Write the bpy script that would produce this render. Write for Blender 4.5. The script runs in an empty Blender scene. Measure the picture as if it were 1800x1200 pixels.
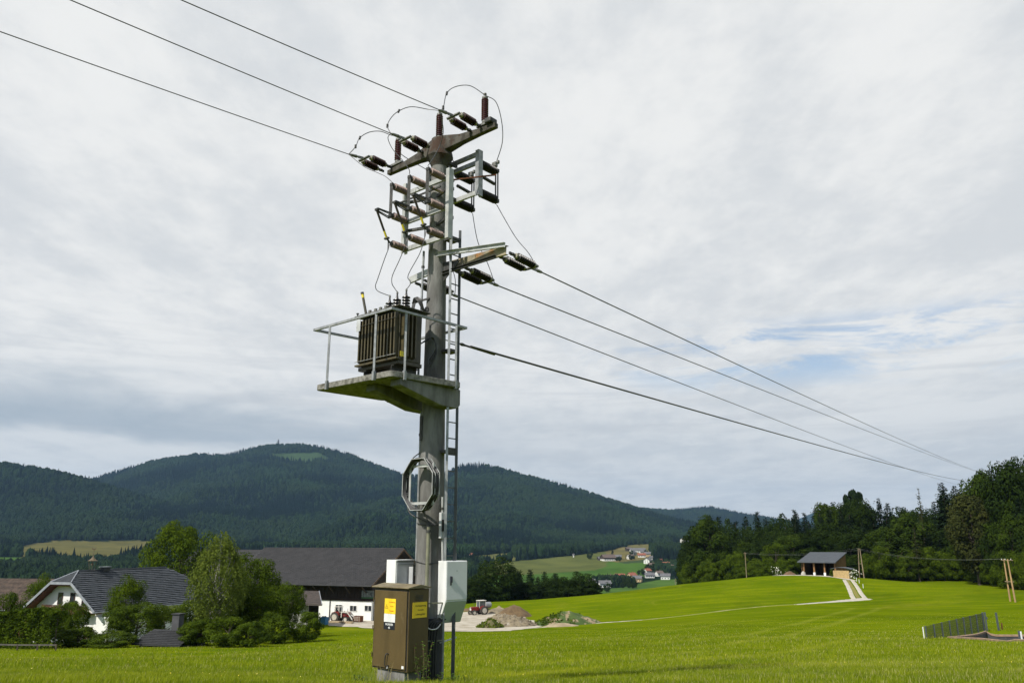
import bpy, math, random
import numpy as np
from mathutils import Vector, Matrix
from mathutils.bvhtree import BVHTree
random.seed(7); rng = np.random.default_rng(7)
C = bpy.context.scene.collection
scene = bpy.context.scene
# ------------------------------------------------------------------ camera (eye at world origin, ground about 1.6 m below)
TH = math.atan(.25); cT, sT = math.cos(TH), math.sin(TH); FPX = 1400.0
cam = bpy.data.cameras.new('camera'); cam.sensor_width = 36; cam.lens = 28.0; cam.clip_start = .1; cam.clip_end = 40000
camo = bpy.data.objects.new('camera', cam); C.objects.link(camo)
camo.rotation_euler = (math.pi/2 + TH, 0, 0); scene.camera = camo
# ------------------------------------------------------------------ light
SUN_EL = math.radians(44)
sh = Vector((-.68, -.735, 0)).normalized()
SUN = Vector((sh.x*math.cos(SUN_EL), sh.y*math.cos(SUN_EL), math.sin(SUN_EL)))
sl = bpy.data.lights.new('sun', 'SUN'); sl.energy = 5.0; sl.angle = math.radians(.6); sl.color = (1, .95, .86)
slo = bpy.data.objects.new('sun', sl); C.objects.link(slo); slo.rotation_euler = SUN.to_track_quat('Z', 'Y').to_euler()
slo.location = (0, 0, 60)
scene.view_settings.view_transform = 'Standard'; scene.view_settings.look = 'None'
scene.view_settings.exposure = 0; scene.view_settings.gamma = 1; scene.view_settings.use_curve_mapping = False
scene.cycles.use_denoising = True
scene.cycles.max_bounces = 6; scene.cycles.volume_bounces = 0; scene.cycles.transparent_max_bounces = 8

class NT:                                   # small node helper
    def __init__(s, nt): s.nt = nt; s.nt.nodes.clear()
    def n(s, t, **k):
        nd = s.nt.nodes.new(t)
        for a, v in k.items():
            if a == 'ins':
                for i, x in v.items():
                    if isinstance(x, bpy.types.NodeSocket): s.nt.links.new(x, nd.inputs[i])
                    else: nd.inputs[i].default_value = x
            else: setattr(nd, a, v)
        return nd
    def m(s, op, a, b=0.0, c=None, clamp=False):
        d = {0: a, 1: b}
        if c is not None: d[2] = c
        return s.n('ShaderNodeMath', operation=op, use_clamp=clamp, ins=d).outputs[0]
    def mr(s, v, a, b, c=0.0, d=1.0, smooth=True):
        nd = s.n('ShaderNodeMapRange', interpolation_type='SMOOTHSTEP' if smooth else 'LINEAR',
                 ins={0: v, 1: a, 2: b, 3: c, 4: d})
        return nd.outputs[0]
    def mix(s, f, a, b):
        nd = s.n('ShaderNodeMix', data_type='RGBA')
        for i, x in ((0, f), (6, a), (7, b)):
            if isinstance(x, bpy.types.NodeSocket): s.nt.links.new(x, nd.inputs[i])
            else: nd.inputs[i].default_value = x if i == 0 else (*x, 1)
        return nd.outputs[2]
    def noise(s, vec, scale, detail=4, rough=.55, dist=0.0):
        return s.n('ShaderNodeTexNoise', ins={0: vec, 2: scale, 3: detail, 4: rough, 8: dist}).outputs[0]

# ------------------------------------------------------------------ sky: Nishita with a procedural cloud deck
world = bpy.data.worlds.new('World'); scene.world = world; world.use_nodes = True
N = NT(world.node_tree)
tc = N.n('ShaderNodeTexCoord').outputs['Generated']
sx = N.n('ShaderNodeSeparateXYZ', ins={0: tc}); X_, Y_, Z_ = sx.outputs
sky = N.n('ShaderNodeTexSky', sky_type='NISHITA', sun_disc=False)
sky.sun_elevation = SUN_EL; sky.sun_rotation = math.atan2(SUN.x, SUN.y)
bgs = N.n('ShaderNodeBackground', ins={0: sky.outputs[0], 1: .13})
zc = N.m('MAXIMUM', Z_, 0.0)
den = N.m('ADD', zc, .11)
uv = N.n('ShaderNodeCombineXYZ', ins={0: N.m('DIVIDE', X_, den), 1: N.m('DIVIDE', Y_, den), 2: 0.0}).outputs[0]
big = N.noise(uv, .85, 5, .55, .3)
uv2 = N.n('ShaderNodeMapping', ins={0: uv, 2: (0, 0, .25), 3: (1.0, .72, 1)}).outputs[0]
mid = N.noise(uv2, 2.6, 6, .62, .15)
rip = N.noise(N.n('ShaderNodeMapping', ins={0: uv, 2: (0, 0, .5), 3: (1.0, .40, 1)}).outputs[0], 4.5, 5, .6, .15)
fine = N.noise(uv2, 7.0, 7, .66, .1)
v = N.m('ADD', N.m('MULTIPLY', big, .36), N.m('ADD', N.m('MULTIPLY', mid, .28), N.m('ADD', N.m('MULTIPLY', rip, .18), N.m('MULTIPLY', fine, .18))))
t = N.mr(v, .41, .56)
cloud = N.mix(t, (.70, .725, .745), (.88, .885, .875))
# cloud base gets greyer towards the horizon, darkest on the left where a rain-dark bank lies
wob = N.noise(N.n('ShaderNodeMapping', ins={0: tc, 3: (1.6, 1.6, 7)}).outputs[0], 2.2, 5, .55, .4)
zw = N.m('ADD', Z_, N.m('MULTIPLY', N.m('SUBTRACT', wob, .5), .12))
low = N.mr(zw, .235, .10)
cloud = N.mix(N.m('MULTIPLY', low, .34), cloud, (.50, .565, .625))
az = N.m('DIVIDE', X_, N.m('MAXIMUM', Y_, .05))
bank = N.m('MULTIPLY', N.m('MULTIPLY', N.mr(zw, .095, .125), N.mr(zw, .19, .14)), N.mr(az, .20, -.45))
cloud = N.mix(N.m('MULTIPLY', bank, .62), cloud, (.29, .375, .46))
streak = N.noise(N.n('ShaderNodeMapping', ins={0: tc, 3: (1.5, 1.5, 26)}).outputs[0], 2.0, 4, .55, .2)
cloud = N.mix(N.m('MULTIPLY', N.m('MULTIPLY', N.mr(streak, .5, .68), N.mr(Z_, .28, .18)), .5), cloud, (.60, .63, .66))
bgc = N.n('ShaderNodeBackground', ins={0: cloud, 1: 1.0})
gapn = N.noise(N.n('ShaderNodeMapping', ins={0: tc, 3: (1.5, 1.5, 6)}).outputs[0], 4.2, 6, .65, .4)
gap = N.m('MULTIPLY', N.m('MULTIPLY', N.mr(Z_, .165, .205), N.mr(Z_, .265, .235)), N.m('MULTIPLY', N.mr(az, .02, .3), N.mr(gapn, .46, .62)))
gap = N.m('MULTIPLY', gap, .75)
# the deck breaks up behind the camera, where the sun comes through
openn = N.noise(uv, 1.3, 5, .6, .3)
gap = N.m('MAXIMUM', gap, N.m('MULTIPLY', N.mr(Y_, -.02, -.35), N.mr(openn, .36, .50)))
ms = N.n('ShaderNodeMixShader', ins={0: gap, 1: bgc.outputs[0], 2: bgs.outputs[0]})
N.n('ShaderNodeOutputWorld', ins={0: ms.outputs[0]})

# ------------------------------------------------------------------ helpers
def ray(px, py):
    cx = (px-900)/FPX; cz = (600-py)/FPX
    return Vector((cx, cT-cz*sT, sT+cz*cT))
def P(px, py, Y): r = ray(px, py); return r*(Y/r.y)
def proj(x, y, z):
    d = y*cT+z*sT; return 900+FPX*x/d, 600-FPX*(z*cT-y*sT)/d
MATS = {}
def mat(name, c1, c2=None, scale=3.0, rough=.7, bump=0.0, bscale=None, metal=0.0, detail=5, c3=None, c3scale=.6, c3thr=(.55, .7), stretch=(1, 1, 1), spec=.5, trans=0.0):
    if name in MATS: return MATS[name]
    m = bpy.data.materials.new(name); m.use_nodes = True; n = NT(m.node_tree)
    pos = n.n('ShaderNodeNewGeometry').outputs['Position']
    mp = n.n('ShaderNodeMapping', ins={0: pos, 3: stretch}).outputs[0]
    col = c1
    c2 = c2 or tuple(x*.8 for x in c1)
    f = n.mr(n.noise(mp, scale, detail), .35, .65)
    col = n.mix(f, c1, c2)
    if c3: col = n.mix(n.mr(n.noise(mp, c3scale, 6, .65), *c3thr), col, c3)
    b = n.n('ShaderNodeBsdfPrincipled', ins={'Base Color': col, 'Roughness': rough, 'Metallic': metal, 'Specular IOR Level': spec})
    if bump:
        bp = n.n('ShaderNodeBump', ins={'Strength': bump, 'Distance': .02, 'Height': n.noise(mp, bscale or scale*4, 5)})
        n.nt.links.new(bp.outputs[0], b.inputs['Normal'])
    out = b.outputs[0]
    if trans:
        tr = n.n('ShaderNodeBsdfTranslucent', ins={0: col})
        out = n.n('ShaderNodeMixShader', ins={0: trans, 1: out, 2: tr.outputs[0]}).outputs[0]
    n.n('ShaderNodeOutputMaterial', ins={0: out})
    MATS[name] = m; return m

def npmesh(name, verts, faces, mats, smooth=False, attr=None):
    """verts (n,3); faces: array (m,k) or list of such arrays"""
    me = bpy.data.meshes.new(name)
    verts = np.asarray(verts, dtype=np.float32)
    fl = faces if isinstance(faces, list) else [faces]
    fl = [np.asarray(f, dtype=np.int32) for f in fl if len(f)]
    me.vertices.add(len(verts)); me.vertices.foreach_set('co', verts.ravel())
    nl = sum(f.size for f in fl); npoly = sum(len(f) for f in fl)
    me.loops.add(nl); me.polygons.add(npoly)
    me.loops.foreach_set('vertex_index', np.concatenate([f.ravel() for f in fl]))
    tot = np.concatenate([np.full(len(f), f.shape[1], dtype=np.int32) for f in fl])
    st = np.concatenate([[0], np.cumsum(tot)[:-1]]).astype(np.int32)
    me.polygons.foreach_set('loop_start', st); me.polygons.foreach_set('loop_total', tot)
    if smooth: me.polygons.foreach_set('use_smooth', np.ones(npoly, dtype=bool))
    me.update(calc_edges=True)
    for m in (mats if isinstance(mats, (list, tuple)) else [mats]): me.materials.append(m)
    if attr is not None:
        a = me.attributes.new('col', 'FLOAT_COLOR', 'POINT')
        a.data.foreach_set('color', np.asarray(attr, dtype=np.float32).ravel())
    return me

ORG = {}
def tag(o, label=None, cat=None, group=None, kind=None):
    if label: o['label'] = label
    if cat: o['category'] = cat
    if group: o['group'] = group
    if kind: o['kind'] = kind
    return o
def thing(name, label, cat, loc, group=None):
    o = bpy.data.objects.new(name, None); C.objects.link(o); o.location = loc; o.empty_display_size = .3
    ORG[o.name] = Vector(loc); return tag(o, label, cat, group)
def link(name, me, parent=None, loc=None):
    o = bpy.data.objects.new(name, me); C.objects.link(o)
    if parent is not None: o.parent = parent; ORG[o.name] = ORG[parent.name]
    elif loc is not None: o.location = loc
    return o
def copy_tree(o, parent=None):
    c = o.copy(); C.objects.link(c)
    if parent is not None: c.parent = parent
    for ch in o.children: copy_tree(ch, c)
    return c

class MB:
    def __init__(s): s.v = []; s.f = []
    def add(s, vs, fs):
        k = len(s.v); s.v += [Vector(v) for v in vs]; s.f += [tuple(i+k for i in f) for f in fs]; return s
    def hexa(s, p):      # 8 corners: bottom 4 ccw, top 4 ccw
        return s.add(p, [(3, 2, 1, 0), (4, 5, 6, 7), (0, 1, 5, 4), (1, 2, 6, 5), (2, 3, 7, 6), (3, 0, 4, 7)])
    def box(s, c, size, ax=None):
        ax = ax or (Vector((1, 0, 0)), Vector((0, 1, 0)), Vector((0, 0, 1)))
        c = Vector(c); d = [Vector(a)*(k/2) for a, k in zip(ax, size)]
        return s.hexa([c+d[0]*i+d[1]*j+d[2]*k for k in (-1, 1) for i, j in ((-1, -1), (1, -1), (1, 1), (-1, 1))])
    def bar(s, p0, p1, w, h, up=(0, 0, 1)):     # rectangular bar from p0 to p1
        p0, p1 = Vector(p0), Vector(p1); d = (p1-p0); L = d.length; d = d/L
        side = d.cross(Vector(up))
        if side.length < 1e-3: side = d.cross(Vector((1, 0, 0)))
        side.normalize(); u2 = side.cross(d)
        return s.box((p0+p1)/2, (L, w, h), (d, side, u2))
    def channel(s, p0, p1, w, h, t=.008, up=(0, 0, 1), open_side=1):   # U profile
        p0, p1 = Vector(p0), Vector(p1); d = (p1-p0); L = d.length; d = d/L
        side = d.cross(Vector(up)).normalized(); u2 = side.cross(d); c = (p0+p1)/2
        s.box(c-side*open_side*(w/2-t/2), (L, t, h), (d, side, u2))
        for k in (-1, 1): s.box(c+u2*k*(h/2-t/2)+side*open_side*(t/2+.0005), (L, w-t-.001, t), (d, side, u2))
        return s
    def rings(s, pts, rads, seg=10, cap=True, ref=None):
        pts = [Vector(p) for p in pts]; k0 = len(s.v); prev = None
        for i, p in enumerate(pts):
            d = (pts[min(i+1, len(pts)-1)]-pts[max(i-1, 0)])
            if d.length < 1e-9: d = Vector((0, 0, 1))
            d.normalize()
            if prev is None:
                a = d.cross(Vector((0, 0, 1)));
                if a.length < 1e-2: a = d.cross(Vector((1, 0, 0)))
            else: a = prev-d*prev.dot(d)
            a.normalize(); prev = a; b = d.cross(a)
            for j in range(seg):
                t = 2*math.pi*j/seg; s.v.append(p+(a*math.cos(t)+b*math.sin(t))*rads[i])
            if i:
                for j in range(seg):
                    q = k0+(i-1)*seg; s.f.append((q+j, q+(j+1) % seg, q+seg+(j+1) % seg, q+seg+j))
        if cap:
            s.f.append(tuple(k0+j for j in range(seg))[::-1]); q = k0+(len(pts)-1)*seg
            s.f.append(tuple(q+j for j in range(seg)))
        return s
    def tube(s, pts, r, seg=8, cap=True): return s.rings(pts, [r]*len(pts), seg, cap)
    def lathe(s, p0, p1, prof, seg=12):      # prof: (distance, radius) along p0->p1
        p0, p1 = Vector(p0), Vector(p1); d = (p1-p0).normalized(); k0 = len(s.v)
        a = d.cross(Vector((0, 0, 1)))
        if a.length < 1e-2: a = d.cross(Vector((1, 0, 0)))
        a.normalize(); b = d.cross(a)
        for i, (t, r) in enumerate(prof):
            for j in range(seg):
                q = 2*math.pi*j/seg; s.v.append(p0+d*t+(a*math.cos(q)+b*math.sin(q))*max(r, 1e-4))
            if i:
                for j in range(seg):
                    q = k0+(i-1)*seg; s.f.append((q+j, q+(j+1) % seg, q+seg+(j+1) % seg, q+seg+j))
        s.f.append(tuple(k0+j for j in range(seg))[::-1]); q = k0+(len(prof)-1)*seg
        s.f.append(tuple(q+j for j in range(seg)))
        return s
    def prism(s, poly, d):                   # planar polygon extruded by vector d
        n = len(poly); poly = [Vector(p) for p in poly]; d = Vector(d)
        return s.add(poly+[p+d for p in poly], [tuple(range(n))[::-1], tuple(range(n, 2*n))]+[(i, (i+1) % n, n+(i+1) % n, n+i) for i in range(n)])
    def build(s, name, m, parent=None, loc=None, smooth=False, bevel=0):
        o = Vector(loc) if loc is not None else (ORG[parent.name] if parent is not None else Vector((0, 0, 0)))
        me = bpy.data.meshes.new(name); me.from_pydata([v-o for v in s.v], [], s.f); me.materials.append(m)
        me.update()
        if smooth:
            me.polygons.foreach_set('use_smooth', [True]*len(me.polygons))
            try: me.set_sharp_from_angle(angle=math.radians(40))
            except Exception: pass
        ob = link(name, me, parent, loc)
        if bevel:
            bv = ob.modifiers.new('bevel', 'BEVEL'); bv.width = bevel; bv.segments = 2; bv.limit_method = 'ANGLE'
        return ob
def smooth_path(pts, n=8):       # Catmull-Rom
    pts = [Vector(p) for p in pts]; out = []
    for i in range(len(pts)-1):
        p0 = pts[max(i-1, 0)]; p1 = pts[i]; p2 = pts[i+1]; p3 = pts[min(i+2, len(pts)-1)]
        for k in range(n):
            t = k/n
            out.append(.5*((2*p1)+(p2-p0)*t+(2*p0-5*p1+4*p2-p3)*t*t+(3*p1-p0-3*p2+p3)*t**3))
    out.append(pts[-1]); return out
# ------------------------------------------------------------------ terrain
def ratio(py): cz = (600-py)/FPX; return (sT+cz*cT)/(cT-cz*sT)
near_pts = [(0,1200,10.5),(450,1200,10.8),(900,1200,11),(1350,1200,10.8),(1800,1200,10.5),(760,1213,14.2),(690,1212,13.2),
 (0,1141,74),(150,1147,68),(300,1159,60),(450,1150,66),(560,1141,66),(640,1135,62),(0,1165,30),(300,1172,30),(600,1165,32),
 (565,1094,138),(700,1104,126),(850,1108,125),(640,1089,140),(760,1085,152),(120,1128,106),(300,1122,112),(450,1112,120),(-200,1132,100),(0,1120,125),
 (930,1081,160),(820,1062,208),(935,1060,218),(1055,1053,232),(1140,1044,238),(1205,1033,245),(1312,1017,212),(1400,1010,192),(1475,1015,184),
 (1520,1017,200),(1620,1023,204),(1700,1021,202),(1780,1026,190),(1900,1020,190),(1000,1100,130),(1130,1090,136),(1260,1075,143),(1380,1062,150),(1475,1056,156),(1523,1052,158),
 (1629,1123,70),(1733,1109,86),(1800,1120,74),(1000,1150,42),(1200,1135,52),(1400,1125,58),(1600,1140,45),(1800,1150,38),(1300,1092,105),(1500,1085,105),(1650,1075,118),(1780,1057,142),(1900,1070,120),(800,1150,42),(820,1125,80),(1000,1125,75),
 (640,1110,105),(1950,1150,38)]
pts = [tuple(P(*q)) for q in near_pts]
pts += [(0,0,-1.6),(5,0,-1.65),(-5,0,-1.55),(0,4,-1.62),(20,-20,-.8),(-20,-20,-.8),(0,-60,1),(60,-40,1),(-60,-40,1),(60,10,-2.5),(-60,10,-2.5),(120,40,-3),(-120,40,-6),
        (-90,160,-17),(-110,240,-32),(-40,330,-50),(30,330,-44),(80,330,-34),(130,330,-16),(190,330,-6),(240,260,-2),(230,180,-4),(-40,200,-19),(-80,200,-24),(150,120,-5)]
pts = np.array(pts); S = 100.0
A_ = pts[:, :2]/S
def tphi(r2): return .5*r2*np.log(r2+1e-9)
K = tphi(((A_[:, None]-A_[None])**2).sum(-1)) + np.eye(len(A_))*2e-4
Pm = np.c_[np.ones(len(A_)), A_]
Msys = np.block([[K, Pm], [Pm.T, np.zeros((3, 3))]])
coef = np.linalg.solve(Msys, np.r_[pts[:, 2], np.zeros(3)])
def znear(x, y):
    out = np.zeros(x.shape); q = np.stack([x, y], -1).reshape(-1, 2)/S; res = np.empty(len(q))
    for i in range(0, len(q), 20000):
        d = ((q[i:i+20000, None]-A_[None])**2).sum(-1)
        res[i:i+20000] = tphi(d)@coef[:-3]+coef[-3]+q[i:i+20000]@coef[-2:]
    return res.reshape(x.shape)
def sstep(t): t = np.clip(t, 0, 1); return t*t*(3-2*t)
# value noise in numpy
_tab = rng.random((256, 256))
def vnoise(x, y):
    xi = np.floor(x).astype(int); yi = np.floor(y).astype(int); fx = x-xi; fy = y-yi; fx = fx*fx*(3-2*fx); fy = fy*fy*(3-2*fy)
    g = lambda a, b: _tab[a & 255, b & 255]
    return (g(xi, yi)*(1-fx)+g(xi+1, yi)*fx)*(1-fy)+(g(xi, yi+1)*(1-fx)+g(xi+1, yi+1)*fx)*fy
def fbm(x, y, o=4):
    r = 0; a = .5
    for i in range(o): r = r+a*(vnoise(x+i*17.3, y+i*9.1)-.5); x = x*2.03; y = y*2.03; a *= .5
    return r
FLOORR = [0, 450, 650, 870, 1100, 1400, 1900, 2600, 4000, 12000]; FLOORZ = [-48, -46, -42, -46, -44, -33, -19, 4, 20, 40]
RIDGES = [  # crest pixels, crest distance, front length, back length, gully size
 ('A', [(-420,760),(-200,790),(-60,806),(0,812),(50,819),(100,828),(150,840),(200,856),(260,872),(320,890),(400,908),(520,930),(640,965)], 2700, 950, 900, 45),
 ('B', [(-200,900),(60,880),(150,842),(200,826),(270,806),(340,795),(400,796),(430,787),(460,781),(490,778),(530,778),(570,783),(620,797),(660,813),(700,828),(760,850),(900,880)], 4300, 2300, 1500, 130),
 ('C', [(560,870),(640,850),(700,834),(780,829),(810,815),(845,812),(880,820),(930,834),(1000,852),(1060,871),(1130,893),(1200,915),(1300,950)], 3700, 1750, 1200, 100),
 ('D', [(960,900),(1050,892),(1130,890),(1180,893),(1250,887),(1300,898),(1350,906),(1500,930),(1700,930)], 5400, 1800, 1200, 110),
 ('E', [(1340,925),(1400,906),(1430,894),(1462,893),(1500,904),(1560,915),(1800,920),(2200,900)], 9800, 2200, 1500, 60),
 ('F', [(500,965),(530,946),(560,931),(600,911),(650,902),(700,904),(760,917),(820,930),(900,950)], 2150, 420, 400, 12),
 ('G', [(840,930),(900,921),(960,908),(1010,896),(1060,889),(1110,898),(1180,921),(1250,945),(1350,960)], 2900, 800, 600, 45),
 ('H', [(720,950),(760,930),(850,930),(950,940),(1030,950),(1080,961),(1130,972)], 2250, 380, 400, 10),
]
RD = []
for nm, cr, Yc, L, Bk, gu in RIDGES:
    cr = [(cr[0][0]-250, 985)]*(nm in 'CDEFGH')+cr+[(cr[-1][0]+160, 985)]
    q = [P(px, py+5, Yc) for px, py in cr]
    ph = np.array([math.atan2(v.x, v.y) for v in q]); zz = np.array([v.z for v in q])
    RD.append((ph, zz-8, Yc, L, Bk, gu))
def H(x, y):
    x = np.asarray(x, float); y = np.asarray(y, float)
    r = np.hypot(x, y); phi = np.arctan2(x, y)
    zn = znear(np.clip(x, -260, 260), np.clip(y, -80, 330))
    fl = np.interp(r, FLOORR, FLOORZ)+fbm(x/300, y/300)*14*sstep((r-500)/500)
    w = sstep((r-255-70*sstep((phi-.25)/.2))/150)
    z = zn*(1-w)+fl*w
    z = z + fbm(x/14, y/14, 3)*.35*sstep((r-12)/60)*(1-w)
    for ph, zz, Yc, L, Bk, gu in RD:
        crest = np.interp(phi, ph, zz)
        rc = Yc/np.maximum(np.cos(phi), .5)
        # wiggle of the crest line distance gives spurs
        sp = fbm(phi*14+Yc, phi*0+Yc*.01, 3)*L*.35
        t = (r-(rc-L+sp*(1-np.clip((r-(rc-L))/L, 0, 1))))/L
        front = np.clip(t, 0, 1); tt = front**1.15*(1-.18*np.sin(front*math.pi))
        back = sstep((r-rc)/Bk)
        bump = fbm(x/(gu*6+60), y/(gu*6+60), 5)*gu*1.8*np.sin(np.clip(front, 0, 1)*math.pi)
        zr = fl-15+(crest-fl+15)*tt+bump
        zr = zr-(zr-fl)*back
        z = np.where((r > rc-L-200) & (crest > fl-20), np.maximum(z, zr), z)
    return z
# fields in the valley (crop colours belong to the ground)
FIELDS = [([(26,962),(60,955),(100,950),(180,951),(240,949),(268,951),(262,975),(200,992),(140,995),(40,985)], (.125,.115,.035)),
 ([(-160,979),(48,979),(46,1003),(-160,1008)], (.055,.11,.022)),
 ([(420,962),(455,953),(505,955),(515,966),(420,972)], (.075,.125,.03)),
 ([(895,987),(1000,977),(1065,969),(1068,994),(1045,1002),(950,1008),(840,1012),(830,1000)], (.105,.120,.035)),
 ([(1063,994),(1060,985),(1100,990),(1145,988),(1142,1012),(1050,1018),(1010,1036),(850,1040),(840,1012),(950,1006)], (.062,.125,.022)),
 ([(1000,982),(1010,977),(1065,968),(1095,960),(1118,963),(1140,972),(1140,982),(1060,990)], (.16,.14,.05)),
 ([(1095,958),(1150,955),(1162,968),(1130,972)], (.14,.13,.045)),
 ([(1165,963),(1190,953),(1215,945),(1260,942),(1300,960),(1260,975),(1210,972)], (.13,.14,.04)),
 ([(1030,1070),(1043,1036),(1090,1033),(1130,1024),(1165,1017),(1240,1019),(1320,1030),(1320,1090),(1030,1090)], (.072,.135,.028)),
 ([(845,975),(905,971),(905,985),(850,993),(780,985)], (.12,.125,.04)),
 ([(1085,990),(1090,974),(1100,964),(1120,962),(1144,968),(1150,984),(1150,998),(1140,1000)], (.05,.075,.03)),
 ([(475,797),(560,795),(585,808),(530,812),(480,806)], (.05,.085,.03)),
]
def inpoly(px, py, poly):
    ins = np.zeros(px.shape, bool); n = len(poly)
    for i in range(n):
        x1, y1 = poly[i]; x2, y2 = poly[(i+1) % n]
        if y1 == y2: continue
        c = ((y1 > py) != (y2 > py)) & (px < (x2-x1)*(py-y1)/(y2-y1)+x1); ins ^= c
    return ins
def fieldmask(x, y, z):
    d = np.maximum(y*cT+z*sT, 1e-3); px = 900+FPX*x/d+fbm(x/60, y/60, 3)*6; py = 600-FPX*(z*cT-y*sT)/d+fbm(x/50+9, y/50, 3)*2
    idx = np.full(x.shape, -1)
    for i, (poly, c) in enumerate(FIELDS):
        m = inpoly(px, py, poly) & (y > 420) & ((y < 2600) | (i == 11)); idx[m & (idx < 0)] = i
    return idx
rows = [.6, 2, 3.5]; r_ = 5.0
while r_ < 10900:
    rows.append(r_); r_ *= 1.03 if r_ < 60 else 1.012 if r_ < 420 else 1.006 if r_ < 2600 else 1.014
rows = np.array(rows)
ph = np.concatenate([np.linspace(-math.pi, -.72, 26)[:-1], np.arange(-.72, .7201, .0026), np.linspace(.72, math.pi, 26)[1:]])
RR, PP = np.meshgrid(rows, ph, indexing='ij')
gx, gy = RR*np.sin(PP), RR*np.cos(PP)
gz = H(gx, gy)
# sunken basin behind the mesh fence on the right
BAS = [P(1668,1128,74), P(1733,1107,86), P(1815,1109,84), P(1900,1150,66), P(1760,1150,64)]
def basin_sd(x, y):
    d = np.full(np.shape(x), 1e9); n = len(BAS)
    for i in range(n):
        a, b = BAS[i], BAS[(i+1) % n]; ex, ey = b.x-a.x, b.y-a.y; L = math.hypot(ex, ey)
        d = np.minimum(d, -((x-a.x)*(-ey)+(y-a.y)*ex)/L)
    return d      # positive inside (clockwise polygon)
bsd = basin_sd(gx, gy)
gz = gz-2.4*sstep((bsd+.15)/.9)
idx = fieldmask(gx, gy, gz)
col = np.zeros(gx.shape+(4,)); col[..., 3] = 0
for i, (p, c) in enumerate(FIELDS): col[idx == i] = (c[0]*.85, c[1]*.85, c[2]*.95, 1)  # crop colours dimmed a little, cloud shade put into the colour
_YN = np.arange(12, 260, 1.0)
def PN(px, py):
    rr = ray(px, py); xs = rr.x/rr.y*_YN; zs = rr.z/rr.y*_YN; k = np.nonzero(zs < H(xs, _YN))[0]; i = k[0] if len(k) else -1; return (xs[i], _YN[i])
STREAK = [smooth_path([Vector((*PN(*q), 0)) for q in l], 8) for l in (
 [(1130, 1134), (1250, 1121), (1350, 1106), (1420, 1091), (1465, 1079), (1500, 1068)], [(1190, 1140), (1300, 1129), (1400, 1113), (1470, 1096), (1510, 1082), (1545, 1068)],
 [(830, 1178), (960, 1166), (1100, 1155), (1240, 1143)], [(860, 1195), (1000, 1180), (1150, 1168), (1300, 1155), (1420, 1140), (1520, 1122)], [(980, 1124), (1120, 1113), (1240, 1101), (1340, 1088)])]
def streak(x, y):
    out = np.zeros(np.shape(x)); m = (np.hypot(x, y) < 260) & (y > 8)
    if not m.any(): return out
    X0, Y0 = x[m], y[m]; best = np.full(X0.shape, 1e9)
    for L_ in STREAK:
        for a, b in zip(L_[:-1], L_[1:]):
            ex, ey = b.x-a.x, b.y-a.y; t = np.clip(((X0-a.x)*ex+(Y0-a.y)*ey)/(ex*ex+ey*ey), 0, 1); best = np.minimum(best, np.hypot(X0-a.x-ex*t, Y0-a.y-ey*t))
    out[m] = np.exp(-(best/.55)**2)*(.55+1.2*fbm(X0/3, Y0/3, 3)); return np.clip(out, 0, 1)
_sk = streak(gx, gy); _m = (RR < 260) & (_sk > .02); col[_m] = np.stack([np.full(_m.sum(), .21), np.full(_m.sum(), .235), np.full(_m.sum(), .03), _sk[_m]*.75], -1)
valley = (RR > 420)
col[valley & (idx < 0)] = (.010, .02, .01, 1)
nr, nc = gx.shape
I = np.arange(nr*nc).reshape(nr, nc)
quads = np.stack([I[:-1, :-1], I[1:, :-1], I[1:, 1:], I[:-1, 1:]], -1).reshape(-1, 4)[:, ::-1]
def ground_mat():
    m = bpy.data.materials.new('meadow_ground'); m.use_nodes = True; n = NT(m.node_tree)
    pos = n.n('ShaderNodeNewGeometry').outputs['Position']
    at = n.n('ShaderNodeAttribute', attribute_name='col')
    a = n.mix(n.mr(n.noise(pos, .045, 5, .6), .35, .65), (.078, .122, .002), (.118, .160, .003))
    a = n.mix(n.m('MULTIPLY', n.mr(n.noise(n.n('ShaderNodeMapping', ins={0: pos, 2: (0, 0, .35), 3: (.35, 2.2, 1)}).outputs[0], .22, 4, .6), .45, .64), .75), a, (.165, .195, .003))
    a = n.mix(n.m('MULTIPLY', n.mr(n.noise(pos, 2.6, 4, .7), .42, .70), .6), a, (.055, .10, .006))
    a = n.mix(n.m('MULTIPLY', n.mr(n.noise(pos, .6, 5, .7), .54, .72), .35), a, (.15, .13, .025))
    a = n.mix(n.m('MULTIPLY', n.mr(n.noise(pos, .028, 6, .7, .6), .50, .66), .6), a, (.056, .084, .003))
    a = n.mix(n.m('MULTIPLY', n.mr(n.noise(pos, .055, 5, .7, .9), .56, .70), .5), a, (.19, .19, .02))
    fcol = n.mix(.5, at.outputs[0], at.outputs[0])
    fv = n.n('ShaderNodeMix', data_type='RGBA', blend_type='MULTIPLY')
    n.nt.links.new(at.outputs[0], fv.inputs[6]); fv.inputs[0].default_value = 1
    n.nt.links.new(n.mix(n.mr(n.noise(pos, .02, 5, .65), .3, .7), (.75, .78, .8), (1.15, 1.12, 1.05)), fv.inputs[7])
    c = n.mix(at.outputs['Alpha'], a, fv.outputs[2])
    bp = n.n('ShaderNodeBump', ins={'Strength': .6, 'Distance': .12, 'Height': n.noise(pos, 3.2, 5, .7)})
    b = n.n('ShaderNodeBsdfPrincipled', ins={'Base Color': c, 'Roughness': .9, 'Specular IOR Level': .0, 'Normal': bp.outputs[0]})
    n.n('ShaderNodeOutputMaterial', ins={0: b.outputs[0]}); return m
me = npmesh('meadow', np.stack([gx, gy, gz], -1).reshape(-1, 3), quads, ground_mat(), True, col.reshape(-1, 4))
tag(link('meadow', me), 'bright green hay meadow falling away into the wooded valley', kind='structure')
sel = (RR[:-1, :-1] < 450).reshape(-1)
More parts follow.
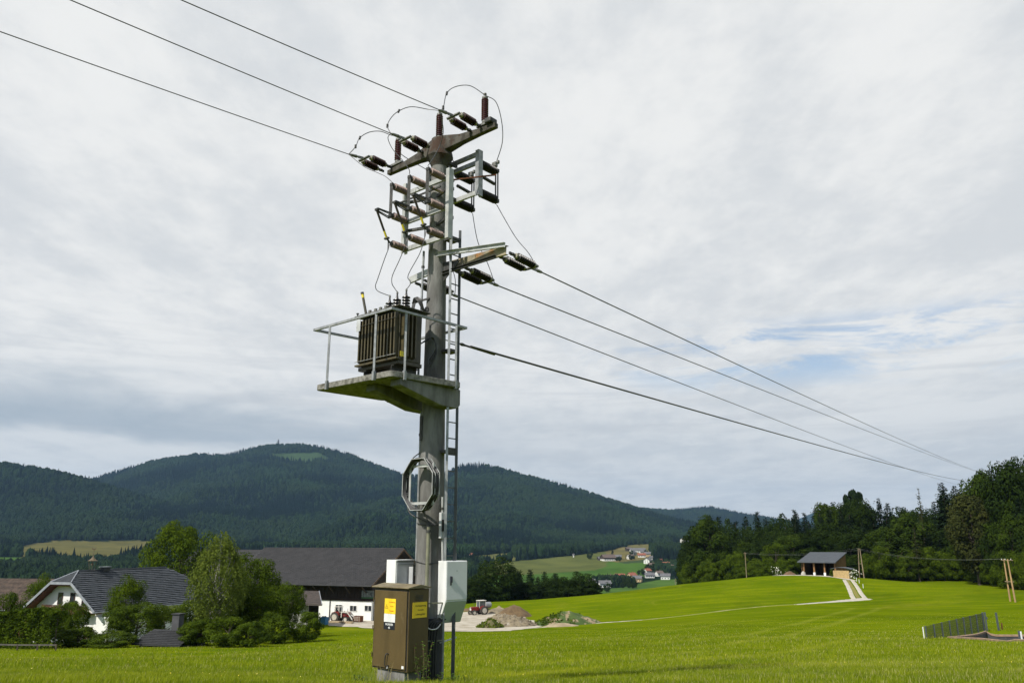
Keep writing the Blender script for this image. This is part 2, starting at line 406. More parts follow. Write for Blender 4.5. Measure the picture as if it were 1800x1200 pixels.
bvh = BVHTree.FromPolygons([tuple(v) for v in np.stack([gx, gy, gz], -1)[:int((rows < 470).sum())].reshape(-1, 3)],
                           [tuple(q) for q in quads[sel]])
def G(x, y):
    h = bvh.ray_cast(Vector((x, y, 300)), Vector((0, 0, -1)))
    if h[0] is not None: return h[0].z
    return float(H(np.array([x]), np.array([y]))[0])
def PG(px, Y, dz=0):       # point on the ground at image column px and distance Y
    x = (px-900)/FPX*Y/1.045; z = G(x, Y)
    for _ in range(4):
        d = Y*cT+z*sT; x = (px-900)/FPX*d; z = G(x, Y)
    return Vector((x, Y, z+dz))
def drape(name, poly_fn, m, label, dz=.03): pass
def ribbon(name, line, w, m, dz=.05, label=None, nseg=10, jag=.12):
    """strip of ground material following the terrain; line = [(x,y)], w widths"""
    path = smooth_path([Vector((p[0], p[1], 0)) for p in line], nseg); n = len(path); K_ = 5
    vs = []; 
    for i, p in enumerate(path):
        d = (path[min(i+1, n-1)]-path[max(i-1, 0)]); d.z = 0; d.normalize(); s = Vector((-d.y, d.x, 0))
        ww = np.interp(i/(n-1), np.linspace(0, 1, len(w)), w)
        for k in range(K_):
            e = (k/(K_-1)-.5)*ww*(1+(random.uniform(-jag, jag) if k in (0, K_-1) else 0)); q = p+s*e
            edge = k in (0, K_-1)
            vs.append((q.x, q.y, G(q.x, q.y)+(dz if not edge else -.02)))
    J = np.arange(n*K_).reshape(n, K_)
    f = np.stack([J[:-1, :-1], J[:-1, 1:], J[1:, 1:], J[1:, :-1]], -1).reshape(-1, 4)
    me = npmesh(name, vs, f, m, True); return tag(link(name, me), label, kind='structure')

# ------------------------------------------------------------------ wooded hills: masses of far trees
def forest_mat(name, c1, c2):
    return mat(name, c1, c2, scale=.012, rough=.95, detail=6, spec=.05, c3=tuple(x*1.7 for x in c1), c3scale=.0045, c3thr=(.48, .66))
def forest_nodes(kind, material):
    nt = bpy.data.node_groups.new('far_'+kind, 'GeometryNodeTree')
    nt.interface.new_socket('Geometry', in_out='INPUT', socket_type='NodeSocketGeometry')
    nt.interface.new_socket('Geometry', in_out='OUTPUT', socket_type='NodeSocketGeometry')
    L = nt.links.new; N_ = nt.nodes.new
    gi = N_('NodeGroupInput'); go = N_('NodeGroupOutput')
    jn = N_('GeometryNodeJoinGeometry')
    if kind == 'conifer':
        for i, (rb, rt, h, z) in enumerate(((3.4, 1.2, 9, 3), (2.5, .8, 7, 10), (1.7, .05, 9, 15))):
            c = N_('GeometryNodeMeshCone'); c.fill_type = 'NONE'
            c.inputs['Vertices'].default_value = 7; c.inputs['Radius Top'].default_value = rt; c.inputs['Radius Bottom'].default_value = rb; c.inputs['Depth'].default_value = h
            tr = N_('GeometryNodeTransform'); L(c.outputs[0], tr.inputs[0]); tr.inputs['Translation'].default_value = (0, 0, z-3); L(tr.outputs[0], jn.inputs[0])
    else:
        ic = N_('GeometryNodeMeshIcoSphere'); ic.inputs['Radius'].default_value = 1; ic.inputs['Subdivisions'].default_value = 3
        sp = N_('GeometryNodeSetPosition'); nz = N_('ShaderNodeTexNoise'); nz.inputs['Scale'].default_value = 2.6; nz.inputs['Detail'].default_value = 3
        mx = N_('ShaderNodeVectorMath'); mx.operation = 'SCALE'; nm_ = N_('GeometryNodeInputPosition')
        mth = N_('ShaderNodeMath'); mth.operation = 'MULTIPLY_ADD'; L(nz.outputs[0], mth.inputs[0]); mth.inputs[1].default_value = 1.5; mth.inputs[2].default_value = -.75
        L(nm_.outputs[0], mx.inputs[0]); L(mth.outputs[0], mx.inputs['Scale']); L(mx.outputs[0], sp.inputs['Offset']); L(ic.outputs[0], sp.inputs[0])
        tr = N_('GeometryNodeTransform'); L(sp.outputs[0], tr.inputs[0]); tr.inputs['Translation'].default_value = (0, 0, 8.5); tr.inputs['Scale'].default_value = (5.2, 5.2, 8.5); L(tr.outputs[0], jn.inputs[0])
    sm = N_('GeometryNodeSetMaterial'); sm.inputs['Material'].default_value = material; L(jn.outputs[0], sm.inputs[0])
    mp = N_('GeometryNodeMeshToPoints'); L(gi.outputs[0], mp.inputs[0])
    ins = N_('GeometryNodeInstanceOnPoints'); L(mp.outputs[0], ins.inputs['Points']); L(sm.outputs[0], ins.inputs['Instance'])
    rv = N_('FunctionNodeRandomValue'); rv.data_type = 'FLOAT_VECTOR'; rv.inputs[0].default_value = (-.05, -.05, 0); rv.inputs[1].default_value = (.05, .05, 6.28)
    L(rv.outputs[0], ins.inputs['Rotation'])
    na = N_('GeometryNodeInputNamedAttribute'); na.data_type = 'FLOAT'; na.inputs[0].default_value = 'scl'
    L(na.outputs[0], ins.inputs['Scale']); L(ins.outputs[0], go.inputs[0])
    return nt
def forest_obj(name, kind, pts, scl, material, label):
    me = bpy.data.meshes.new(name); me.vertices.add(len(pts)); me.vertices.foreach_set('co', np.asarray(pts, np.float32).ravel())
    a = me.attributes.new('scl', 'FLOAT', 'POINT'); a.data.foreach_set('value', np.asarray(scl, np.float32)); me.update()
    me.materials.append(material)
    o = link(name, me); md = o.modifiers.new('trees', 'NODES'); md.node_group = forest_nodes(kind, material)
    return tag(o, label, kind='stuff')
fm1 = forest_mat('far_spruce', (.0035, .0085, .0065), (.006, .013, .0085)); fm2 = forest_mat('far_beech', (.010, .021, .0085), (.017, .031, .011))  # cloud shadow over the hills is put into these very dark greens
def sample_forest(r0, r1, n, clear=60):
    r = np.sqrt(rng.random(n)*(r1**2-r0**2)+r0**2); p = rng.random(n)*1.34-.67
    x, y = r*np.sin(p), r*np.cos(p); z = H(x, y); k = fieldmask(x, y, z) < 0
    # keep only what can be in sight: drop slopes turned away from the eye
    z2 = H(x*1.012, y*1.012); k &= (z2/(r*1.012) > z/r-.012)
    return x[k], y[k], z[k]
x, y, z = sample_forest(1330, 3300, 95000)
x2, y2, z2 = sample_forest(3300, 6200, 120000)
x3, y3, z3 = sample_forest(8200, 10000, 9000)
x = np.r_[x, x2, x3]; y = np.r_[y, y2, y3]; z = np.r_[z, z2, z3]
kindn = fbm(x/260, y/260, 4)+rng.normal(0, .09, len(x)) ; con = kindn > .0
sc = rng.uniform(.55, 1.3, len(x))*np.where(np.hypot(x, y) > 3000, 1.15, 1)*np.where(np.hypot(x, y) > 8000, 1.5, 1)
P3 = np.stack([x, y, z-.5], -1)
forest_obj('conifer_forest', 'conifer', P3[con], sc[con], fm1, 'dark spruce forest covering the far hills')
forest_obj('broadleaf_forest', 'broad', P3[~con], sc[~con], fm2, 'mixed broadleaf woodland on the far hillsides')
# woods standing between the valley fields
WOODS = [[(50,990),(60,975),(140,985),(200,985),(300,975),(420,985),(560,1000),(560,1130),(-260,1130),(-260,1003),(46,1003)],
 [(1146,984),(1156,972),(1170,968),(1215,972),(1300,975),(1320,1020),(1215,1020),(1182,1014),(1156,1008),(1150,996)],
 [(1043,1026),(1060,1021),(1105,1022),(1120,1026),(1100,1033),(1078,1034),(1074,1028),(1050,1029)],
 [(560,980),(850,985),(840,1010),(830,1100),(560,1100)],
 [(780,990),(850,985),(905,984),(840,1000),(830,1050),(780,1050)]]
x, y, z = sample_forest(430, 1500, 60000)
d = y*cT+z*sT; px = 900+FPX*x/d; py = 600-FPX*(z*cT-y*sT)/d
k = np.zeros(len(x), bool)
for w_ in WOODS: k |= inpoly(px, py, w_)
x, y, z = x[k], y[k], z[k]; con = (fbm(x/90, y/90, 3)+rng.normal(0, .12, len(x))) > .05
sc = rng.uniform(.6, 1.0, len(x))*np.where((900+FPX*x/(y*cT+z*sT)) > 1030, .55, 1); P3 = np.stack([x, y, z-.4], -1)
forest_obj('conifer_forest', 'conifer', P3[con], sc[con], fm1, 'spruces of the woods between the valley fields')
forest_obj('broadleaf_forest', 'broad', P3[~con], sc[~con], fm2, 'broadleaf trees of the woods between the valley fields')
print('far trees', len(P3))

# ------------------------------------------------------------------ air
hz = MB().box((0, 0, 330), (22600, 22600, 830)); hm = bpy.data.materials.new('haze_air'); hm.use_nodes = True; n = NT(hm.node_tree)
pv_ = n.n('ShaderNodeVolumePrincipled'); pv_.inputs['Color'].default_value = (.36, .60, .92, 1); pv_.inputs['Density'].default_value = 4.4e-5; pv_.inputs['Anisotropy'].default_value = .2
n.n('ShaderNodeOutputMaterial', ins={1: pv_.outputs[0]})
ho = hz.build('haze', hm); tag(ho, kind='stuff')
# ------------------------------------------------------------------ the transformer pole.  a = along the cross-arms, b = along the line, z = above the eye
PO = Vector((-1.44, 14.5, 0)); ua = Vector((.7558, -.6548, 0)); vb = Vector((.6548, .7558, 0)); uz = Vector((0, 0, 1))
def W(a, b, z): return PO+ua*a+vb*b+uz*z
AX = (ua, vb, uz)
ZG = G(PO.x, PO.y)
M_con = mat('concrete', (.215, .212, .20), (.115, .113, .105), 5, .9, .5, 60, c3=(.10, .095, .085), c3scale=2.2, c3thr=(.49, .64), stretch=(1, 1, .25))
M_slab = mat('slab_concrete', (.26, .25, .225), (.13, .125, .11), 14, .95, .6, 70, c3=(.075, .072, .055), c3scale=5, c3thr=(.52, .66))
M_arm = mat('weathered_arm_concrete', (.095, .088, .074), (.042, .037, .030), 7, .95, .6, 50, c3=(.048, .026, .015), c3scale=2.2, c3thr=(.50, .62))
M_galv = mat('galvanised_steel', (.34, .35, .355), (.22, .23, .235), 8, .5, .1, 60, metal=.35)
M_galvw = mat('pale_galvanised_steel', (.48, .49, .47), (.34, .35, .34), 6, .55, .1, 60, metal=.15)
M_dark = mat('dark_fittings', (.075, .075, .07), (.045, .045, .042), 20, .6, .2, 80, metal=.4)
M_cast = mat('cast_fittings', (.22, .22, .20), (.13, .13, .12), 20, .6, .2, 80, metal=.4)
M_red = mat('red_brown_porcelain', (.105, .022, .014), (.07, .015, .010), 6, .25, spec=.6)
M_brown = mat('dark_brown_porcelain', (.045, .018, .012), (.028, .012, .009), 6, .25, spec=.6)
M_black = mat('black_porcelain', (.028, .024, .02), (.018, .016, .014), 6, .3, spec=.6)
M_pink = mat('dusty_mauve_porcelain', (.36, .27, .24), (.24, .17, .15), 8, .5, spec=.4)
M_wire = mat('aluminium_conductor', (.10, .10, .105), (.06, .06, .065), 30, .5, metal=.4)
M_cable = mat('black_cable', (.018, .018, .018), (.03, .03, .03), 10, .5)
M_yel = mat('yellow_paint', (.78, .62, .02), (.70, .55, .02), 8, .5)
M_rust = mat('rusty_rod', (.22, .07, .025), (.12, .045, .02), 15, .8, .3, 80)
M_olive = mat('olive_steel_paint', (.042, .036, .015), (.028, .025, .012), 7, .45, .1, 90, c3=(.085, .068, .026), c3scale=1.5)
M_box = mat('brown_cabinet_paint', (.095, .064, .020), (.078, .052, .016), 4, .55, .15, 60, c3=(.16, .12, .06), c3scale=3, c3thr=(.62, .78), stretch=(1, 1, .4))
M_boxlid = mat('grey_brown_lid_paint', (.20, .165, .09), (.13, .10, .05), 5, .6, .15, 60)
M_white = mat('white_cabinet_paint', (.78, .79, .77), (.72, .73, .71), 3, .45)
M_grnwh = mat('grey_green_cabinet_paint', (.42, .46, .40), (.38, .42, .36), 3, .45)
M_greyp = mat('light_grey_steel', (.55, .56, .56), (.46, .47, .47), 4, .5, metal=.2)
M_olpipe = mat('olive_pipe', (.20, .20, .13), (.15, .15, .10), 6, .6)

pole = thing('transformer_pole', 'tall tapered concrete pole carrying a transformer platform and cross-arms above the meadow', 'pole', (PO.x, PO.y, ZG))
ORG[pole.name] = Vector((PO.x, PO.y, ZG))
mb = MB(); zs = np.linspace(ZG-.6, 7.5, 22)
mb.rings([W(0, 0, z) for z in zs], [np.interp(z, [-2.9, 7.5], [.275, .148]) for z in zs], 36); mb.build('shaft', M_con, pole, smooth=True)
MB().rings([W(0, 0, z) for z in np.linspace(ZG-.4, -1.28, 6)], [np.interp(z, [-2.9, 7.5], [.275, .148])+.012 for z in np.linspace(ZG-.4, -1.28, 6)], 32).build('dark_foot_band', mat('dark_slate_foot', (.030, .032, .035), (.050, .052, .052), 3, .8, .3, 30), pole, smooth=True)  # dark slate band round the foot of the shaft
# top cross-arm, concrete, thick at the hub and thin at the tips, slightly raised in the middle
def arm_section(a, w, z0, z1): return [W(a, -w, z0), W(a, w, z0), W(a, w, z1), W(a, -w, z1)]
mb = MB(); secs = [(-1.55, .05, 7.50, 7.60), (-1.1, .055, 7.50, 7.62), (-.62, .07, 7.49, 7.67), (-.24, .10, 7.46, 7.77), (.0, .13, 7.44, 7.80), (.24, .10, 7.46, 7.77), (.62, .07, 7.49, 7.67), (1.1, .055, 7.50, 7.62), (1.52, .05, 7.50, 7.60)]
for i, s in enumerate(secs):
    k = len(mb.v); mb.v += arm_section(*s)
    if i: mb.f += [(k-4+j, k-4+(j+1) % 4, k+(j+1) % 4, k+j) for j in range(4)]
mb.f += [(3, 2, 1, 0), tuple(len(mb.v)-4+j for j in range(4))]; mb.build('crossarm', M_arm, pole, bevel=.012)
mb = MB(); mb.lathe(W(0, 0, 7.18), W(0, 0, 7.5), [(0, .16), (.10, .20), (.20, .27), (.30, .25), (.44, .20), (.60, .17)], 20); mb.build('hub', M_arm, pole, smooth=True)
for a in (-1.28, 1.22): MB().box(W(a, .0, 7.665), (.34, .13, .05), AX).build('insulator_shoe', M_cast, pole, bevel=.006)
MB().box(W(1.40, -.03, 7.66), (.16, .20, .10), AX).build('arm_end_clamp', M_dark, pole, bevel=.02)
mb = MB(); mb.bar(W(-1.15, .07, 7.68), W(.0, .12, 7.86), .012, .012); mb.bar(W(0, .12, 7.86), W(1.15, .07, 7.68), .012, .012); mb.build('stay_rod', M_galv, pole)
# lower cross-arm: two flat steel members meeting at the right tip, stub behind the pole on the left
M_arm2 = mat('worn_beige_arm_paint', (.34, .29, .19), (.22, .20, .16), 5, .8, .2, 50, c3=(.30, .14, .04), c3scale=3, c3thr=(.5, .65))
MB().channel(W(.15, -.15, 5.28), W(1.76, -.04, 5.10), .05, .09).build('lower_crossarm_front_member', M_galvw, pole)
MB().channel(W(.18, .20, 5.14), W(1.76, .04, 5.02), .06, .17, open_side=-1).build('lower_crossarm_rear_member', M_arm2, pole)
MB().channel(W(.15, -.02, 4.93), W(1.50, .0, 4.95), .05, .06).build('lower_crossarm_bottom_chord', M_dark, pole)
MB().channel(W(-.15, .14, 5.14), W(-.82, .05, 5.02), .05, .13).build('lower_crossarm_stub', M_galvw, pole)
MB().prism([W(.14, .0, 5.16), W(.62, .0, 5.10), W(.14, .0, 4.74)], vb*.018).build('gusset_plate', M_dark, pole)
# platform: slab on two tapered brackets
mb = MB(); c = [(-1.66, -1.44), (.43, -1.41), (.57, .15), (-1.58, .12)]; rr = .09
poly = []
for i, (a, b) in enumerate(c):
    p = Vector((a, b)); q0 = (Vector(c[i-1])-p).normalized(); q1 = (Vector(c[(i+1) % 4])-p).normalized()
    for t in (0, .25, .5, .75, 1): poly.append(p+q0*rr*(1-t)**2+q1*rr*t**2)
mb.prism([W(p.x, p.y, 2.69) for p in poly], uz*.105); mb.build('platform_slab', M_slab, pole, bevel=.008)
for a, b0 in ((-.42, -1.15), (.30, -1.20)):
    b1 = .26 if a > 0 else .24
    prof = [(b0, 2.688), (b0, 2.575), (-.22, 2.34), (b1-.08, 2.33), (b1, 2.40), (b1, 2.688)]
    MB().prism([W(a-.13, b, z) for b, z in prof], ua*.26).build('platform_bracket', M_con, pole, bevel=.015)
# railing
RZ = 3.86; R = .024
rail = [W(-1.76, -1.46, RZ), W(.45, -1.46, RZ), W(.50, .30, RZ), W(-1.60, .30, RZ)]
for i in range(4):
    d = (rail[(i+1) % 4]-rail[i]).normalized(); MB().bar(rail[i]-d*.022*(i % 2), rail[(i+1) % 4]+d*.022*(i % 2), .042, .042).build('rail', M_galv, pole)
for a, b in ((-1.28, -1.465), (.03, -1.455), (.452, -1.13), (.535, .02), (-1.50, .19)):
    mb = MB(); mb.bar(W(a, b, 2.66), W(a, b, RZ-.022), .036, .036); mb.box(W(a, b, 2.74), (.05, .05, .16), AX); mb.build('railing_post', M_galv, pole)
# cable ties and hole in the shaft
for z in (.28, -.36):
    r = np.interp(z, [-2.9, 7.5], [.275, .148])+.012
    MB().tube([W(math.cos(t)*r, math.sin(t)*r, z+.02*math.sin(2*t)) for t in np.linspace(0, 2*math.pi, 30)], .007, 6, False).build('cable_tie', M_cable, pole)
MB().lathe(W(-.04, -.20, 4.22), W(-.04, -.30, 4.22), [(0, .05), (.012, .05), (.013, .03)], 12).build('cable_hole', M_cable, pole)
MB().prism([W(-.12, -.228, 1.75), W(-.05, -.236, 1.75), W(-.05, -.236, 2.2), W(-.12, -.228, 2.2)], vb*.012).build('shaft_slot', M_dark, pole)

# ---- insulators
def shed_profile(L, n, r0, r1, cap=.04, capr=None):
    capr = capr or r0*1.1; pr = [(0, capr), (cap, capr), (cap+.002, r0)]; st = (L-2*cap)/n
    for i in range(n):
        t = cap+st*i; pr += [(t+st*.22, r0), (t+st*.45, r1), (t+st*.60, r1), (t+st*.82, r0)]
    return pr+[(L-cap-.002, r0), (L-cap, capr), (L, capr)]
def insulator(p0, p1, m, parent, name='insulator', n=10, r0=.032, r1=.058, cm=M_cast, cap=.045, seg=14):
    L = (p1-p0).length; pr = shed_profile(L, n, r0, r1, cap)
    o = MB().lathe(p0, p1, [q for q in pr if cap <= q[0] <= L-cap], seg).build(name, m, parent, smooth=True)
    for q in (0, L-cap):
        d = (p1-p0).normalized(); MB().lathe(p0+d*q, p1, [(0, r0*.7), (.006, r0*1.25), (cap-.006, r0*1.25), (cap, r0*.9)], 12).build('end_cap', cm, o, smooth=True)
    return o
for a, txt in ((-1.28, 'red-brown post insulator on the left end of the top cross-arm'), (-.03, 'red-brown post insulator standing over the pole top'), (1.22, 'red-brown post insulator on the right tip of the cross-arm, highest of three')):
    z0 = 7.70 if abs(a) > .5 else 7.82; t = thing('post_insulator', txt, 'insulator', W(a, 0, z0), 'post insulators on the top cross-arm')
    insulator(W(a, 0, z0), W(a, 0, z0+.56), M_red, t, n=11, r0=.046, r1=.070, cm=M_cast, cap=.05)
    mb = MB(); mb.lathe(W(a, 0, z0+.56), W(a, 0, 9), [(0, .02), (.05, .02), (.051, .035), (.075, .03)], 10); mb.build('clamp', M_cast, t)
# double tension strings
def string(name, label, a, b0, b1, z0, z1, aw, m, group, cl):
    """two long-rod insulators side by side from the arm (b0) to the yoke (b1) then a clamp to cl"""
    t = thing(name, label, 'insulator string', W(a, b0, z0), group)
    sgn = 1 if b1 > b0 else -1
    for s in (-1, 1):
        q0 = W(a+s*aw/2, b0, z0); q1 = W(a+s*aw/2, b1, z1)
        mb = MB(); d = (q1-q0).normalized(); mb.bar(q0-d*.16, q0+d*.01, .03, .045); mb.bar(q0-d*.10, q0-d*.06, .075, .03); mb.build('shackle', M_dark, t)
        insulator(q0, q1, m, t, n=9, r0=.040, r1=.076, cap=.05, cm=mat('beige_end_cap', (.30, .28, .20), (.20, .19, .15), 10, .6))
    y0, y1 = W(a-aw/2-.03, b1+sgn*.05, z1), W(a+aw/2+.03, b1+sgn*.05, z1)
    mb = MB(); mb.bar(y0, y1, .06, .022); mb.bar(y0-vb*sgn*.0, y1, .02, .05); mb.build('yoke', M_cast, t)
    c0 = W(a, b1+sgn*.07, z1); d = (cl-c0).normalized()
    mb = MB(); mb.bar(c0, c0+d*.12, .02, .05); mb.rings([c0+d*.12, c0+d*.16, cl-d*.05, cl], [.014, .034, .028, .012], 8); mb.build('line_clamp', M_cast, t, smooth=True)
    return t
TL = []
for a, lab in ((1.05, 'dark red double insulator string pulling from the right end of the top cross-arm'), (-.28, 'dark red double insulator string with an ochre cap, near the pole top'), (-1.58, 'dark red double insulator string at the far left of the top cross-arm')):
    cl = W(a-.02, -1.02, 7.61); TL.append(cl)
    string('tension_insulator', lab, a+(.0 if a > -1 else .04), -.20, -.62, 7.62, 7.63, .26, M_brown, 'tension strings of the incoming line', cl)
TR = []
for a, z, lab in ((1.66, 4.96, 'black double insulator string at the right tip of the lower cross-arm'), (.56, 4.93, 'black double insulator string hanging from the middle of the lower cross-arm'), (-.55, 4.93, 'black double insulator string half hidden behind the pole and ladder')):
    cl = W(a+.02, 1.14, z-.06); TR.append(cl)
    string('tension_insulator', lab, a, .22, .78, z, z-.04, .26, M_black, 'tension strings of the outgoing line', cl)
for a in (.43, .69): MB().bar(W(a, .0, 5.0), W(a, .12, 4.95), .03, .03).build('string_bracket', M_dark, pole)

# ---- left switch with fuses
sw = thing('fuse_switch', 'fuse switch on a pale steel frame with mauve insulators and three yellow-ended fuse tubes', 'switch', W(0, -.33, 5.4))
FB = -.33
MB().channel(W(-.59, FB, 5.42), W(-.59, FB, 6.88), .085, .10, .010, up=vb).build('frame_upright', M_galvw, sw)
MB().channel(W(.64, FB, 5.42), W(.64, FB, 6.82), .085, .12, .010, up=vb).build('frame_upright', M_galvw, sw)
for z in (5.50, 6.07, 6.68): MB().box(W(.02, FB+.012, z), (1.14, .05, .085), AX).build('frame_beam', M_galvw, sw)
for z in (5.9, 6.5): MB().bar(W(-.55, FB+.05, z), W(-.05, -.12, z), .05, .05).build('frame_stay', M_dark, sw); MB().bar(W(.60, FB+.05, z), W(.10, -.12, z), .05, .05).build('frame_stay', M_dark, sw)
MB().bar(W(-.55, -.62, 6.34), W(.70, -.62, 6.34), .028, .028).build('drive_shaft', M_dark, sw)
for a in (-.52, -.01, .50):
    for z in (5.50, 6.07, 6.68):
        insulator(W(a, FB-.03, z), W(a, FB-.40, z), M_pink, sw, n=9, r0=.038, r1=.072, cap=.02, cm=M_dark)
    insulator(W(a+.02, FB-.04, 6.36), W(a+.02, FB-.36, 6.36), M_pink, sw, name='drive_insulator', n=8, r0=.026, r1=.036, cap=.02, cm=M_dark)
    for s in (-.022, .022): MB().bar(W(a+s, FB-.44, 6.02), W(a+s, FB-.44, 6.74), .014, .030).build('contact_blade', M_dark, sw)
    MB().box(W(a, FB-.43, 6.70), (.075, .05, .05), AX).build('contact_jaw', M_dark, sw); MB().box(W(a, FB-.43, 6.05), (.085, .06, .06), AX).build('contact_jaw', M_dark, sw)
    pv = W(a, -1.10, 6.07)
    for s in (-.025, .025): MB().bar(W(a+s, FB-.44, 6.10), pv+ua*s*.7+uz*.03, .012, .018).build('fuse_arm', M_dark, sw); MB().bar(W(a+s, FB-.44, 6.0), pv+ua*s*.7-uz*.02, .012, .018).build('fuse_arm', M_dark, sw)
    MB().box(pv, (.08, .05, .04), AX).build('fuse_pivot', M_dark, sw)
    q0, q1 = pv-uz*.02, W(a, FB-.50, 5.56); d = q1-q0
    MB().tube([q0, q0+d*.72], .022, 10).build('fuse_tube', mat('dark_fuse_tube', (.04, .028, .02), (.03, .022, .016), 6, .4), sw, smooth=True)
    MB().tube([q0+d*.72, q0+d*.95], .021, 10).build('fuse_tip', M_yel, sw, smooth=True)
    mb = MB(); mb.box(q0+d*.98, (.11, .05, .03), AX); mb.bar(q0+d*.98, W(a, FB-.42, 5.50), .02, .03); mb.bar(W(a-.03, FB-.44, 5.56), W(a-.03, FB-.44, 5.36), .012, .02); mb.build('fuse_catch', M_dark, sw)
# ---- right line switch
s2 = thing('line_switch', 'line disconnector on a dark double frame right of the pole, with black insulators', 'switch', W(.4, .36, 6.4))
FB2 = .34
MB().channel(W(.76, FB2, 6.46), W(.76, FB2, 7.42), .09, .12, .010, up=vb).build('frame_upright', M_galv, s2)
MB().channel(W(-.62, FB2, 6.46), W(-.62, FB2, 7.38), .09, .12, .010, up=vb).build('frame_upright', M_galv, s2)
for z, m in ((7.37, M_galv), (7.19, M_galv), (6.55, M_galvw)): MB().box(W(.07, FB2+.01, z), (1.28, .05, .085), AX).build('frame_beam', m, s2)
for z in (7.28, 6.55):
    for a in (.14, -.14): MB().bar(W(a, .1, z), W(a, FB2, z), .05, .06).build('frame_stay', M_dark, s2)
MB().bar(W(.60, -.28, 6.62), W(1.02, .55, 6.90), .025, .025).build('operating_rod', M_rust, s2)
for a in (.72, .06, -.56):
    for z in (7.18, 6.57): insulator(W(a, FB2+.07, z), W(a, FB2+.53, z), M_black, s2, n=10, r0=.058, r1=.088, cap=.02, cm=M_dark)
    insulator(W(a, FB2+.10, 6.93), W(a, FB2+.50, 6.90), M_black, s2, name='drive_insulator', n=9, r0=.026, r1=.036, cap=.02, cm=M_dark)
    for s in (-.03, .03): MB().bar(W(a+s, FB2+.56, 6.50), W(a+s, FB2+.56, 7.20), .014, .028).build('contact_blade', M_dark, s2)
    for z in (7.20, 6.55): MB().box(W(a, FB2+.55, z), (.10, .07, .07), AX).build('contact_jaw', M_dark, s2)
    mb = MB(); mb.box(W(a, FB2+.50, 7.32), (.10, .08, .10), AX); mb.box(W(a+.05, FB2+.54, 7.38), (.05, .06, .07), AX); mb.build('arc_chamber', M_cast, s2, bevel=.01)
# ---- jumpers and conductors
def wire(name, label, pts, r, m=M_wire, n=10, group=None, cat='wire', seg=6, smooth=True):
    pts = smooth_path(pts, n) if smooth else [Vector(p) for p in pts]
    return tag(MB().tube([p for p in pts], r, seg).build(name, m, None, loc=pts[0], smooth=True), label, cat, group)
def FBp(px, py, b):    # the point of the vertical plane b = const seen at a pixel of the photograph
    r = ray(px, py); t = (PO+vb*b).dot(vb)/r.dot(vb); return r*t
wire('jumper_wire', 'jumper arching over the right post insulator down to the line switch', [TL[0], FBp(779, 190, -.9), FBp(785, 165, -.7), FBp(800, 153, -.4), FBp(826, 151, -.2), W(1.22, 0, 8.30), FBp(872, 180, .15), FBp(882, 215, .35), FBp(883, 250, .6), W(.74, FB2+.54, 7.42)], .0085, group='jumper wires at the pole top')
wire('jumper_wire', 'jumper looping from the middle string over the centre post insulator', [TL[1], FBp(681, 222, -1.0), FBp(687, 208, -.9), FBp(700, 196, -.7), FBp(722, 188, -.4), FBp(750, 192, -.1), W(-.03, 0, 8.42), FBp(778, 215, .1), FBp(777, 244, .1), W(.06, .45, 7.30)], .0085, group='jumper wires at the pole top')
wire('jumper_wire', 'jumper looping from the far left string over the left post insulator', [TL[2], FBp(625, 258, -1.05), FBp(632, 243, -.9), FBp(648, 233, -.7), FBp(668, 231, -.4), FBp(688, 238, -.15), W(-1.28, 0, 8.30), FBp(702, 268, .15), W(-.9, .5, 7.6), W(-.56, FB2+.5, 7.30)], .0085, group='jumper wires at the pole top')
wire('jumper_wire', 'thin jumper sagging from the far left string to the fuse switch', [TL[2], FBp(640, 293, -.95), FBp(662, 303, -.85), FBp(677, 310, -.8), W(-.52, FB-.44, 6.76)], .0075, group='jumper wires at the pole top')
wire('jumper_wire', 'thin jumper dropping from the middle string to the fuse switch', [TL[1], FBp(682, 243, -.98), FBp(690, 262, -.9), FBp(706, 280, -.85), FBp(719, 298, -.8), W(-.01, FB-.44, 6.76)], .0075, group='jumper wires at the pole top')
wire('jumper_wire', 'thin jumper from the right string passing the hub to the fuse switch', [TL[0], FBp(779, 225, -.8), FBp(776, 248, -.6), FBp(765, 272, -.65), W(.50, FB-.44, 6.76)], .0075, group='jumper wires at the pole top')
for i in range(3):   # armour sleeves on the jumpers
    p0, p1 = ((FBp(779, 190, -.9), FBp(785, 165, -.7)), (FBp(681, 222, -1.0), FBp(700, 196, -.7)), (FBp(625, 258, -1.05), FBp(632, 243, -.9)))[i]
    mb = MB(); mb.tube([p0-uz*.03, p0+uz*.04], .022, 8); mb.tube([p1-uz*.02, p1+(p1-p0).normalized()*.06], .022, 8)
    tag(mb.build('surge_clamp', M_dark, None, loc=p0), ('small dark clamps on the jumper under the right post insulator', 'small dark clamps on the jumper above the middle string', 'small dark clamps on the leftmost jumper loop')[i], 'clamp', 'clamps on the jumper loops')
for i, (a, q) in enumerate(((.72, [(880, 385), (905, 415), (930, 446)]), (.06, [(829, 395), (840, 425), (858, 465)]), (-.56, [(788, 420), (790, 450), (800, 490)]))):
    e = TR[i]-vb*.12
    wire('dropper_wire', ('dropper from the right switch pole to the right tip of the lower arm', 'dropper from the middle switch pole crossing behind the lower arm', 'dropper behind the pole to the hidden third string')[i], [W(a, FB2+.56, 6.48), FBp(*q[1], .98), FBp(*q[2], 1.02), e], .008, group='droppers of the line switch')
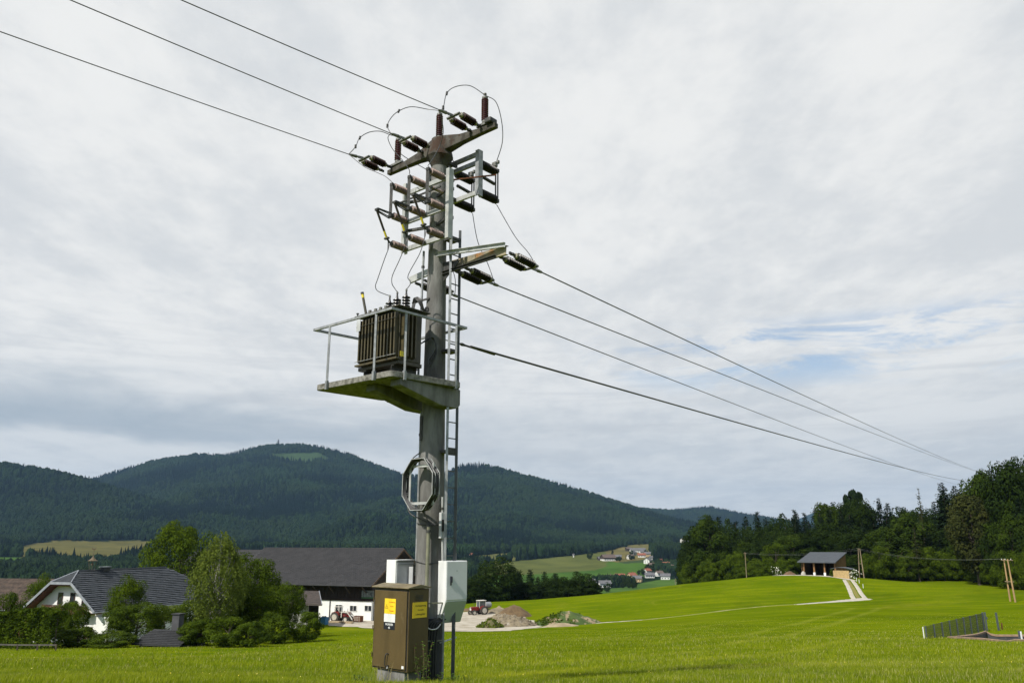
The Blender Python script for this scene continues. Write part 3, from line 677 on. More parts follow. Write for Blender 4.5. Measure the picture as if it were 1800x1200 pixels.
# ---- transformer
tr = thing('transformer', 'olive brown oil transformer with cooling fins standing on the platform', 'transformer', W(-.3, -.84, 2.795))
ta0, ta1, tb0, tb1, tz0, tz1 = -.80, .24, -1.09, -.57, 3.06, 3.97
MB().box(W((ta0+ta1)/2, (tb0+tb1)/2, (tz0+tz1)/2), (ta1-ta0, tb1-tb0, tz1-tz0), AX).build('tank', M_olive, tr, bevel=.01)
MB().box(W((ta0+ta1)/2, (tb0+tb1)/2, 4.005), (ta1-ta0+.20, tb1-tb0+.24, .025), AX).build('lid', M_olive, tr, bevel=.006)
MB().box(W((ta0+ta1)/2, (tb0+tb1)/2, 3.985), (ta1-ta0+.13, tb1-tb0+.16, .014), AX).build('lid_gasket', M_dark, tr)
fin_me = None
def fin(p, axis, dp, h0, h1):
    mb = MB(); mb.hexa([p+axis[0]*i*.006+axis[1]*j for i, j in ((-1, 0), (1, 0), (1, dp), (-1, dp))] and
        [p+axis[0]*-.007+uz*h0, p+axis[0]*.007+uz*h0, p+axis[0]*.007+axis[1]*dp+uz*(h0+.02), p+axis[0]*-.007+axis[1]*dp+uz*(h0+.02),
         p+axis[0]*-.007+uz*h1, p+axis[0]*.007+uz*h1, p+axis[0]*.007+axis[1]*dp+uz*(h1-.02), p+axis[0]*-.007+axis[1]*dp+uz*(h1-.02)])
    mb.bar(p+axis[1]*dp+uz*(h0+.03), p+axis[1]*dp+uz*(h1-.03), .030, .014, up=axis[1]); return mb
M_fin = mat('sunlit_fin_paint', (.080, .064, .028), (.055, .046, .022), 7, .45, .1, 90)  # lighter copy of the olive paint, sunlight put into its colour
nf = 12
for i in range(nf):
    fin(W(ta0+.03+(ta1-ta0-.06)*i/(nf-1), tb0, 0), (ua, -vb), .09, 3.10, 3.93).build('cooling_fin', M_fin, tr)
for i in range(4):
    fin(W(ta1, tb0+.05+.09*i, 0), (vb, ua), .07, 3.10, 3.93).build('cooling_fin', M_fin, tr)
mb = MB()
for z in (3.075,): mb.box(W((ta0+ta1)/2, tb0-.055, z), (ta1-ta0+.10, .10, .03), AX)
mb.build('fin_ledge', M_fin, tr)
MB().tube([W(ta0-.04, tb0-.112, 3.14), W(ta1+.04, tb0-.112, 3.14)], .006, 6).build('fin_tie_rod', M_galv, tr)
MB().tube([W(ta0-.04, tb0-.112, 3.80), W(ta1+.04, tb0-.112, 3.80)], .005, 6).build('fin_tie_rod', M_dark, tr)
MB().box(W((ta0+ta1)/2-.02, (tb0+tb1)/2, 3.02), (ta1-ta0+.06, tb1-tb0+.04, .07), AX).build('base_frame', M_olive, tr, bevel=.008)
for a in (-.65, .10): MB().channel(W(a, tb0-.02, 2.90), W(a, tb1+.05, 2.90), .07, .16, .012).build('skid', M_dark, tr)
for a in (-.65, .10):
    for b in (tb0+.05, tb1-.05): MB().lathe(W(a-.06, b, 2.855), W(a, b, 2.855), [(0, .03), (.002, .055), (.03, .055), (.032, .07), (.045, .07)], 14).build('wheel', M_dark, tr, smooth=True)
MB().box(W(ta1+.074, tb0+.03, 3.15), (.006, .13, .09), AX).build('yellow_label', M_yel, tr)
MB().box(W(ta0+.03, tb0-.118, 3.82), (.11, .006, .22), AX).build('rating_plate', M_greyp, tr)
for i, (a, b) in enumerate(((-.50, -.72), (-.22, -.78), (.03, -.78))):
    h = 4.02; prof = [(0, .045), (.03, .045)]; nsh = 5
    for k in range(nsh): q = .04+k*.055; prof += [(q, .03), (q+.012, .078), (q+.024, .075), (q+.036, .03)]
    prof += [(.33, .022), (.36, .018), (.40, .012), (.42, .012)]
    o = MB().lathe(W(a, b, h), W(a, b, h+1), prof, 18).build('high_voltage_bushing', M_black, tr, smooth=True)
    MB().lathe(W(a, b, h+.40), W(a, b, 9), [(0, .02), (.03, .02), (.032, .01), (.05, .01)], 8).build('terminal', M_cast, o)
for a in (-.72, -.56, -.42, -.27):
    b = -1.00; o = MB().lathe(W(a, b, 4.02), W(a, b, 9), [(0, .03), (.03, .03), (.032, .02), (.05, .032), (.07, .032), (.075, .018)], 12).build('low_voltage_bushing', M_brown, tr, smooth=True)
    MB().box(W(a, b, 4.125), (.055, .035, .055), AX).build('terminal', M_cast, o, bevel=.005); MB().tube([W(a, b, 4.1), W(a+.05, b, 4.14)], .008, 6).build('bolt', M_cast, o)
for a, b in ((ta0-.06, tb0-.08), (ta1+.06, tb0-.08), (ta1+.06, tb1+.08)): MB().lathe(W(a, b, 4.01), W(a, b, 5), [(0, .012), (.05, .012), (.051, .026), (.07, .026)], 8).build('lifting_eye', M_dark, tr)
q0, q1 = W(-.76, -1.02, 3.96), W(-.90, -1.06, 4.52)
MB().tube([q0, q0+(q1-q0)*.86], .024, 12).build('filler_pipe', M_olive, tr, smooth=True)
MB().tube([q0+(q1-q0)*.80, q0+(q1-q0)*.93], .0255, 12).build('yellow_band', M_yel, tr, smooth=True)
MB().tube([q0+(q1-q0)*.93, q1], .031, 12).build('filler_cap', M_cable, tr, smooth=True)
# wires from fuses to bushings
for i, (a, b, pp) in enumerate(((-.50, -.72, [(676, 455), (664, 490), (660, 503)]), (-.22, -.78, [(703, 455), (690, 484), (689, 498)]), (.03, -.78, [(738, 445), (721, 476), (717, 488)]))):
    a0 = (-.52, -.01, .50)[i]
    pts = [W(a0, FB-.44, 5.46), W(a0, FB-.46, 5.36)]+[FBp(*q, -.8) for q in pp]+[FBp(*(pp[-1][0]+5, pp[-1][1]+9), -.76), W(a, b, 4.45)]
    wire('fuse_lead', ('lead from the leftmost fuse down to the transformer', 'lead from the middle fuse down to the transformer', 'lead from the fuse nearest the pole down to the transformer')[i], pts, .008, group='leads from the fuses to the transformer')
# black low-voltage cables into the pole
for i in range(4):
    s = i*.025
    wire('low_voltage_cable', ('outermost black cable of the loop entering the pole', 'second black cable of the loop entering the pole', 'third black cable of the loop entering the pole', 'innermost black cable of the loop entering the pole')[i], [W(-.32+s, -.30, 4.36), W(-.24+s, -.34, 4.44), W(-.14+s, -.33, 4.36), W(-.08+s*.4, -.28, 4.22), W(-.05, -.20, 4.12)], .016, M_cable, group='black cables entering the pole')
for i in range(3):
    s = i*.03
    wire('low_voltage_cable', ('leftmost black cable hanging behind the transformer lid', 'middle black cable hanging behind the transformer lid', 'black cable hanging closest to the pole behind the transformer lid')[i], [W(-.32+s, -.30, 4.36), W(-.34+s, -.34, 4.1), W(-.30+s, -.40, 3.8), W(-.22+s, -.45, 3.5), W(-.2+s, -.45, 3.1)], .014, M_cable, group='black cables hanging behind the transformer')
for i in range(3):
    wire('low_voltage_cable', ('lowest thin black cable curving on the shaft behind the transformer', 'middle thin black cable curving on the shaft behind the transformer', 'topmost thin black cable curving on the shaft behind the transformer')[i], [W(-.1+.05*i, -.50, 3.35+.05*i), W(.05+.04*i, -.34, 3.55), W(.14+.02*i, -.22, 3.62), W(.2, -.16, 3.45-.05*i), W(.12, -.25, 3.2-.06*i)], .010, M_cable, group='thin cables curving on the shaft')
tag(MB().bar(W(-.36, -.28, 4.38), W(.02, -.2, 4.42), .03, .03).build('cable_bracket', M_dark, None, loc=W(-.2, -.2, 4.38)), 'short dark steel bracket holding black cables on the pole', 'bracket')
# ---- ladder
ld = thing('ladder', 'narrow galvanised climbing ladder running up the right side of the concrete pole', 'ladder', W(.4, .15, ZG))
LA = .40
MB().bar(W(LA, -.03, -.35), W(LA, -.03, 5.7), .028, .045).build('ladder_rail', M_galv, ld)
MB().bar(W(LA, .21, -.30), W(LA, .21, 5.80), .040, .050).build('ladder_rail', mat('grey_ladder_rail', (.09, .095, .10), (.065, .07, .075), 6, .5, metal=.3), ld)
MB().bar(W(LA, .21, ZG-.2), W(LA, .21, -.2), .055, .06).build('ladder_foot', MATS['grey_ladder_rail'], ld)
MB().bar(W(LA, -.03, ZG-.2), W(LA, -.03, -.9), .03, .03).build('ladder_foot', M_galv, ld)
rung0 = None
for i in range(29):
    z = -.25+i*.29-.02*0
    if z > 5.75 or z > 5.7: break
    if 0: pass
    r_o = MB().bar(W(LA, -.02, z), W(LA, .20, z), .018, .018).build('rung', MATS['grey_ladder_rail'], ld) if rung0 is None else None
    if rung0 is None: rung0 = r_o
    else: c_ = rung0.copy(); C.objects.link(c_); c_.parent = ld; c_.location = (0, 0, i*.29)
for z in (5.6, 3.4, 1.55): MB().box(W(.31, .09, z), (.22, .24, .05), AX).build('ladder_bracket', M_dark, ld)
MB().box(W(LA, .09, 1.55), (.03, .23, .13), AX).build('ladder_plate', M_dark, ld)
# conduits
def conduit(name, label, pts, r, m, clamps=(), group=None):
    t = thing(name, label, 'conduit', pts[-1], group); MB().tube(pts, r, 10).build('pipe', m, t, smooth=True)
    for c_ in clamps: MB().lathe(c_-uz*.02, c_+uz*.1, [(0, r), (.001, r*1.5), (.04, r*1.5), (.041, r)], 10).build('pipe_clamp', M_dark, t)
    return t
conduit('conduit', 'thin grey conduit down the left side of the pole below the platform', [W(-.33, .0, 2.34), W(-.345, .0, 1.0), W(-.355, .0, -.6)], .022, M_galv, [W(-.347, 0, .6), W(-.336, .0, 1.9)], 'grey conduits on the pole')
conduit('conduit', 'thin grey conduit beside the upper pole between switch and platform', [W(-.20, -.17, 5.42), W(-.215, -.17, 4.9), W(-.23, -.17, 4.0), W(-.26, -.17, 2.82)], .022, M_galv, [W(-.21, -.17, 5.1)], 'grey conduits on the pole')
conduit('conduit', 'olive protective pipe with a black cap on the front of the pole', [W(.21, -.25, .27), W(.22, -.27, -.6), W(.24, -.30, -2.2)], .032, M_olpipe, [W(.21, -.25, .16)])
MBc = MB().lathe(W(.21, -.25, .24), W(.21, -.25, 1), [(0, .03), (.001, .042), (.07, .042), (.08, .02)], 12); tag(MBc.build('pipe_cap', M_cable, None, loc=W(.21, -.25, .24), smooth=True), 'black rubber cap where cables enter the olive pipe', 'cap')
conduit('conduit', 'pale pipe on the right side of the pole running down to the white cabinet', [W(.30, -.02, .75), W(.31, -.02, .2), W(.335, -.02, -.34)], .018, M_galvw, [W(.305, -.02, .55)])
s3 = thing('lattice_insulating_strip', 'pale slotted cable entry strip on the right edge of the shaft', 'cable box', W(.33, -.02, .1))
MB().box(W(.33, -.05, .26), (.06, .09, .44), AX).build('strip', M_greyp, s3, bevel=.008)
MB().box(W(.365, -.05, .26), (.02, .07, .20), AX).build('slot', M_cable, s3)
# ---- octagonal cable reserve frame
oc = thing('cable_reserve_frame', 'octagonal galvanised frame holding a coil of black cable on the pole', 'cable frame', W(.10, -.45, .9))
def octo(cx_, cz_, rx, rz, b): return [W(cx_+.10+rx*math.cos(t), b, cz_+rz*math.sin(t)) for t in [math.radians(22.5+45*k) for k in range(9)]]
for b, k in ((-.54, 1.0), (-.46, .97), (-.37, 1.0)):
    mb = MB(); pp = octo(.10, .95, .41*k, .475*k, b)
    for i in range(8): mb.bar(pp[i], pp[i+1], .010 if b != -.46 else .03, .010 if b != -.46 else .010)
    mb.build('ring_rod', M_galvw, oc)
mb = MB()
for i, t in enumerate([math.radians(22.5+45*k) for k in range(8)]):
    for s in (-.04, .04):
        cx_, cz_ = .20+.41*math.cos(t+s), .95+.475*math.sin(t+s); mb.bar(W(cx_, -.54, cz_), W(.20+(cx_-.20)*.86, -.46, .95+(cz_-.95)*.86), .006, .006); mb.bar(W(.20+(cx_-.20)*.86, -.46, .95+(cz_-.95)*.86), W(cx_, -.37, cz_), .006, .006)
mb.build('retaining_hooks', M_galvw, oc)
for a in (-.09, .49): MB().box(W(a, -.44, .95), (.042, .014, .72), AX).build('frame_strut', M_galvw, oc)
for z in (1.27, .63): MB().box(W(.20, -.425, z), (.62, .014, .045), AX).build('frame_strut', M_galvw, oc)
for z in (1.27, .63): MB().box(W(.05, -.32, z), (.06, .20, .035), AX).build('frame_bracket', M_dark, oc)
coil = thing('cable_coil', 'black cable wound several turns round the octagonal frame', 'cable', W(.10, -.46, .9))
for k in range(7):
    f = .955-.020*(k % 3); b = -.525+.022*k
    pp = octo(.10, .95, .41*f, .475*f, b)[:-1]; pp = pp+[pp[0]]
    MB().tube(smooth_path(pp, 3), .014, 6, False).build('cable_turn', M_cable, coil, smooth=True)
wire('cable_tail', 'black cable tail running from the coil into the olive pipe', [W(-.2, -.40, .62), W(-.10, -.40, .46), W(.12, -.34, .36), W(.20, -.25, .30)], .010, M_cable, group='cable tails below the coil')
wire('cable_tail', 'second thin cable tail hanging straight down from the coil', [W(.22, -.45, .52), W(.22, -.34, .42), W(.215, -.25, .30)], .008, M_cable, group='cable tails below the coil')
wire('cable_tail', 'black cable climbing from the coil top onto the conduit', [W(-.1, -.42, 1.36), W(-.17, -.3, 1.45), W(-.24, -.1, 1.55)], .010, M_cable)
# ---- line conductors
def span(name, label, p0, p1, sag, r, group, m=M_wire):
    pts = []; n = 40
    for i in range(n+1):
        t = (i/n)**1.6; p = p0.lerp(p1, t); p = p-uz*4*sag*t*(1-t); pts.append(p)
    return tag(MB().tube(pts, r, 6).build(name, m, None, loc=p0, smooth=True), label, 'power line', group)
g = 'outgoing bare conductors to the forest edge'
span('power_line', 'upper bare conductor running right from the lower cross-arm tip to the forest', TR[0], P(1760, 838, 186), .75, .013, g)
span('power_line', 'middle bare conductor of the three running right to the forest', TR[1], P(1748, 838, 186), .30, .013, g)
span('power_line', 'lowest bare conductor starting behind the pole and running right', TR[2], P(1700, 855, 186), .50, .013, g)
ab0 = W(.24, .40, 3.62)
pAB = span('insulated_power_line', 'thick black bundled cable running right from below the railing to the forest', ab0+Vector((.20, .23, 0)), P(1712, 846, 170), .5, .022, 'low voltage cable', M_cable)
t = thing('cable_clamp', 'wedge clamp and eye holding the thick black cable to the pole', 'clamp', ab0)
mb = MB(); mb.tube([W(.18, .1, 3.64), ab0], .010, 6); mb.build('hook', M_cast, t)
q = ab0+Vector((.20, .23, 0)); e = (P(1712, 846, 170)-q).normalized(); e = (e+uz*-.035).normalized()
MB().rings([ab0, ab0+e*.08, ab0+e*.2, ab0+e*.34], [.012, .034, .020, .018], 8).build('wedge', M_dark, t, smooth=True)
MB().tube([ab0+e*.12, ab0+e*1.2+uz*.008], .021, 8).build('sleeve', M_cable, t, smooth=True)
g = 'incoming bare conductors over the camera'
for p0, q, lab in zip(TL, (FBp(320, 0, -5.6), FBp(125, 0, -6.65), FBp(0, 55, -7.07)), ('uppermost bare conductor leaving the top edge left of the pole', 'middle bare conductor of the three leaving the top left', 'lowest bare conductor leaving the left edge of the picture')):
    d = q-p0; span('power_line', lab, p0, p0+d*3.2+uz*.25, .10, .0085, g)
# ---- cabinets at the foot
bx = thing('distribution_cabinet', 'brown steel distribution cabinet with yellow warning labels on a concrete plinth', 'cabinet', W(.1, -.8, ZG))
a0, a1, b0, b1, z0, z1 = -.26, .60, -1.0, -.57, -2.0, -.76
MB().box(W((a0+a1)/2, (b0+b1)/2, (z0+z1)/2), (a1-a0, b1-b0, z1-z0), AX).build('cabinet_body', M_box, bx, bevel=.006)
MB().box(W((a0+a1)/2+.003, b0-.012, (z0+z1)/2-.0), (a1-a0-.075, .020, z1-z0-.06), AX).build('door', M_box, bx, bevel=.005)
MB().box(W((a0+a1)/2, b0-.0015, (z0+z1)/2), (a1-a0-.035, .003, z1-z0-.025), AX).build('door_seal', M_cable, bx)
mb = MB(); am = (a0+a1)/2
for s in (1,):
    e0, e1, c0, c1 = a0-.025, a1+.03, b0-.05, b1+.03; bm = (b0+b1)/2
    pr = [(c0, z1+.012), (c1, z1+.012), (c1, z1+.03), (bm, z1+.075), (c0, z1+.03)]
    mb.prism([W(e0, b, z) for b, z in pr], ua*(e1-e0))
mb.build('lid', M_boxlid, bx, bevel=.006)
MB().box(W(am, bm, -2.22), (.66, .36, .44), AX).build('plinth', M_con, bx, bevel=.01)
mb = MB(); hp = W(am+.00, b0-.03, -1.84); mb.tube(smooth_path([hp+uz*-.10-vb*-.01, hp+uz*-.10-vb*.03-ua*.03, hp-vb*.035-ua*.035, hp+uz*.08-vb*.03-ua*.02, hp+uz*.08-vb*-.01], 4), .010, 6)
mb.box(hp+uz*-.10, (.03, .02, .03), AX); mb.build('handle', M_cable, bx, smooth=True)
MB().box(hp+uz*-.12-ua*.01, (.03, .022, .03), AX).build('padlock', M_greyp, bx)
for z in (-.95, -1.38, -1.80): MB().lathe(W(a0+.012, b0-.022, z-.035), W(a0+.012, b0-.022, z+1), [(0, .009), (.07, .009)], 8).build('hinge', M_box, bx, smooth=True)
for k in range(4): MB().box(W(a1+.003, bm, -.86-.022*k), (.006, .16, .009), AX).build('vent_slot', M_cable, bx)
MB().box(W(a1-.08, b0-.026, -1.93), (.05, .01, .04), AX).build('door_sticker', M_white, bx)
M_lab = mat('warning_yellow', (.86, .60, .02), (.80, .55, .02), 5, .5); M_blk = mat('plate_black', (.012, .014, .022), (.02, .02, .028), 5, .4); M_orange = mat('orange_print', (.62, .13, .01), (.6, .12, .01), 5, .5)
M_ink = mat('dark_print', (.05, .02, .01), (.04, .02, .01), 5, .5)
def text_on(txt, c, ax, size, m, parent, name='lettering', bold=0.0):
    cu = bpy.data.curves.new('text_curve', 'FONT'); cu.body = txt; cu.size = size; cu.align_x = 'CENTER'; cu.align_y = 'CENTER'; cu.extrude = .0008; cu.offset = bold
    tmp = bpy.data.objects.new('tmp', cu); C.objects.link(tmp); bpy.context.view_layer.update()
    me = bpy.data.meshes.new_from_object(tmp.evaluated_get(bpy.context.evaluated_depsgraph_get())); C.objects.unlink(tmp); bpy.data.objects.remove(tmp); bpy.data.curves.remove(cu)
    M4 = Matrix((ax[0], ax[1], ax[2])).transposed().to_4x4(); M4.translation = Vector(c)-(ORG[parent.name]); me.transform(M4)
    me.materials.clear(); me.materials.append(m); return link(name, me, parent)
FX = (ua, uz, -vb); SX = (vb, uz, ua)       # lettering axes for the front and the right side
yb = b0-.024
pl = MB().box(W(am, yb, -1.03), (.27, .004, .235), AX).build('warning_label', M_lab, bx)
text_on('Hochspannung', W(am+.045, yb-.003, -.965), FX, .024, M_orange, pl); text_on('Vorsicht', W(am+.045, yb-.003, -1.03), FX, .024, M_orange, pl); text_on('Lebensgefahr', W(am+.045, yb-.003, -1.10), FX, .022, M_orange, pl)
def tri(c, ax, s, m, parent):
    mb = MB(); v = [Vector(c)+ax[0]*s*math.cos(t)+ax[1]*s*math.sin(t) for t in (math.pi/2, math.pi*7/6, math.pi*11/6)]
    for i in range(3): mb.bar(v[i], v[(i+1) % 3], .005, .001, up=ax[2])
    z_ = [(.1, .55), (-.15, .05), (.02, .05), (-.08, -.4), (.2, .12), (.03, .12)]
    mb.prism([Vector(c)+ax[0]*s*.8*x_+ax[1]*s*.8*y_ for x_, y_ in z_], ax[2]*.001); mb.build('lightning_triangle', m, parent)
tri(W(am-.085, yb-.0025, -1.045), FX, .040, M_ink, pl)
pw = MB().box(W(am-.005, yb, -1.212), (.27, .004, .125), AX).build('blank_label', M_white, bx)
pb = MB().box(W(am-.008, yb, -1.333), (.27, .004, .11), AX).build('number_plate', M_blk, bx)
text_on('WUNDER', W(am-.008, yb-.003, -1.312), FX, .042, M_white, pb, bold=.001); text_on('40', W(am-.008, yb-.003, -1.362), FX, .042, M_white, pb, bold=.001)
ps = MB().box(W(a1+.004, bm+.015, -1.08), (.004, .31, .24), AX).build('warning_label', M_lab, bx)
text_on('Hochspannung', W(a1+.007, bm+.030, -1.015), SX, .040, M_ink, ps); text_on('Vorsicht', W(a1+.007, bm+.03, -1.08), SX, .038, M_ink, ps); text_on('Lebensgefahr', W(a1+.007, bm+.03, -1.145), SX, .040, M_ink, ps)
# dried grass stuck to the cabinet's door
M_straw = mat('dry_stalk', (.42, .36, .16), (.30, .27, .12), 20, .8)
def tuft(name, label, c, n, h, spread, m, w=.006, lean=0, group=None, cat='grass tuft'):
    vs = []; fs = []
    for i in range(n):
        a = random.random()*6.28; r = spread*random.random()**.7; b = Vector(c)+Vector((math.cos(a)*r, math.sin(a)*r, 0)); hh = h*random.uniform(.5, 1.1)
        t2 = Vector((random.gauss(0, .16), random.gauss(0, .16), 1))*hh; s = Vector((math.cos(a*3), math.sin(a*3), 0))*w
        k = len(vs); mid_ = b+t2*.55+Vector((0, 0, hh*.04)); tip = b+t2+Vector((t2.x*.5, t2.y*.5, -hh*.06))
        vs += [b-s, b+s, mid_+s*.8, mid_-s*.8, tip]; fs += [(k, k+1, k+2, k+3), (k+3, k+2, k+4)]
    mb = MB(); mb.v = [Vector(v) for v in vs]; mb.f = fs
    return tag(mb.build(name, m, None, loc=c), label, cat, group)
wc = thing('meter_cabinet', 'pale grey door cabinet with a slanted grey-green lower half, right of the pole', 'cabinet', W(.42, .15, -.9))
A0, A1, B0, B1 = .27, .51, -.06, .39
prof = [(A0, -.335), (A1, -.335), (A1, -.99), (A0+.06, -1.36), (A0, -1.36)]
MB().prism([W(a, B0, z) for a, z in prof], vb*(B1-B0)).build('cabinet_body', M_white, wc, bevel=.006)
MB().box(W(A1+.008, (B0+B1)/2, -.66), (.014, B1-B0-.012, .635), AX).build('door', mat('shaded_door_white', (.60, .62, .61), (.56, .58, .57), 3, .45), wc, bevel=.006)  # door darker than the white body: shade of this face put into its colour
d = (W(A0+.06, 0, -1.36)-W(A1, 0, -.99)); L_ = d.length; d.normalize(); nrm = d.cross(vb); nrm = nrm if nrm.dot(ua) > 0 else -nrm
MB().box((W(A1, (B0+B1)/2, -.99)+W(A0+.06, (B0+B1)/2, -1.36))/2+nrm*.006, (B1-B0-.004, L_-.02, .010), (vb, d, nrm)).build('slanted_cover', M_grnwh, wc)
mb = MB(); hb = W(A1+.022, B0+.09, -.66); mb.box(hb, (.016, .028, .15), AX); mb.box(hb+ua*.02+uz*.02, (.03, .022, .10), AX); mb.build('handle', M_blk, wc, bevel=.005)
MB().lathe(W(A1+.014, B0+.22, -.50), W(9, B0+.22, -.50), [(0, .006), (.006, .006)], 8).build('lock', M_dark, wc)
MB().box(W(A0-.03, -.02, -.62), (.05, .10, .42), AX).build('mounting_plate', M_greyp, wc, bevel=.004)
MB().lathe(W(.0, 0, -.56), W(0, 0, 1), [(0, .26), (.002, .272), (.05, .272), (.052, .26)], 28).build('strap', mat('brass_strap', (.40, .34, .20), (.3, .26, .16), 6, .5, metal=.5), wc, smooth=True)
wc.rotation_euler[2] = math.radians(-8)
hd = thing('cable_hood', 'white open sheet-metal hood behind the brown cabinet, left of the pole', 'hood', W(-.4, -.25, -.6))
MB().box(W(-.47, -.47, -.60), (.24, .02, .56), AX).build('front_sheet', M_white, hd)
MB().box(W(-.345, -.27, -.62), (.012, .38, .50), AX).build('side_sheet', M_greyp, hd)
MB().box(W(-.46, -.26, -.33), (.26, .42, .014), AX).build('top_sheet', M_white, hd)
MB().channel(W(-.338, -.46, -.365), W(-.338, -.06, -.365), .03, .075).build('top_rail', M_galv, hd)
MB().box(W(-.26, -.20, -.66), (.10, .02, .44), AX).build('mounting_plate', M_greyp, hd, bevel=.004)
# struts between pole and cabinet, grounding strip
t = thing('cable_support', 'dim steel cross pieces carrying cables between the pole and the brown cabinet', 'bracket', W(.3, -.4, -1.4))
for z in (-1.02, -1.62): MB().bar(W(.22, -.45, z), W(.40, -.05, z), .03, .02).build('cross_piece', M_olpipe, t)
for k in range(5): wire('supply_cable', ('black supply cable closest to the brown cabinet at the pole foot', 'second black supply cable from the brown cabinet', 'middle black supply cable at the pole foot', 'fourth black supply cable, beside the grey foot', 'black supply cable closest to the ladder foot')[k], [W(.26+.03*k, -.30+.03*k, ZG-.1), W(.26+.03*k, -.30+.03*k, -1.7), W(.28+.025*k, -.26+.04*k, -1.36), W(.34, -.05+.04*k, -1.28)], .017, M_cable, group='supply cables at the pole foot')
wire('supply_cable', 'grey cable looping between brown cabinet and pale cabinet', [W(.42, -.55, -1.25), W(.45, -.42, -1.40), W(.45, -.25, -1.42), W(.40, -.1, -1.36)], .010, M_greyp)
MB_ = MB().bar(W(LA-.03, -.08, -1.66), W(LA, .28, -1.60), .02, .02)
tag(MB_.build('foot_rung', M_greyp, None, loc=W(LA, .1, -1.63)), 'single pale steel rung low beside the ladder foot', 'rung')
# leafy sprig and grass at the foot
def leafy(name, label, c, h, n, m, stem_m, spread=.12, leaf=.035, cat='plant', group=None):
    t = thing(name, label, cat, c, group); mb = MB(); lv = MB()
    for s in range(n):
        a = random.random()*6.28; top = Vector(c)+Vector((math.cos(a)*spread*random.random()*1.6, math.sin(a)*spread*random.random()*1.6, h*random.uniform(.6, 1)))
        b = Vector(c)+Vector((math.cos(a)*spread*.3, math.sin(a)*spread*.3, -.03)); path = smooth_path([b, b.lerp(top, .5)+Vector((random.gauss(0, .02), random.gauss(0, .02), 0)), top], 5)
        mb.tube(path, .003, 5)
        for i, p in enumerate(path[2:]):
            for k in range(3):
                q = random.random()*6.28; d = Vector((math.cos(q), math.sin(q), random.uniform(-.3, .5))).normalized(); w = d.cross(uz).normalized()*leaf*.4*random.uniform(.8, 1.3); l = d*leaf*random.uniform(.8, 1.6)
                lv.add([p, p+l*.5+w, p+l, p+l*.5-w, p+l*.5+Vector((0, 0, -.004))], [(0, 3, 4), (0, 4, 1), (1, 4, 2), (4, 3, 2)])
    mb.build('stems', stem_m, t); lv.build('leaves', m, t); return t
M_leafy = mat('fresh_leaf', (.13, .23, .02), (.085, .16, .015), 15, .5, trans=.4); M_stem = mat('reddish_stem', (.13, .07, .04), (.09, .10, .03), 12, .7)
def WG(a, b, dz=0): p = W(a, b, 0); return Vector((p.x, p.y, G(p.x, p.y)+dz))
leafy('weed', 'leafy green climber with a reddish stem right of the brown cabinet', WG(.72, -.75), .72, 7, M_leafy, M_stem)
leafy('weed', 'low nettle-like weeds in the shade at the ladder foot', WG(.85, -.25), .25, 9, M_leafy, M_stem, .16)
leafy('weed', 'small weed at the left front corner of the plinth', WG(-.35, -1.15), .22, 6, M_leafy, M_stem, .10)
M_gr2 = mat('tall_grass_blade', (.16, .23, .02), (.24, .25, .05), 9, .7, trans=.35)
tuft('tall_grass', 'tall seeding grass leaning against the front of the brown cabinet', WG(.1, -1.22), 90, .30, .45, M_gr2, .004)
tuft('tall_grass', 'dry straw stalks sticking up before the cabinet door', WG(.35, -1.15), 18, .5, .35, M_straw, .0035)
tuft('tall_grass', 'grass clump behind the ladder foot right of the pole', WG(.6, .1), 90, .28, .35, M_gr2, .005)
tuft('tall_grass', 'grass clump left of the concrete plinth', WG(-.6, -.9), 90, .28, .35, M_gr2, .004)
# ------------------------------------------------------------------ trees
def leafmat(name, c1, c2, scale=1.2, trans=.28, c3=None):
    return mat(name, c1, c2, scale=scale, rough=.8, detail=4, spec=.05, trans=trans, c3=c3, c3scale=.5, c3thr=(.5, .7))
L_lime = leafmat('linden_leaves', (.085, .125, .005), (.042, .070, .004))
L_bush = leafmat('bush_leaves', (.080, .120, .007), (.036, .060, .005))
L_mid = leafmat('broadleaf_leaves', (.078, .116, .007), (.034, .058, .005))
L_yel = leafmat('young_yellow_leaves', (.12, .155, .014), (.075, .11, .012))
L_birch = leafmat('birch_leaves', (.150, .190, .030), (.095, .130, .020), trans=.35)
L_for = leafmat('forest_leaves', (.022, .038, .005), (.012, .024, .004), .5, .2)
L_for2 = leafmat('forest_light_leaves', (.040, .064, .006), (.024, .043, .005), .5, .2)
L_olive = leafmat('forest_olive_leaves', (.046, .052, .012), (.030, .038, .010), .5, .2)
L_spr = leafmat('spruce_needles', (.014, .026, .009), (.009, .018, .007), .6, .05)
L_dark = leafmat('beech_dark_leaves', (.026, .044, .006), (.015, .029, .005), .5, .2)
M_bark = mat('bark', (.085, .065, .045), (.045, .036, .027), 6, .95, .5, 30, stretch=(1, 1, .3))
M_bir = mat('birch_bark', (.42, .40, .36), (.12, .11, .10), 5, .8, .2, 30, stretch=(.6, .6, 3))
M_wood = mat('weathered_pole_wood', (.26, .20, .12), (.15, .12, .08), 4, .9, .3, 40, stretch=(2, 2, .3))
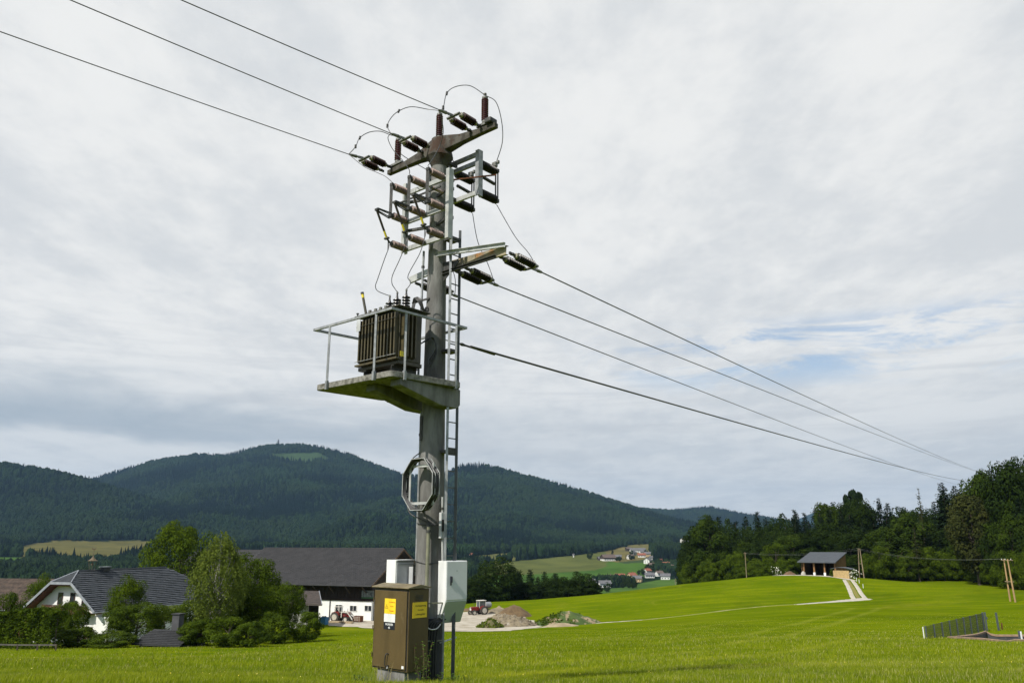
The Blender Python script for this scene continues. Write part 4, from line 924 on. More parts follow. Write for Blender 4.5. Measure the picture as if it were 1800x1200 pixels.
def cards(cen, nrm, size, r, bias=.6, droop=0):
    n = len(cen); v = r.normal(size=(n, 3)); v /= np.linalg.norm(v, axis=1)[:, None]
    nn = nrm*bias+v*(1-bias)+np.array([0, 0, .15]); nn /= np.linalg.norm(nn, axis=1)[:, None]
    t = np.cross(nn, r.normal(size=(n, 3))); t /= np.linalg.norm(t, axis=1)[:, None]+1e-9; b = np.cross(nn, t)
    s = (size*r.uniform(.6, 1.35, n))[:, None]
    a1 = r.uniform(.35, .6, (n, 1))
    V = np.stack([cen-t*s*.5, cen+b*s*a1*.6+t*s*.05, cen+t*s*.55, cen-b*s*a1*.6+t*s*.1], 1)
    return V.reshape(-1, 3), np.arange(n*4).reshape(n, 4)
def blob_crown(seed, nb, n, leaf, zc=.58, rx=.34, rz=.40, br=(.09, .17), flat=.0, lobes=3):
    r = np.random.default_rng(seed); d = r.normal(size=(nb, 3)); d /= np.linalg.norm(d, axis=1)[:, None]
    rad = r.uniform(.35, .92, nb)**.6
    dirn = np.arctan2(d[:, 1], d[:, 0]); wob = 1+.18*np.sin(dirn*lobes+seed)+.12*np.sin(dirn*2+d[:, 2]*4+seed*2)
    B = np.stack([d[:, 0]*rx*rad*wob, d[:, 1]*rx*rad*wob, zc+d[:, 2]*rz*rad], 1); R_ = r.uniform(*br, nb)
    i = r.integers(0, nb, n); e = r.normal(size=(n, 3)); e /= np.linalg.norm(e, axis=1)[:, None]
    out = B[i]-np.array([0, 0, zc]); out = out/(np.linalg.norm(out, axis=1)[:, None]+1e-6)
    e = e+out*.35+np.array([0, 0, .15]); e /= np.linalg.norm(e, axis=1)[:, None]
    c = B[i]+e*(R_[i]*r.uniform(.55, 1.08, n)**.7)[:, None]*np.array([1, 1, .8])
    k = c[:, 2] > .05; c = c[k]; e = e[k]
    return cards(c, e, leaf, r, .62), B
def trunk_mesh(B, seed, r0=.022, nl=9, mtl=None, curve=.02, top=.85, name='trunk'):
    r = np.random.default_rng(seed); mb = MB(); pts = [Vector((0, 0, -.03)), Vector((r.normal()*curve*.3, r.normal()*curve*.3, .2)), Vector((r.normal()*curve, r.normal()*curve, .5)), Vector((r.normal()*curve, r.normal()*curve, top))]
    p = smooth_path(pts, 4); mb.rings(p, [r0*(1-.85*i/len(p)) for i in range(len(p))], 7)
    for j in r.choice(len(B), min(nl, len(B)), False):
        q = Vector(B[j]); z0 = max(.12, q.z*.55); s = Vector((0, 0, z0)); mb.rings(smooth_path([s, s.lerp(q, .5)+Vector((0, 0, -.02)), q], 3), np.linspace(r0*.45, r0*.1, 7), 5)
    me = bpy.data.meshes.new(name); me.from_pydata(mb.v, [], mb.f); me.materials.append(mtl or M_bark); me.update(); return me
def spruce(seed, n_wh=34, rad=.18, z0=.06, leaf=.026, nbr=13, ncard=17, thin=1.0):
    r = np.random.default_rng(seed); C_ = []; Nn = []
    for w in range(n_wh):
        z = z0+(1-z0)*(w/n_wh)**.95; R_ = rad*(1-(z-z0)/(1-z0))**.60*r.uniform(.7, 1.15)+.004
        for b in range(nbr):
            if r.random() > thin: continue
            a = r.uniform(0, 6.28); z = min(.985, z0+(1-z0)*((w+r.uniform(-.6, .6))/n_wh)) if w > 1 else z0; L_ = R_*r.uniform(.65, 1.15); m = max(3, int(ncard*L_/rad)+2); t = r.uniform(.15, 1, m)
            dz = -t*L_*.35+(t**2)*L_*.18
            x = np.cos(a)*t*L_; y = np.sin(a)*t*L_; sd = r.normal(0, .012, m)*(1-t*.5)*1.6
            C_.append(np.stack([x-np.sin(a)*sd, y+np.cos(a)*sd, z+dz+r.normal(0, .004, m)], 1)); Nn.append(np.tile([np.cos(a)*.4, np.sin(a)*.4, .8], (m, 1)))
    c = np.concatenate(C_); nn = np.concatenate(Nn); c[:, 2] = np.minimum(c[:, 2], .998)
    return cards(c, nn, leaf*(.68+.32*np.clip((1-c[:, 2])/.35, 0, 1)), r, .55)
def birch_crown(seed, n_st=820, leaf=.019):
    r = np.random.default_rng(seed); cs = []; ends = []
    for i in range(n_st):
        d = r.normal(size=3); d /= np.linalg.norm(d); rad = r.uniform(.3, 1)**.5; p = np.array([d[0]*.25*rad, d[1]*.25*rad, .60+d[2]*.38*rad]); p[0] *= 1-.5*max(0, p[2]-.6)/.4; p[1] *= 1-.5*max(0, p[2]-.6)/.4
        if p[2] < .12: continue
        L_ = r.uniform(.05, .17); m = int(L_/.007); t = np.linspace(0, 1, m); o = p[:2]/(np.linalg.norm(p[:2])+1e-6)
        cs.append(np.stack([p[0]+o[0]*t*.03+r.normal(0, .007, m), p[1]+o[1]*t*.03+r.normal(0, .007, m), p[2]-t*L_], 1)); ends.append(p)
    c = np.concatenate(cs); nn = c-np.array([0, 0, .55]); nn /= np.linalg.norm(nn, axis=1)[:, None]
    return cards(c, nn, leaf, r, .3), np.array(ends)
TK = {}
def treekind(k, fn, leaves, trunk_kw=None, crown_name='crown'):
    (V, F), B = fn(); TK[k] = (trunk_mesh(B, 3, **(trunk_kw or {})), npmesh(crown_name, V, F, leaves))
for i in range(4): treekind('near%d' % i, lambda i=i: blob_crown(10+i, 60, 15000, .026, rx=(.34, .40, .30, .44)[i], rz=.42, lobes=2+i), (L_mid, L_bush, L_lime, L_mid)[i])
for i in range(3): treekind('bush%d' % i, lambda i=i: blob_crown(30+i, 46, 11000, .040, zc=.50, rx=.46, rz=.47, br=(.12, .22)), (L_bush, L_yel, L_mid)[i], dict(r0=.02, top=.6))
treekind('linden', lambda: blob_crown(50, 110, 26000, .022, zc=.54, rx=.40, rz=.42, br=(.08, .13), lobes=1), L_lime)
for i in range(5): treekind('far%d' % i, lambda i=i: blob_crown(60+i, 55, 8500, .034, zc=.55, rx=(.30, .26, .34, .28, .31)[i], rz=.45, br=(.08, .15)), (L_for, L_for, L_for2, L_for2, L_olive)[i])
treekind('beech', lambda: blob_crown(71, 60, 9000, .034, zc=.52, rx=.34, rz=.48, br=(.09, .16)), L_dark)
for i in range(4): treekind('spruce%d' % i, lambda i=i: (spruce(80+i, rad=(.15, .19, .13, .17)[i]), np.zeros((0, 3))), L_spr, dict(r0=.014, nl=0, top=.97))
treekind('larch', lambda: (spruce(90, n_wh=34, rad=.11, z0=.2, nbr=5, ncard=9, thin=.75), np.zeros((0, 3))), L_olive, dict(r0=.012, nl=0, top=.98, curve=.012))
treekind('pine', lambda: blob_crown(95, 26, 5200, .034, zc=.82, rx=.22, rz=.14, br=(.05, .085)), L_spr, dict(r0=.016, nl=12, top=.95))
treekind('birch', lambda: birch_crown(97), L_birch, dict(r0=.013, nl=26, mtl=M_bir, curve=.05, top=.86))
def tree(kind, p, h, label, group=None, wx=1.0, name=None, cat='tree'):
    name = name or ('spruce_tree' if 'spruce' in kind else 'bush' if 'bush' in kind else kind+'_tree' if kind in ('birch', 'pine', 'larch', 'linden', 'beech') else 'broadleaf_tree')
    t = thing(name, label, cat, p, group); t.scale = (h*wx, h*wx, h); t.rotation_euler[2] = random.uniform(0, 6.28)
    tm, cm = TK[kind]; a = bpy.data.objects.new('trunk', tm); b = bpy.data.objects.new('foliage' if cat != 'tree' else 'crown', cm)
    for o in (a, b): C.objects.link(o); o.parent = t
    return t
def tree_px(kind, px, top, Y, label, group=None, wpx=None, **k):
    p = PG(px, Y, -.1); h = P(px, top, Y).z-p.z
    base_w = {'near0': .86, 'near1': 1.0, 'near2': .78, 'near3': 1.08, 'linden': .9, 'birch': .56, 'far0': .76, 'far1': .68, 'far2': .84, 'far3': .74, 'far4': .78, 'beech': .84, 'pine': .58, 'larch': .24}.get(kind, 1.1 if 'bush' in kind else .34)
    if 'spruce' in kind and wpx: wpx = max(wpx*1.35, .33*h*FPX/(Y*1.045))
    wx = (wpx/ (FPX/(Y*1.045)) /h/base_w) if wpx else 1.0
    return tree(kind, p, h, label, group, wx, **k)
# farm trees
tree_px('linden', 305, 903, 150, 'large round linden standing behind the grey farmhouse roof', wpx=112)
tree_px('birch', 376, 926, 86, 'pale drooping birch with white stems in front of the farmhouse', wpx=105)
tree_px('near1', 432, 972, 96, 'dense green tree right of the birch, in front of the barn roof', wpx=105)
tree_px('near0', 402, 1000, 92, 'dark leafy tree under the birch in the garden', wpx=100)
tree_px('near2', 455, 1028, 90, 'dark tree at the right part of the garden, below the dense green one', wpx=95)
tree_px('near1', 500, 1022, 94, 'round fresh green tree in front of the small lean-to roof', wpx=72)
tree_px('bush0', 537, 1076, 86, 'rounded bush at the right end of the garden beside the meadow', wpx=60, cat='bush')
tree_px('bush2', 480, 1075, 84, 'dark bush at the meadow edge left of the rounded end bush', wpx=70, cat='bush')
tree_px('near2', 213, 1012, 92, 'pointed green tree before the slope of the farmhouse roof', wpx=62)
tree_px('near3', 240, 1056, 88, 'broad low tree at the foot of the pointed tree', wpx=118)
tree_px('bush1', 287, 1064, 98, 'yellow-green bush under the eave of the farmhouse', wpx=62, cat='bush')
tree_px('near0', 104, 1056, 90, 'bushy tree hiding the left half of the white gable', wpx=72)
tree_px('bush0', 126, 1060, 86, 'leafy bush in front of the balcony', wpx=42, cat='bush')
tree_px('bush2', 135, 1100, 80, 'dark low bush under the white gable wall', wpx=80, cat='bush')
tree_px('near2', 62, 1009, 122, 'yellow-green round tree between brown roof and farmhouse', wpx=48)
tree_px('bush1', 68, 1065, 100, 'olive bush at the left corner of the farmhouse', wpx=55, cat='bush')
tree_px('bush0', 4, 1044, 104, 'bush at the left picture edge in front of the brown roof', wpx=55, cat='bush')
tree_px('bush2', 195, 1108, 78, 'dark low bush left of the garden hut', wpx=90, cat='bush')
tree_px('bush2', 345, 1085, 80, 'dark bush right of the garden hut chimney', wpx=75, cat='bush')
tree_px('bush0', 400, 1085, 78, 'dark bush under the birch at the meadow edge', wpx=80, cat='bush')
tree_px('bush2', 440, 1090, 77, 'dark bush at the meadow edge below the dense tree', wpx=70, cat='bush')
tree_px('near3', 330, 1052, 92, 'shrubby tree between hut and birch', wpx=70)
# hedge
def hedge(name, label, x0, x1, Y0, Y1, h, w):
    r = np.random.default_rng(5); a = PG(x0, Y0); b = PG(x1, Y1); n = 9000; t = r.random(n); s = r.uniform(-.5, .5, n); z = r.random(n)
    face = r.integers(0, 3, n); s = np.where(face == 0, -.5, s); z = np.where(face == 1, 1, z); z = np.where(face == 2, r.random(n)**.5, z)
    d = (b-a); L_ = d.length; side = Vector((-d.y, d.x, 0)).normalized()
    gz_ = np.interp(t, np.linspace(0, 1, 12), [G(a.x+d.x*k, a.y+d.y*k) for k in np.linspace(0, 1, 12)])
    bump = fbm(t*L_/1.1, z*3, 3)*.9; hh = h*(1+fbm(t*L_/2.3, t*0, 3)*.35)
    c = np.stack([a.x+d.x*t-side.x*(s*w*(-1)+bump*(face == 0)), a.y+d.y*t-side.y*(s*w*(-1)+bump*(face == 0)), gz_+z*hh+bump*.3], 1)
    V, F = cards(c, np.tile([-side.x*.5, -side.y*.5, .5], (n, 1)), .30, r, .4)
    tt = thing(name, label, 'hedge', a); me = npmesh('foliage', V-np.array(a), F, L_bush); link('foliage', me, tt)
    mb = MB(); 
    for k in np.linspace(.02, .98, 16): q = a+d*k; q.z = G(q.x, q.y); mb.tube([q, q+uz*h*.8], .05, 5)
    mb.build('stems', M_bark, tt)
hedge('hedge', 'clipped green hedge along the meadow at the left picture edge', -60, 98, 80, 76, 3.2, 1.6)
# tree line beyond the meadow, centre
g = 'trees beyond the meadow crest in the centre'
for px, top, Y, k, w, lab in [(873, 977, 226, 'beech', 72, 'tallest round tree at the left of the centre tree line'), (842, 1008, 222, 'far1', 45, 'lower tree at the left end of the centre tree line beside the pale cabinet'), (815, 1015, 226, 'far0', 50, 'tree half hidden by the pale cabinet'),
   (905, 1012, 236, 'far0', 40, 'dark tree right of the tallest round tree'), (912, 1003, 240, 'spruce1', 26, 'slim spruce just right of the tallest round tree'), (932, 999, 242, 'spruce0', 30, 'tallest spruce of the centre tree line'), (946, 1012, 238, 'spruce2', 24, None), (958, 1003, 246, 'spruce3', 24, None), (968, 1014, 236, 'far1', 34, None), (975, 1006, 244, 'spruce1', 22, None),
   (925, 1022, 230, 'far0', 46, None), (948, 1030, 229, 'spruce3', 26, 'paler small spruce at the front of the centre tree line'), (979, 1006, 240, 'spruce0', 22, None), (992, 1012, 238, 'far1', 36, None), (1003, 1018, 242, 'far0', 40, None), (1021, 1003, 240, 'beech', 48, 'broad dark tree near the right end of the centre tree line'), (1040, 1018, 238, 'far1', 34, 'last sloping tree at the right end of the centre tree line'), (888, 1028, 229, 'far1', 40, None), (1000, 1032, 234, 'far0', 40, None), (860, 1030, 224, 'far0', 44, None), (970, 1035, 230, 'far0', 40, None)]:
    tree_px(k, px, top, Y, lab or (('dark spruce' if 'spruce' in k else 'dark broadleaf tree')+(' in the front' if Y < 234 else ' at the back')+' of the centre tree line, '+('left of its tallest spruce' if px < 932 else 'just right of its tallest spruce' if px < 965 else 'midway to its right end' if px < 985 else 'near its right end')), g, wpx=w*1.15)
# the forest on the right
prof = [(1205, 975), (1213, 955), (1233, 919), (1255, 905), (1279, 910), (1303, 908), (1316, 903), (1343, 897), (1367, 910), (1383, 904), (1407, 895), (1433, 902), (1463, 881), (1481, 883), (1492, 884), (1515, 866), (1541, 881), (1560, 877), (1587, 884), (1603, 889), (1619, 896), (1651, 886), (1675, 868), (1712, 850), (1747, 826), (1768, 828), (1795, 808), (1850, 790), (1950, 780)]
fx, fy = zip(*prof)
special = [('spruce1', 1256, 903, 262, 'dark spruce top peeping over the left end of the forest', 24), ('pine', 1515, 858, 262, 'round-headed pine rising above the forest canopy', 38), ('larch', 1632, 855, 236, 'thin pale half-bare larch rising above the forest', 22), ('spruce1', 1675, 846, 225, 'tall broad spruce standing above the forest edge on the right', 46),
 ('spruce3', 1698, 852, 215, 'spruce just right of the tall broad spruce', 40), ('far3', 1747, 822, 205, 'tall pale-topped tree where the power lines meet the forest', 70), ('far4', 1722, 868, 186, 'olive brown drooping tree at the right forest edge', 96), ('far2', 1600, 905, 226, 'lighter green broad tree in the middle of the forest edge', 90), ('far2', 1566, 930, 214, 'light green bushy tree right of the leaning pole pair', 80),
 ('far2', 1252, 910, 250, 'big rounded tree at the left end of the forest', 80), ('far0', 1226, 932, 252, 'leftmost tree of the right-hand forest', 56), ('larch', 1618, 925, 208, 'bare-stemmed grey tree in front of the forest', 30), ('spruce0', 1407, 893, 258, 'spruce top left of the shed roof', 28), ('far3', 1465, 880, 250, 'rounded treetop above the shed', 56), ('far0', 1795, 806, 175, 'dark tall tree at the right picture edge', 90), ('far2', 1800, 900, 172, 'light green tree at the right edge behind the pole pair', 90),
 ('bush0', 1365, 995, 206, 'pale flowering bush left of the shed', 26), ('bush2', 1464, 998, 186, 'dark bush between shed and little hut', 11), ('bush2', 1503, 1000, 188, 'bush with white flowers right of the little hut', 16), ('spruce2', 1353, 955, 225, 'young spruce in front of the forest right of the lone pole', 40), ('bush2', 1325, 985, 222, 'bush behind the lone wooden pole', 40), ('bush0', 1345, 988, 216, 'second bush behind the lone wooden pole, further right', 40), ('bush2', 1305, 990, 232, 'low bush at the forest edge left of the lone pole', 36)]
g = 'trees of the forest on the right'
for k, px, top, Y, lab, w in special: tree_px(k, px, top, Y, lab, g, wpx=w, cat='bush' if 'bush' in k else 'tree')
def where(px, row):
    spots = [(1235, 'at the left end of the forest'), (1300, 'left of the lone wooden pole'), (1345, 'behind the lone wooden pole'), (1395, 'between the lone pole and the shed'), (1440, 'behind the left half of the shed'), (1490, 'behind the right half of the shed'), (1530, 'behind the A-shaped poles'), (1580, 'right of the A-shaped poles'), (1625, 'left of the thin bare larch'), (1665, 'right of the thin bare larch'), (1700, 'below the tall broad spruce'), (1750, 'under the ends of the power lines'), (1800, 'behind the leaning pole pair')]
    s_ = next((t for x_, t in spots if px < x_), 'beyond the right picture edge')
    return ('in the back row', 'in the second row', 'in the middle row', 'in the fourth row', 'in the front row')[row]+' '+s_
def Yedge(px): return float(np.interp(px, [1205, 1312, 1400, 1470, 1520, 1620, 1700, 1760, 1800, 1950], [252, 236, 214, 212, 212, 214, 208, 176, 168, 150]))
GL = {'spruce': 'dark spruce among the massed trees of the right-hand forest', 'larch': 'thin larch among the massed trees of the right-hand forest', 'far': 'dark broadleaf tree among the massed trees of the right-hand forest', 'beech': 'dark broadleaf tree among the massed trees of the right-hand forest'}
for row, (dy, dtop, step) in enumerate([(46, 0, 17), (30, 12, 20), (17, 34, 22), (7, 62, 22), (1, 92, 24)]):
    px = 1212.0+row*6
    while px < 1960:
        Y = Yedge(px)+dy+random.uniform(-4, 4); top = np.interp(px, fx, fy)+dtop+random.uniform(-4, 16 if row else 7)
        if row >= 3 and 1400 < px < 1490: top += 15
        kk = random.choice(['spruce0', 'spruce1', 'spruce2', 'spruce3', 'far0', 'far1', 'beech'] if row < 2 else ['far0', 'far1', 'far3', 'beech', 'spruce0', 'spruce3', 'far0'] if row < 4 else ['far0', 'far3', 'far1', 'beech', 'far2'])
        if px < 1225: top = max(top, 950); kk = 'far0'
        top = min(top, 985)
        w = random.uniform(24, 34) if 'spruce' in kk else random.uniform(40, 58)
        tree_px(kk, px, top, Y, ('dark spruce ' if 'spruce' in kk else 'darker broadleaf tree ' if kk in ('far0', 'far1', 'beech') else 'lighter broadleaf tree ')+where(px, row), g, wpx=w*1.1); px += step*random.uniform(.8, 1.2)
px = 1215.0
while px < 1960:
    Y = Yedge(px)-3+random.uniform(-1.5, 1.5)
    if not (1385 < px < 1515): tree_px(random.choice(['bush2', 'bush0']), px, np.interp(px, [1215, 1330, 1520, 1700, 1960], [985, 965, 968, 975, 985])+random.uniform(-12, 16), Y, 'undergrowth shrub '+where(px, 4)[17:], 'undergrowth along the forest edge', wpx=random.uniform(34, 50), cat='bush')
    px += random.uniform(17, 26)
# ------------------------------------------------------------------ buildings
M_wall = mat('white_render', (.80, .80, .77), (.74, .74, .71), 1.2, .9, .1, 20)
M_roofg = mat('grey_roof_tile', (.066, .075, .086), (.044, .050, .058), 1.3, .75, c3=(.045, .05, .056), c3scale=2.5)
M_roofd = mat('anthracite_roof_tile', (.036, .035, .037), (.026, .026, .028), .8, .75)
M_roofd2 = mat('dark_metal_roof', (.030, .031, .033), (.020, .021, .023), .8, .7)
M_roofb = mat('brown_roof_tile', (.115, .080, .060), (.060, .044, .035), 1.6, .85)
M_wdark = mat('dark_barn_wood', (.026, .016, .010), (.016, .010, .007), 3, .9)
M_wred = mat('red_brown_wood', (.13, .042, .018), (.085, .028, .014), 3, .8)
M_trim = mat('zinc_trim', (.36, .38, .41), (.28, .30, .33), 2, .5, metal=.3)
M_glass = mat('window_glass', (.035, .04, .045), (.02, .024, .028), 2, .1, spec=.8)
M_frame = mat('white_window_frame', (.70, .70, .66), (.64, .64, .60), 3, .6)
M_gravel = mat('pale_gravel', (.46, .42, .34), (.36, .32, .25), .8, .95, .4, 12, c3=(.28, .24, .17), c3scale=.35, c3thr=(.5, .65))
def tiles(name, parent, O_, e, s, poly, tw, tl, m, th=.035):
    th *= 1.5
    """roof tiles as overlapping slabs: poly in (along e, up the slope s) metres"""
    e = e.normalized(); s = s.normalized(); nr = e.cross(s); nr = nr if nr.z > 0 else -nr
    P_ = np.array(poly); x0, y0 = P_.min(0); x1, y1 = P_.max(0); vs = []; fs = []; r = random.Random(3); j = 0; y = y0
    while y < y1-.02:
        x = x0-(tw/2 if j % 2 else 0)
        while x < x1:
            cx_, cy_ = x+tw/2, y+tl/2
            if inpoly(np.array([cx_]), np.array([cy_]), poly)[0]:
                k = len(vs); lift = th*r.uniform(.8, 1.3)
                for (u_, v_, h_) in ((x+.012, y, lift), (x+tw-.012, y, lift), (x+tw-.012, min(y+tl*1.05, y1), .008), (x+.012, min(y+tl*1.05, y1), .008)):
                    p = O_+e*u_+s*v_+nr*h_; vs.append(p)
                p = O_+e*(x+.012)+s*y; q = O_+e*(x+tw-.012)+s*y; vs += [p, q]
                fs += [(k, k+1, k+2, k+3), (k+4, k+5, k+1, k)]
            x += tw
        y += tl; j += 1
    mb = MB(); mb.v = vs; mb.f = fs; return tag(mb.build(name, m, parent), kind='stuff')
def frame(o, e):   # local frame: x along e (unit), y = left-hand normal
    e = Vector((e[0], e[1], 0)).normalized(); n = Vector((-e.y, e.x, 0))
    return lambda a, b, z: Vector((o[0], o[1], 0))+e*a+n*b+uz*z
def window(parent, F, a, b, z, w, h, inward, divs=2, fm=None, gm=None, name='window', trans=False):
    """frame with panes on the wall plane b (facing -b); F maps (a,b,z)"""
    ex = F(1, 0, 0)-F(0, 0, 0); ey = F(0, 1, 0)-F(0, 0, 0); A3 = (ex, ey, uz)
    mb = MB(); t = .07
    for s in (-1, 1): mb.box(F(a+s*(w/2-t/2), b-.03, z), (t, .10, h), A3); mb.box(F(a, b-.03, z+s*(h/2-t/2)), (w-2*t, .10, t), A3)
    for i in range(1, divs): mb.box(F(a-w/2+w*i/divs, b-.03, z), (t, .09, h-2*t), A3)
    o = mb.build(name, fm or M_frame, parent)
    for i in range(divs):
        pw = (w-2*t)/divs; MB().box(F(a-w/2+t+pw*(i+.5), b-.015, z), (pw-.02, .04, h-2*t), A3).build('pane', gm or M_glass, o)
    return o
# --- farmhouse
zg = -13.6; fh = thing('farmhouse', 'white farmhouse with a half-hipped grey tiled roof and brown balcony', 'house', (-57.9, 106.6, zg))
F = frame((-57.9, 106.6), (.937, -.347)); ze, zr, zh, hw, hh_, off, L_ = -8.6, -3.85, -5.2, 6.2, 1.76, 2.5, 20.5
for s in (-1, 1):
    pl_ = [F(s*hw, 0, ze), F(s*hh_, 0, zh), F(0, off, zr), F(0, L_-off, zr), F(s*hh_, L_, zh), F(s*hw, L_, ze)]
    MB().prism(pl_, Vector((0, 0, -.16))).build('roof_side', M_roofg, fh)
for b0_, s in ((0, 1), (L_, -1)): MB().prism([F(-hh_, b0_, zh), F(hh_, b0_, zh), F(0, b0_+s*off, zr)], Vector((0, 0, -.16))).build('hip', M_roofg, fh)
ss = (F(0, 0, zr)-F(hw, 0, ze)); SL = ss.length
tiles('roof_tiles', fh, F(hw, 0, ze), F(0, 1, 0)-F(0, 0, 0), ss, [(.05, 0), (.05, SL*(1-hh_/hw)), (off, SL), (L_-off, SL), (L_, SL*(1-hh_/hw)), (L_, 0)], .50, .38, M_roofg, .075)
hs_ = F(0, off, zr)-F(0, 0, zh); HL = hs_.length
tiles('hip_tiles', fh, F(-hh_, 0, zh), F(1, 0, 0)-F(0, 0, 0), hs_, [(0, 0), (2*hh_, 0), (hh_, HL)], .36, .28, M_roofg, .05)
for p, q in (((hw, -.02, ze), (hh_, -.02, zh)), ((-hw, -.02, ze), (-hh_, -.02, zh)), ((-hh_, -.02, zh), (hh_, -.02, zh))): MB().bar(F(*p)-uz*.08, F(*q)-uz*.08, .08, .30).build('verge_board', M_trim, fh)
for s in (-1, 1): MB().tube([F(s*hh_, 0, zh+.08), F(0, off, zr+.08)], .07, 6).build('hip_ridge', M_trim, fh)
MB().tube([F(0, off, zr+.06), F(0, L_-off, zr+.06)], .09, 6).build('ridge_cap', M_roofg, fh)
MB().tube([F(hw+.06, 0, ze-.08), F(hw+.06, L_, ze-.08)], .08, 6).build('gutter', M_trim, fh)
k_ = (zr-ze)/hw; zw = lambda a: ze+(hw-abs(a))*k_-.20
MB().prism([F(-5.2, 1.4, zg-1), F(5.2, 1.4, zg-1), F(5.2, 1.4, zw(5.2)), F(hh_, 1.4, zh-.25), F(-hh_, 1.4, zh-.25), F(-5.2, 1.4, zw(5.2))], F(0, .3, 0)-F(0, 0, 0)).build('gable_wall', M_wall, fh)
MB().prism([F(-5.2, L_-1.4, zg-1), F(5.2, L_-1.4, zg-1), F(5.2, L_-1.4, zw(5.2)), F(hh_, L_-1.4, zh-.25), F(-hh_, L_-1.4, zh-.25), F(-5.2, L_-1.4, zw(5.2))], F(0, .3, 0)-F(0, 0, 0)).build('gable_wall', M_wall, fh)
for s in (-1, 1): MB().box(F(s*5.05, L_/2, (zg-1+zw(5.2))/2), (.3, L_-3.4, zw(5.2)-zg+1), (F(1, 0, 0)-F(0, 0, 0), F(0, 1, 0)-F(0, 0, 0), uz)).build('side_wall', M_wall, fh)
MB().prism([F(-hw+.1, .12, ze-.18), F(-hh_, .12, zh-.24), F(hh_, .12, zh-.24), F(hw-.1, .12, ze-.18), F(hw-.1, .12, ze-.30), F(hh_, .12, zh-.42), F(-hh_, .12, zh-.42), F(-hw+.1, .12, ze-.30)], F(0, 1.2, 0)-F(0, 0, 0)).build('eave_lining', M_wred, fh)
MB().box(F(6.2, 1.9, (zg-1-9.3)/2), (2.4, 1.2, -9.3-zg+1), (F(1, 0, 0)-F(0, 0, 0), F(0, 1, 0)-F(0, 0, 0), uz)).build('porch_wall', M_wall, fh)
M_shut = mat('brown_shutter', (.075, .032, .014), (.05, .022, .011), 4, .8)
for a in (.85, 2.9, -1.25): window(fh, F, a, 1.4, -7.25, .82, 1.5, 1, 1, M_shut, M_glass)
for a in (-3.1, 4.2): window(fh, F, a, 1.4, -11.2, 1.1, 1.3, 1, 2, M_shut)
bal = MB().box(F(1.0, .75, -8.95), (7.8, 1.2, .12), (F(1, 0, 0)-F(0, 0, 0), F(0, 1, 0)-F(0, 0, 0), uz)).build('balcony', M_wred, fh)
for k in range(30): MB().box(F(-2.8+k*.26, .18, -8.45), (.20, .04, .85), (F(1, 0, 0)-F(0, 0, 0), F(0, 1, 0)-F(0, 0, 0), uz)).build('balcony_board', M_wred, bal)
MB().bar(F(-2.9, .16, -7.97), F(4.9, .16, -7.97), .10, .08).build('handrail', M_shut, bal)
for a in (-4.2, -2.9, 2.9, 4.2): MB().box(F(a, .7, zw(a)-.12), (.16, 1.3, .26), (F(1, 0, 0)-F(0, 0, 0), F(0, 1, 0)-F(0, 0, 0), uz)).build('purlin_end', M_wred, fh)
dish = thing('satellite_dish', 'dark round satellite dish beside the upper right gable window', 'dish', F(2.35, .9, -8.0))
MB().lathe(F(2.35, .5, -7.75), F(2.35, 2, -7.9), [(0, .40), (.03, .42), (.10, .25), (.14, .05)], 16).build('reflector', M_roofd2, dish, smooth=True); MB().bar(F(2.35, .6, -8.1), F(2.35, 1.0, -7.75), .05, .05).build('mount', M_roofd2, dish)
M_red = mat('red_geranium', (.42, .02, .03), (.25, .02, .03), 5, .7)
r = np.random.default_rng(2); cc = np.array([list(F(4.2+r.normal(0, .35), 1.0+r.normal(0, .08), -11.95+r.normal(0, .12))) for _ in range(160)]); V, Fc = cards(cc, np.tile([0, -.5, .5], (160, 1)), .12, r, .3)
fo = thing('flower_box', 'red geraniums in a box under the ground floor window of the white gable', 'flowers', F(4.2, 1.1, -12.1)); link('blossoms', npmesh('blossoms', V-np.array(fo.location), Fc, M_red), fo); MB().box(F(4.2, 1.1, -12.1), (1.3, .25, .2), (F(1, 0, 0)-F(0, 0, 0), F(0, 1, 0)-F(0, 0, 0), uz)).build('box', M_shut, fo)
bt = F(0, 4.6, zr); bell = thing('ridge_bell_turret', 'small open bell turret with a copper cone roof and weathercock on the farmhouse ridge', 'turret', bt)
M_cop = mat('aged_copper', (.15, .11, .06), (.09, .075, .05), 4, .6, metal=.3)
for a, b in ((-.18, -.18), (.18, -.18), (.18, .18), (-.18, .18)): MB().bar(F(a, 4.6+b, zr-.1), F(a*1.9, 4.6+b*1.9, zr+1.25), .07, .07).build('post', mat('grey_turret_wood', (.12, .10, .08), (.08, .07, .055), 5, .9), bell)
MB().lathe(bt+uz*1.22, bt+uz*3, [(0, .62), (.03, .64), (.16, .42), (.38, .20), (.62, .07), (.75, .05)], 10).build('cone_roof', M_cop, bell)
MB().lathe(bt+uz*.72, bt+uz*3, [(0, .20), (.05, .19), (.22, .12), (.32, .05)], 10).build('bell', M_cop, bell, smooth=True)
mb = MB(); mb.tube([bt+uz*1.9, bt+uz*2.75], .03, 6); mb.lathe(bt+uz*2.15, bt+uz*3, [(0, .02), (.08, .09), (.16, .02)], 8); mb.build('spike', M_cop, bell)
mb = MB(); mb.prism([bt+uz*z_+Vector((x_, 0, 0)) for x_, z_ in ((-.28, 2.72), (-.1, 2.66), (.12, 2.66), (.26, 2.82), (.22, 3.0), (.14, 2.86), (.02, 2.82), (-.12, 2.88), (-.30, 3.02))], Vector((0, .03, 0))); mb.build('weathercock', M_cop, bell)
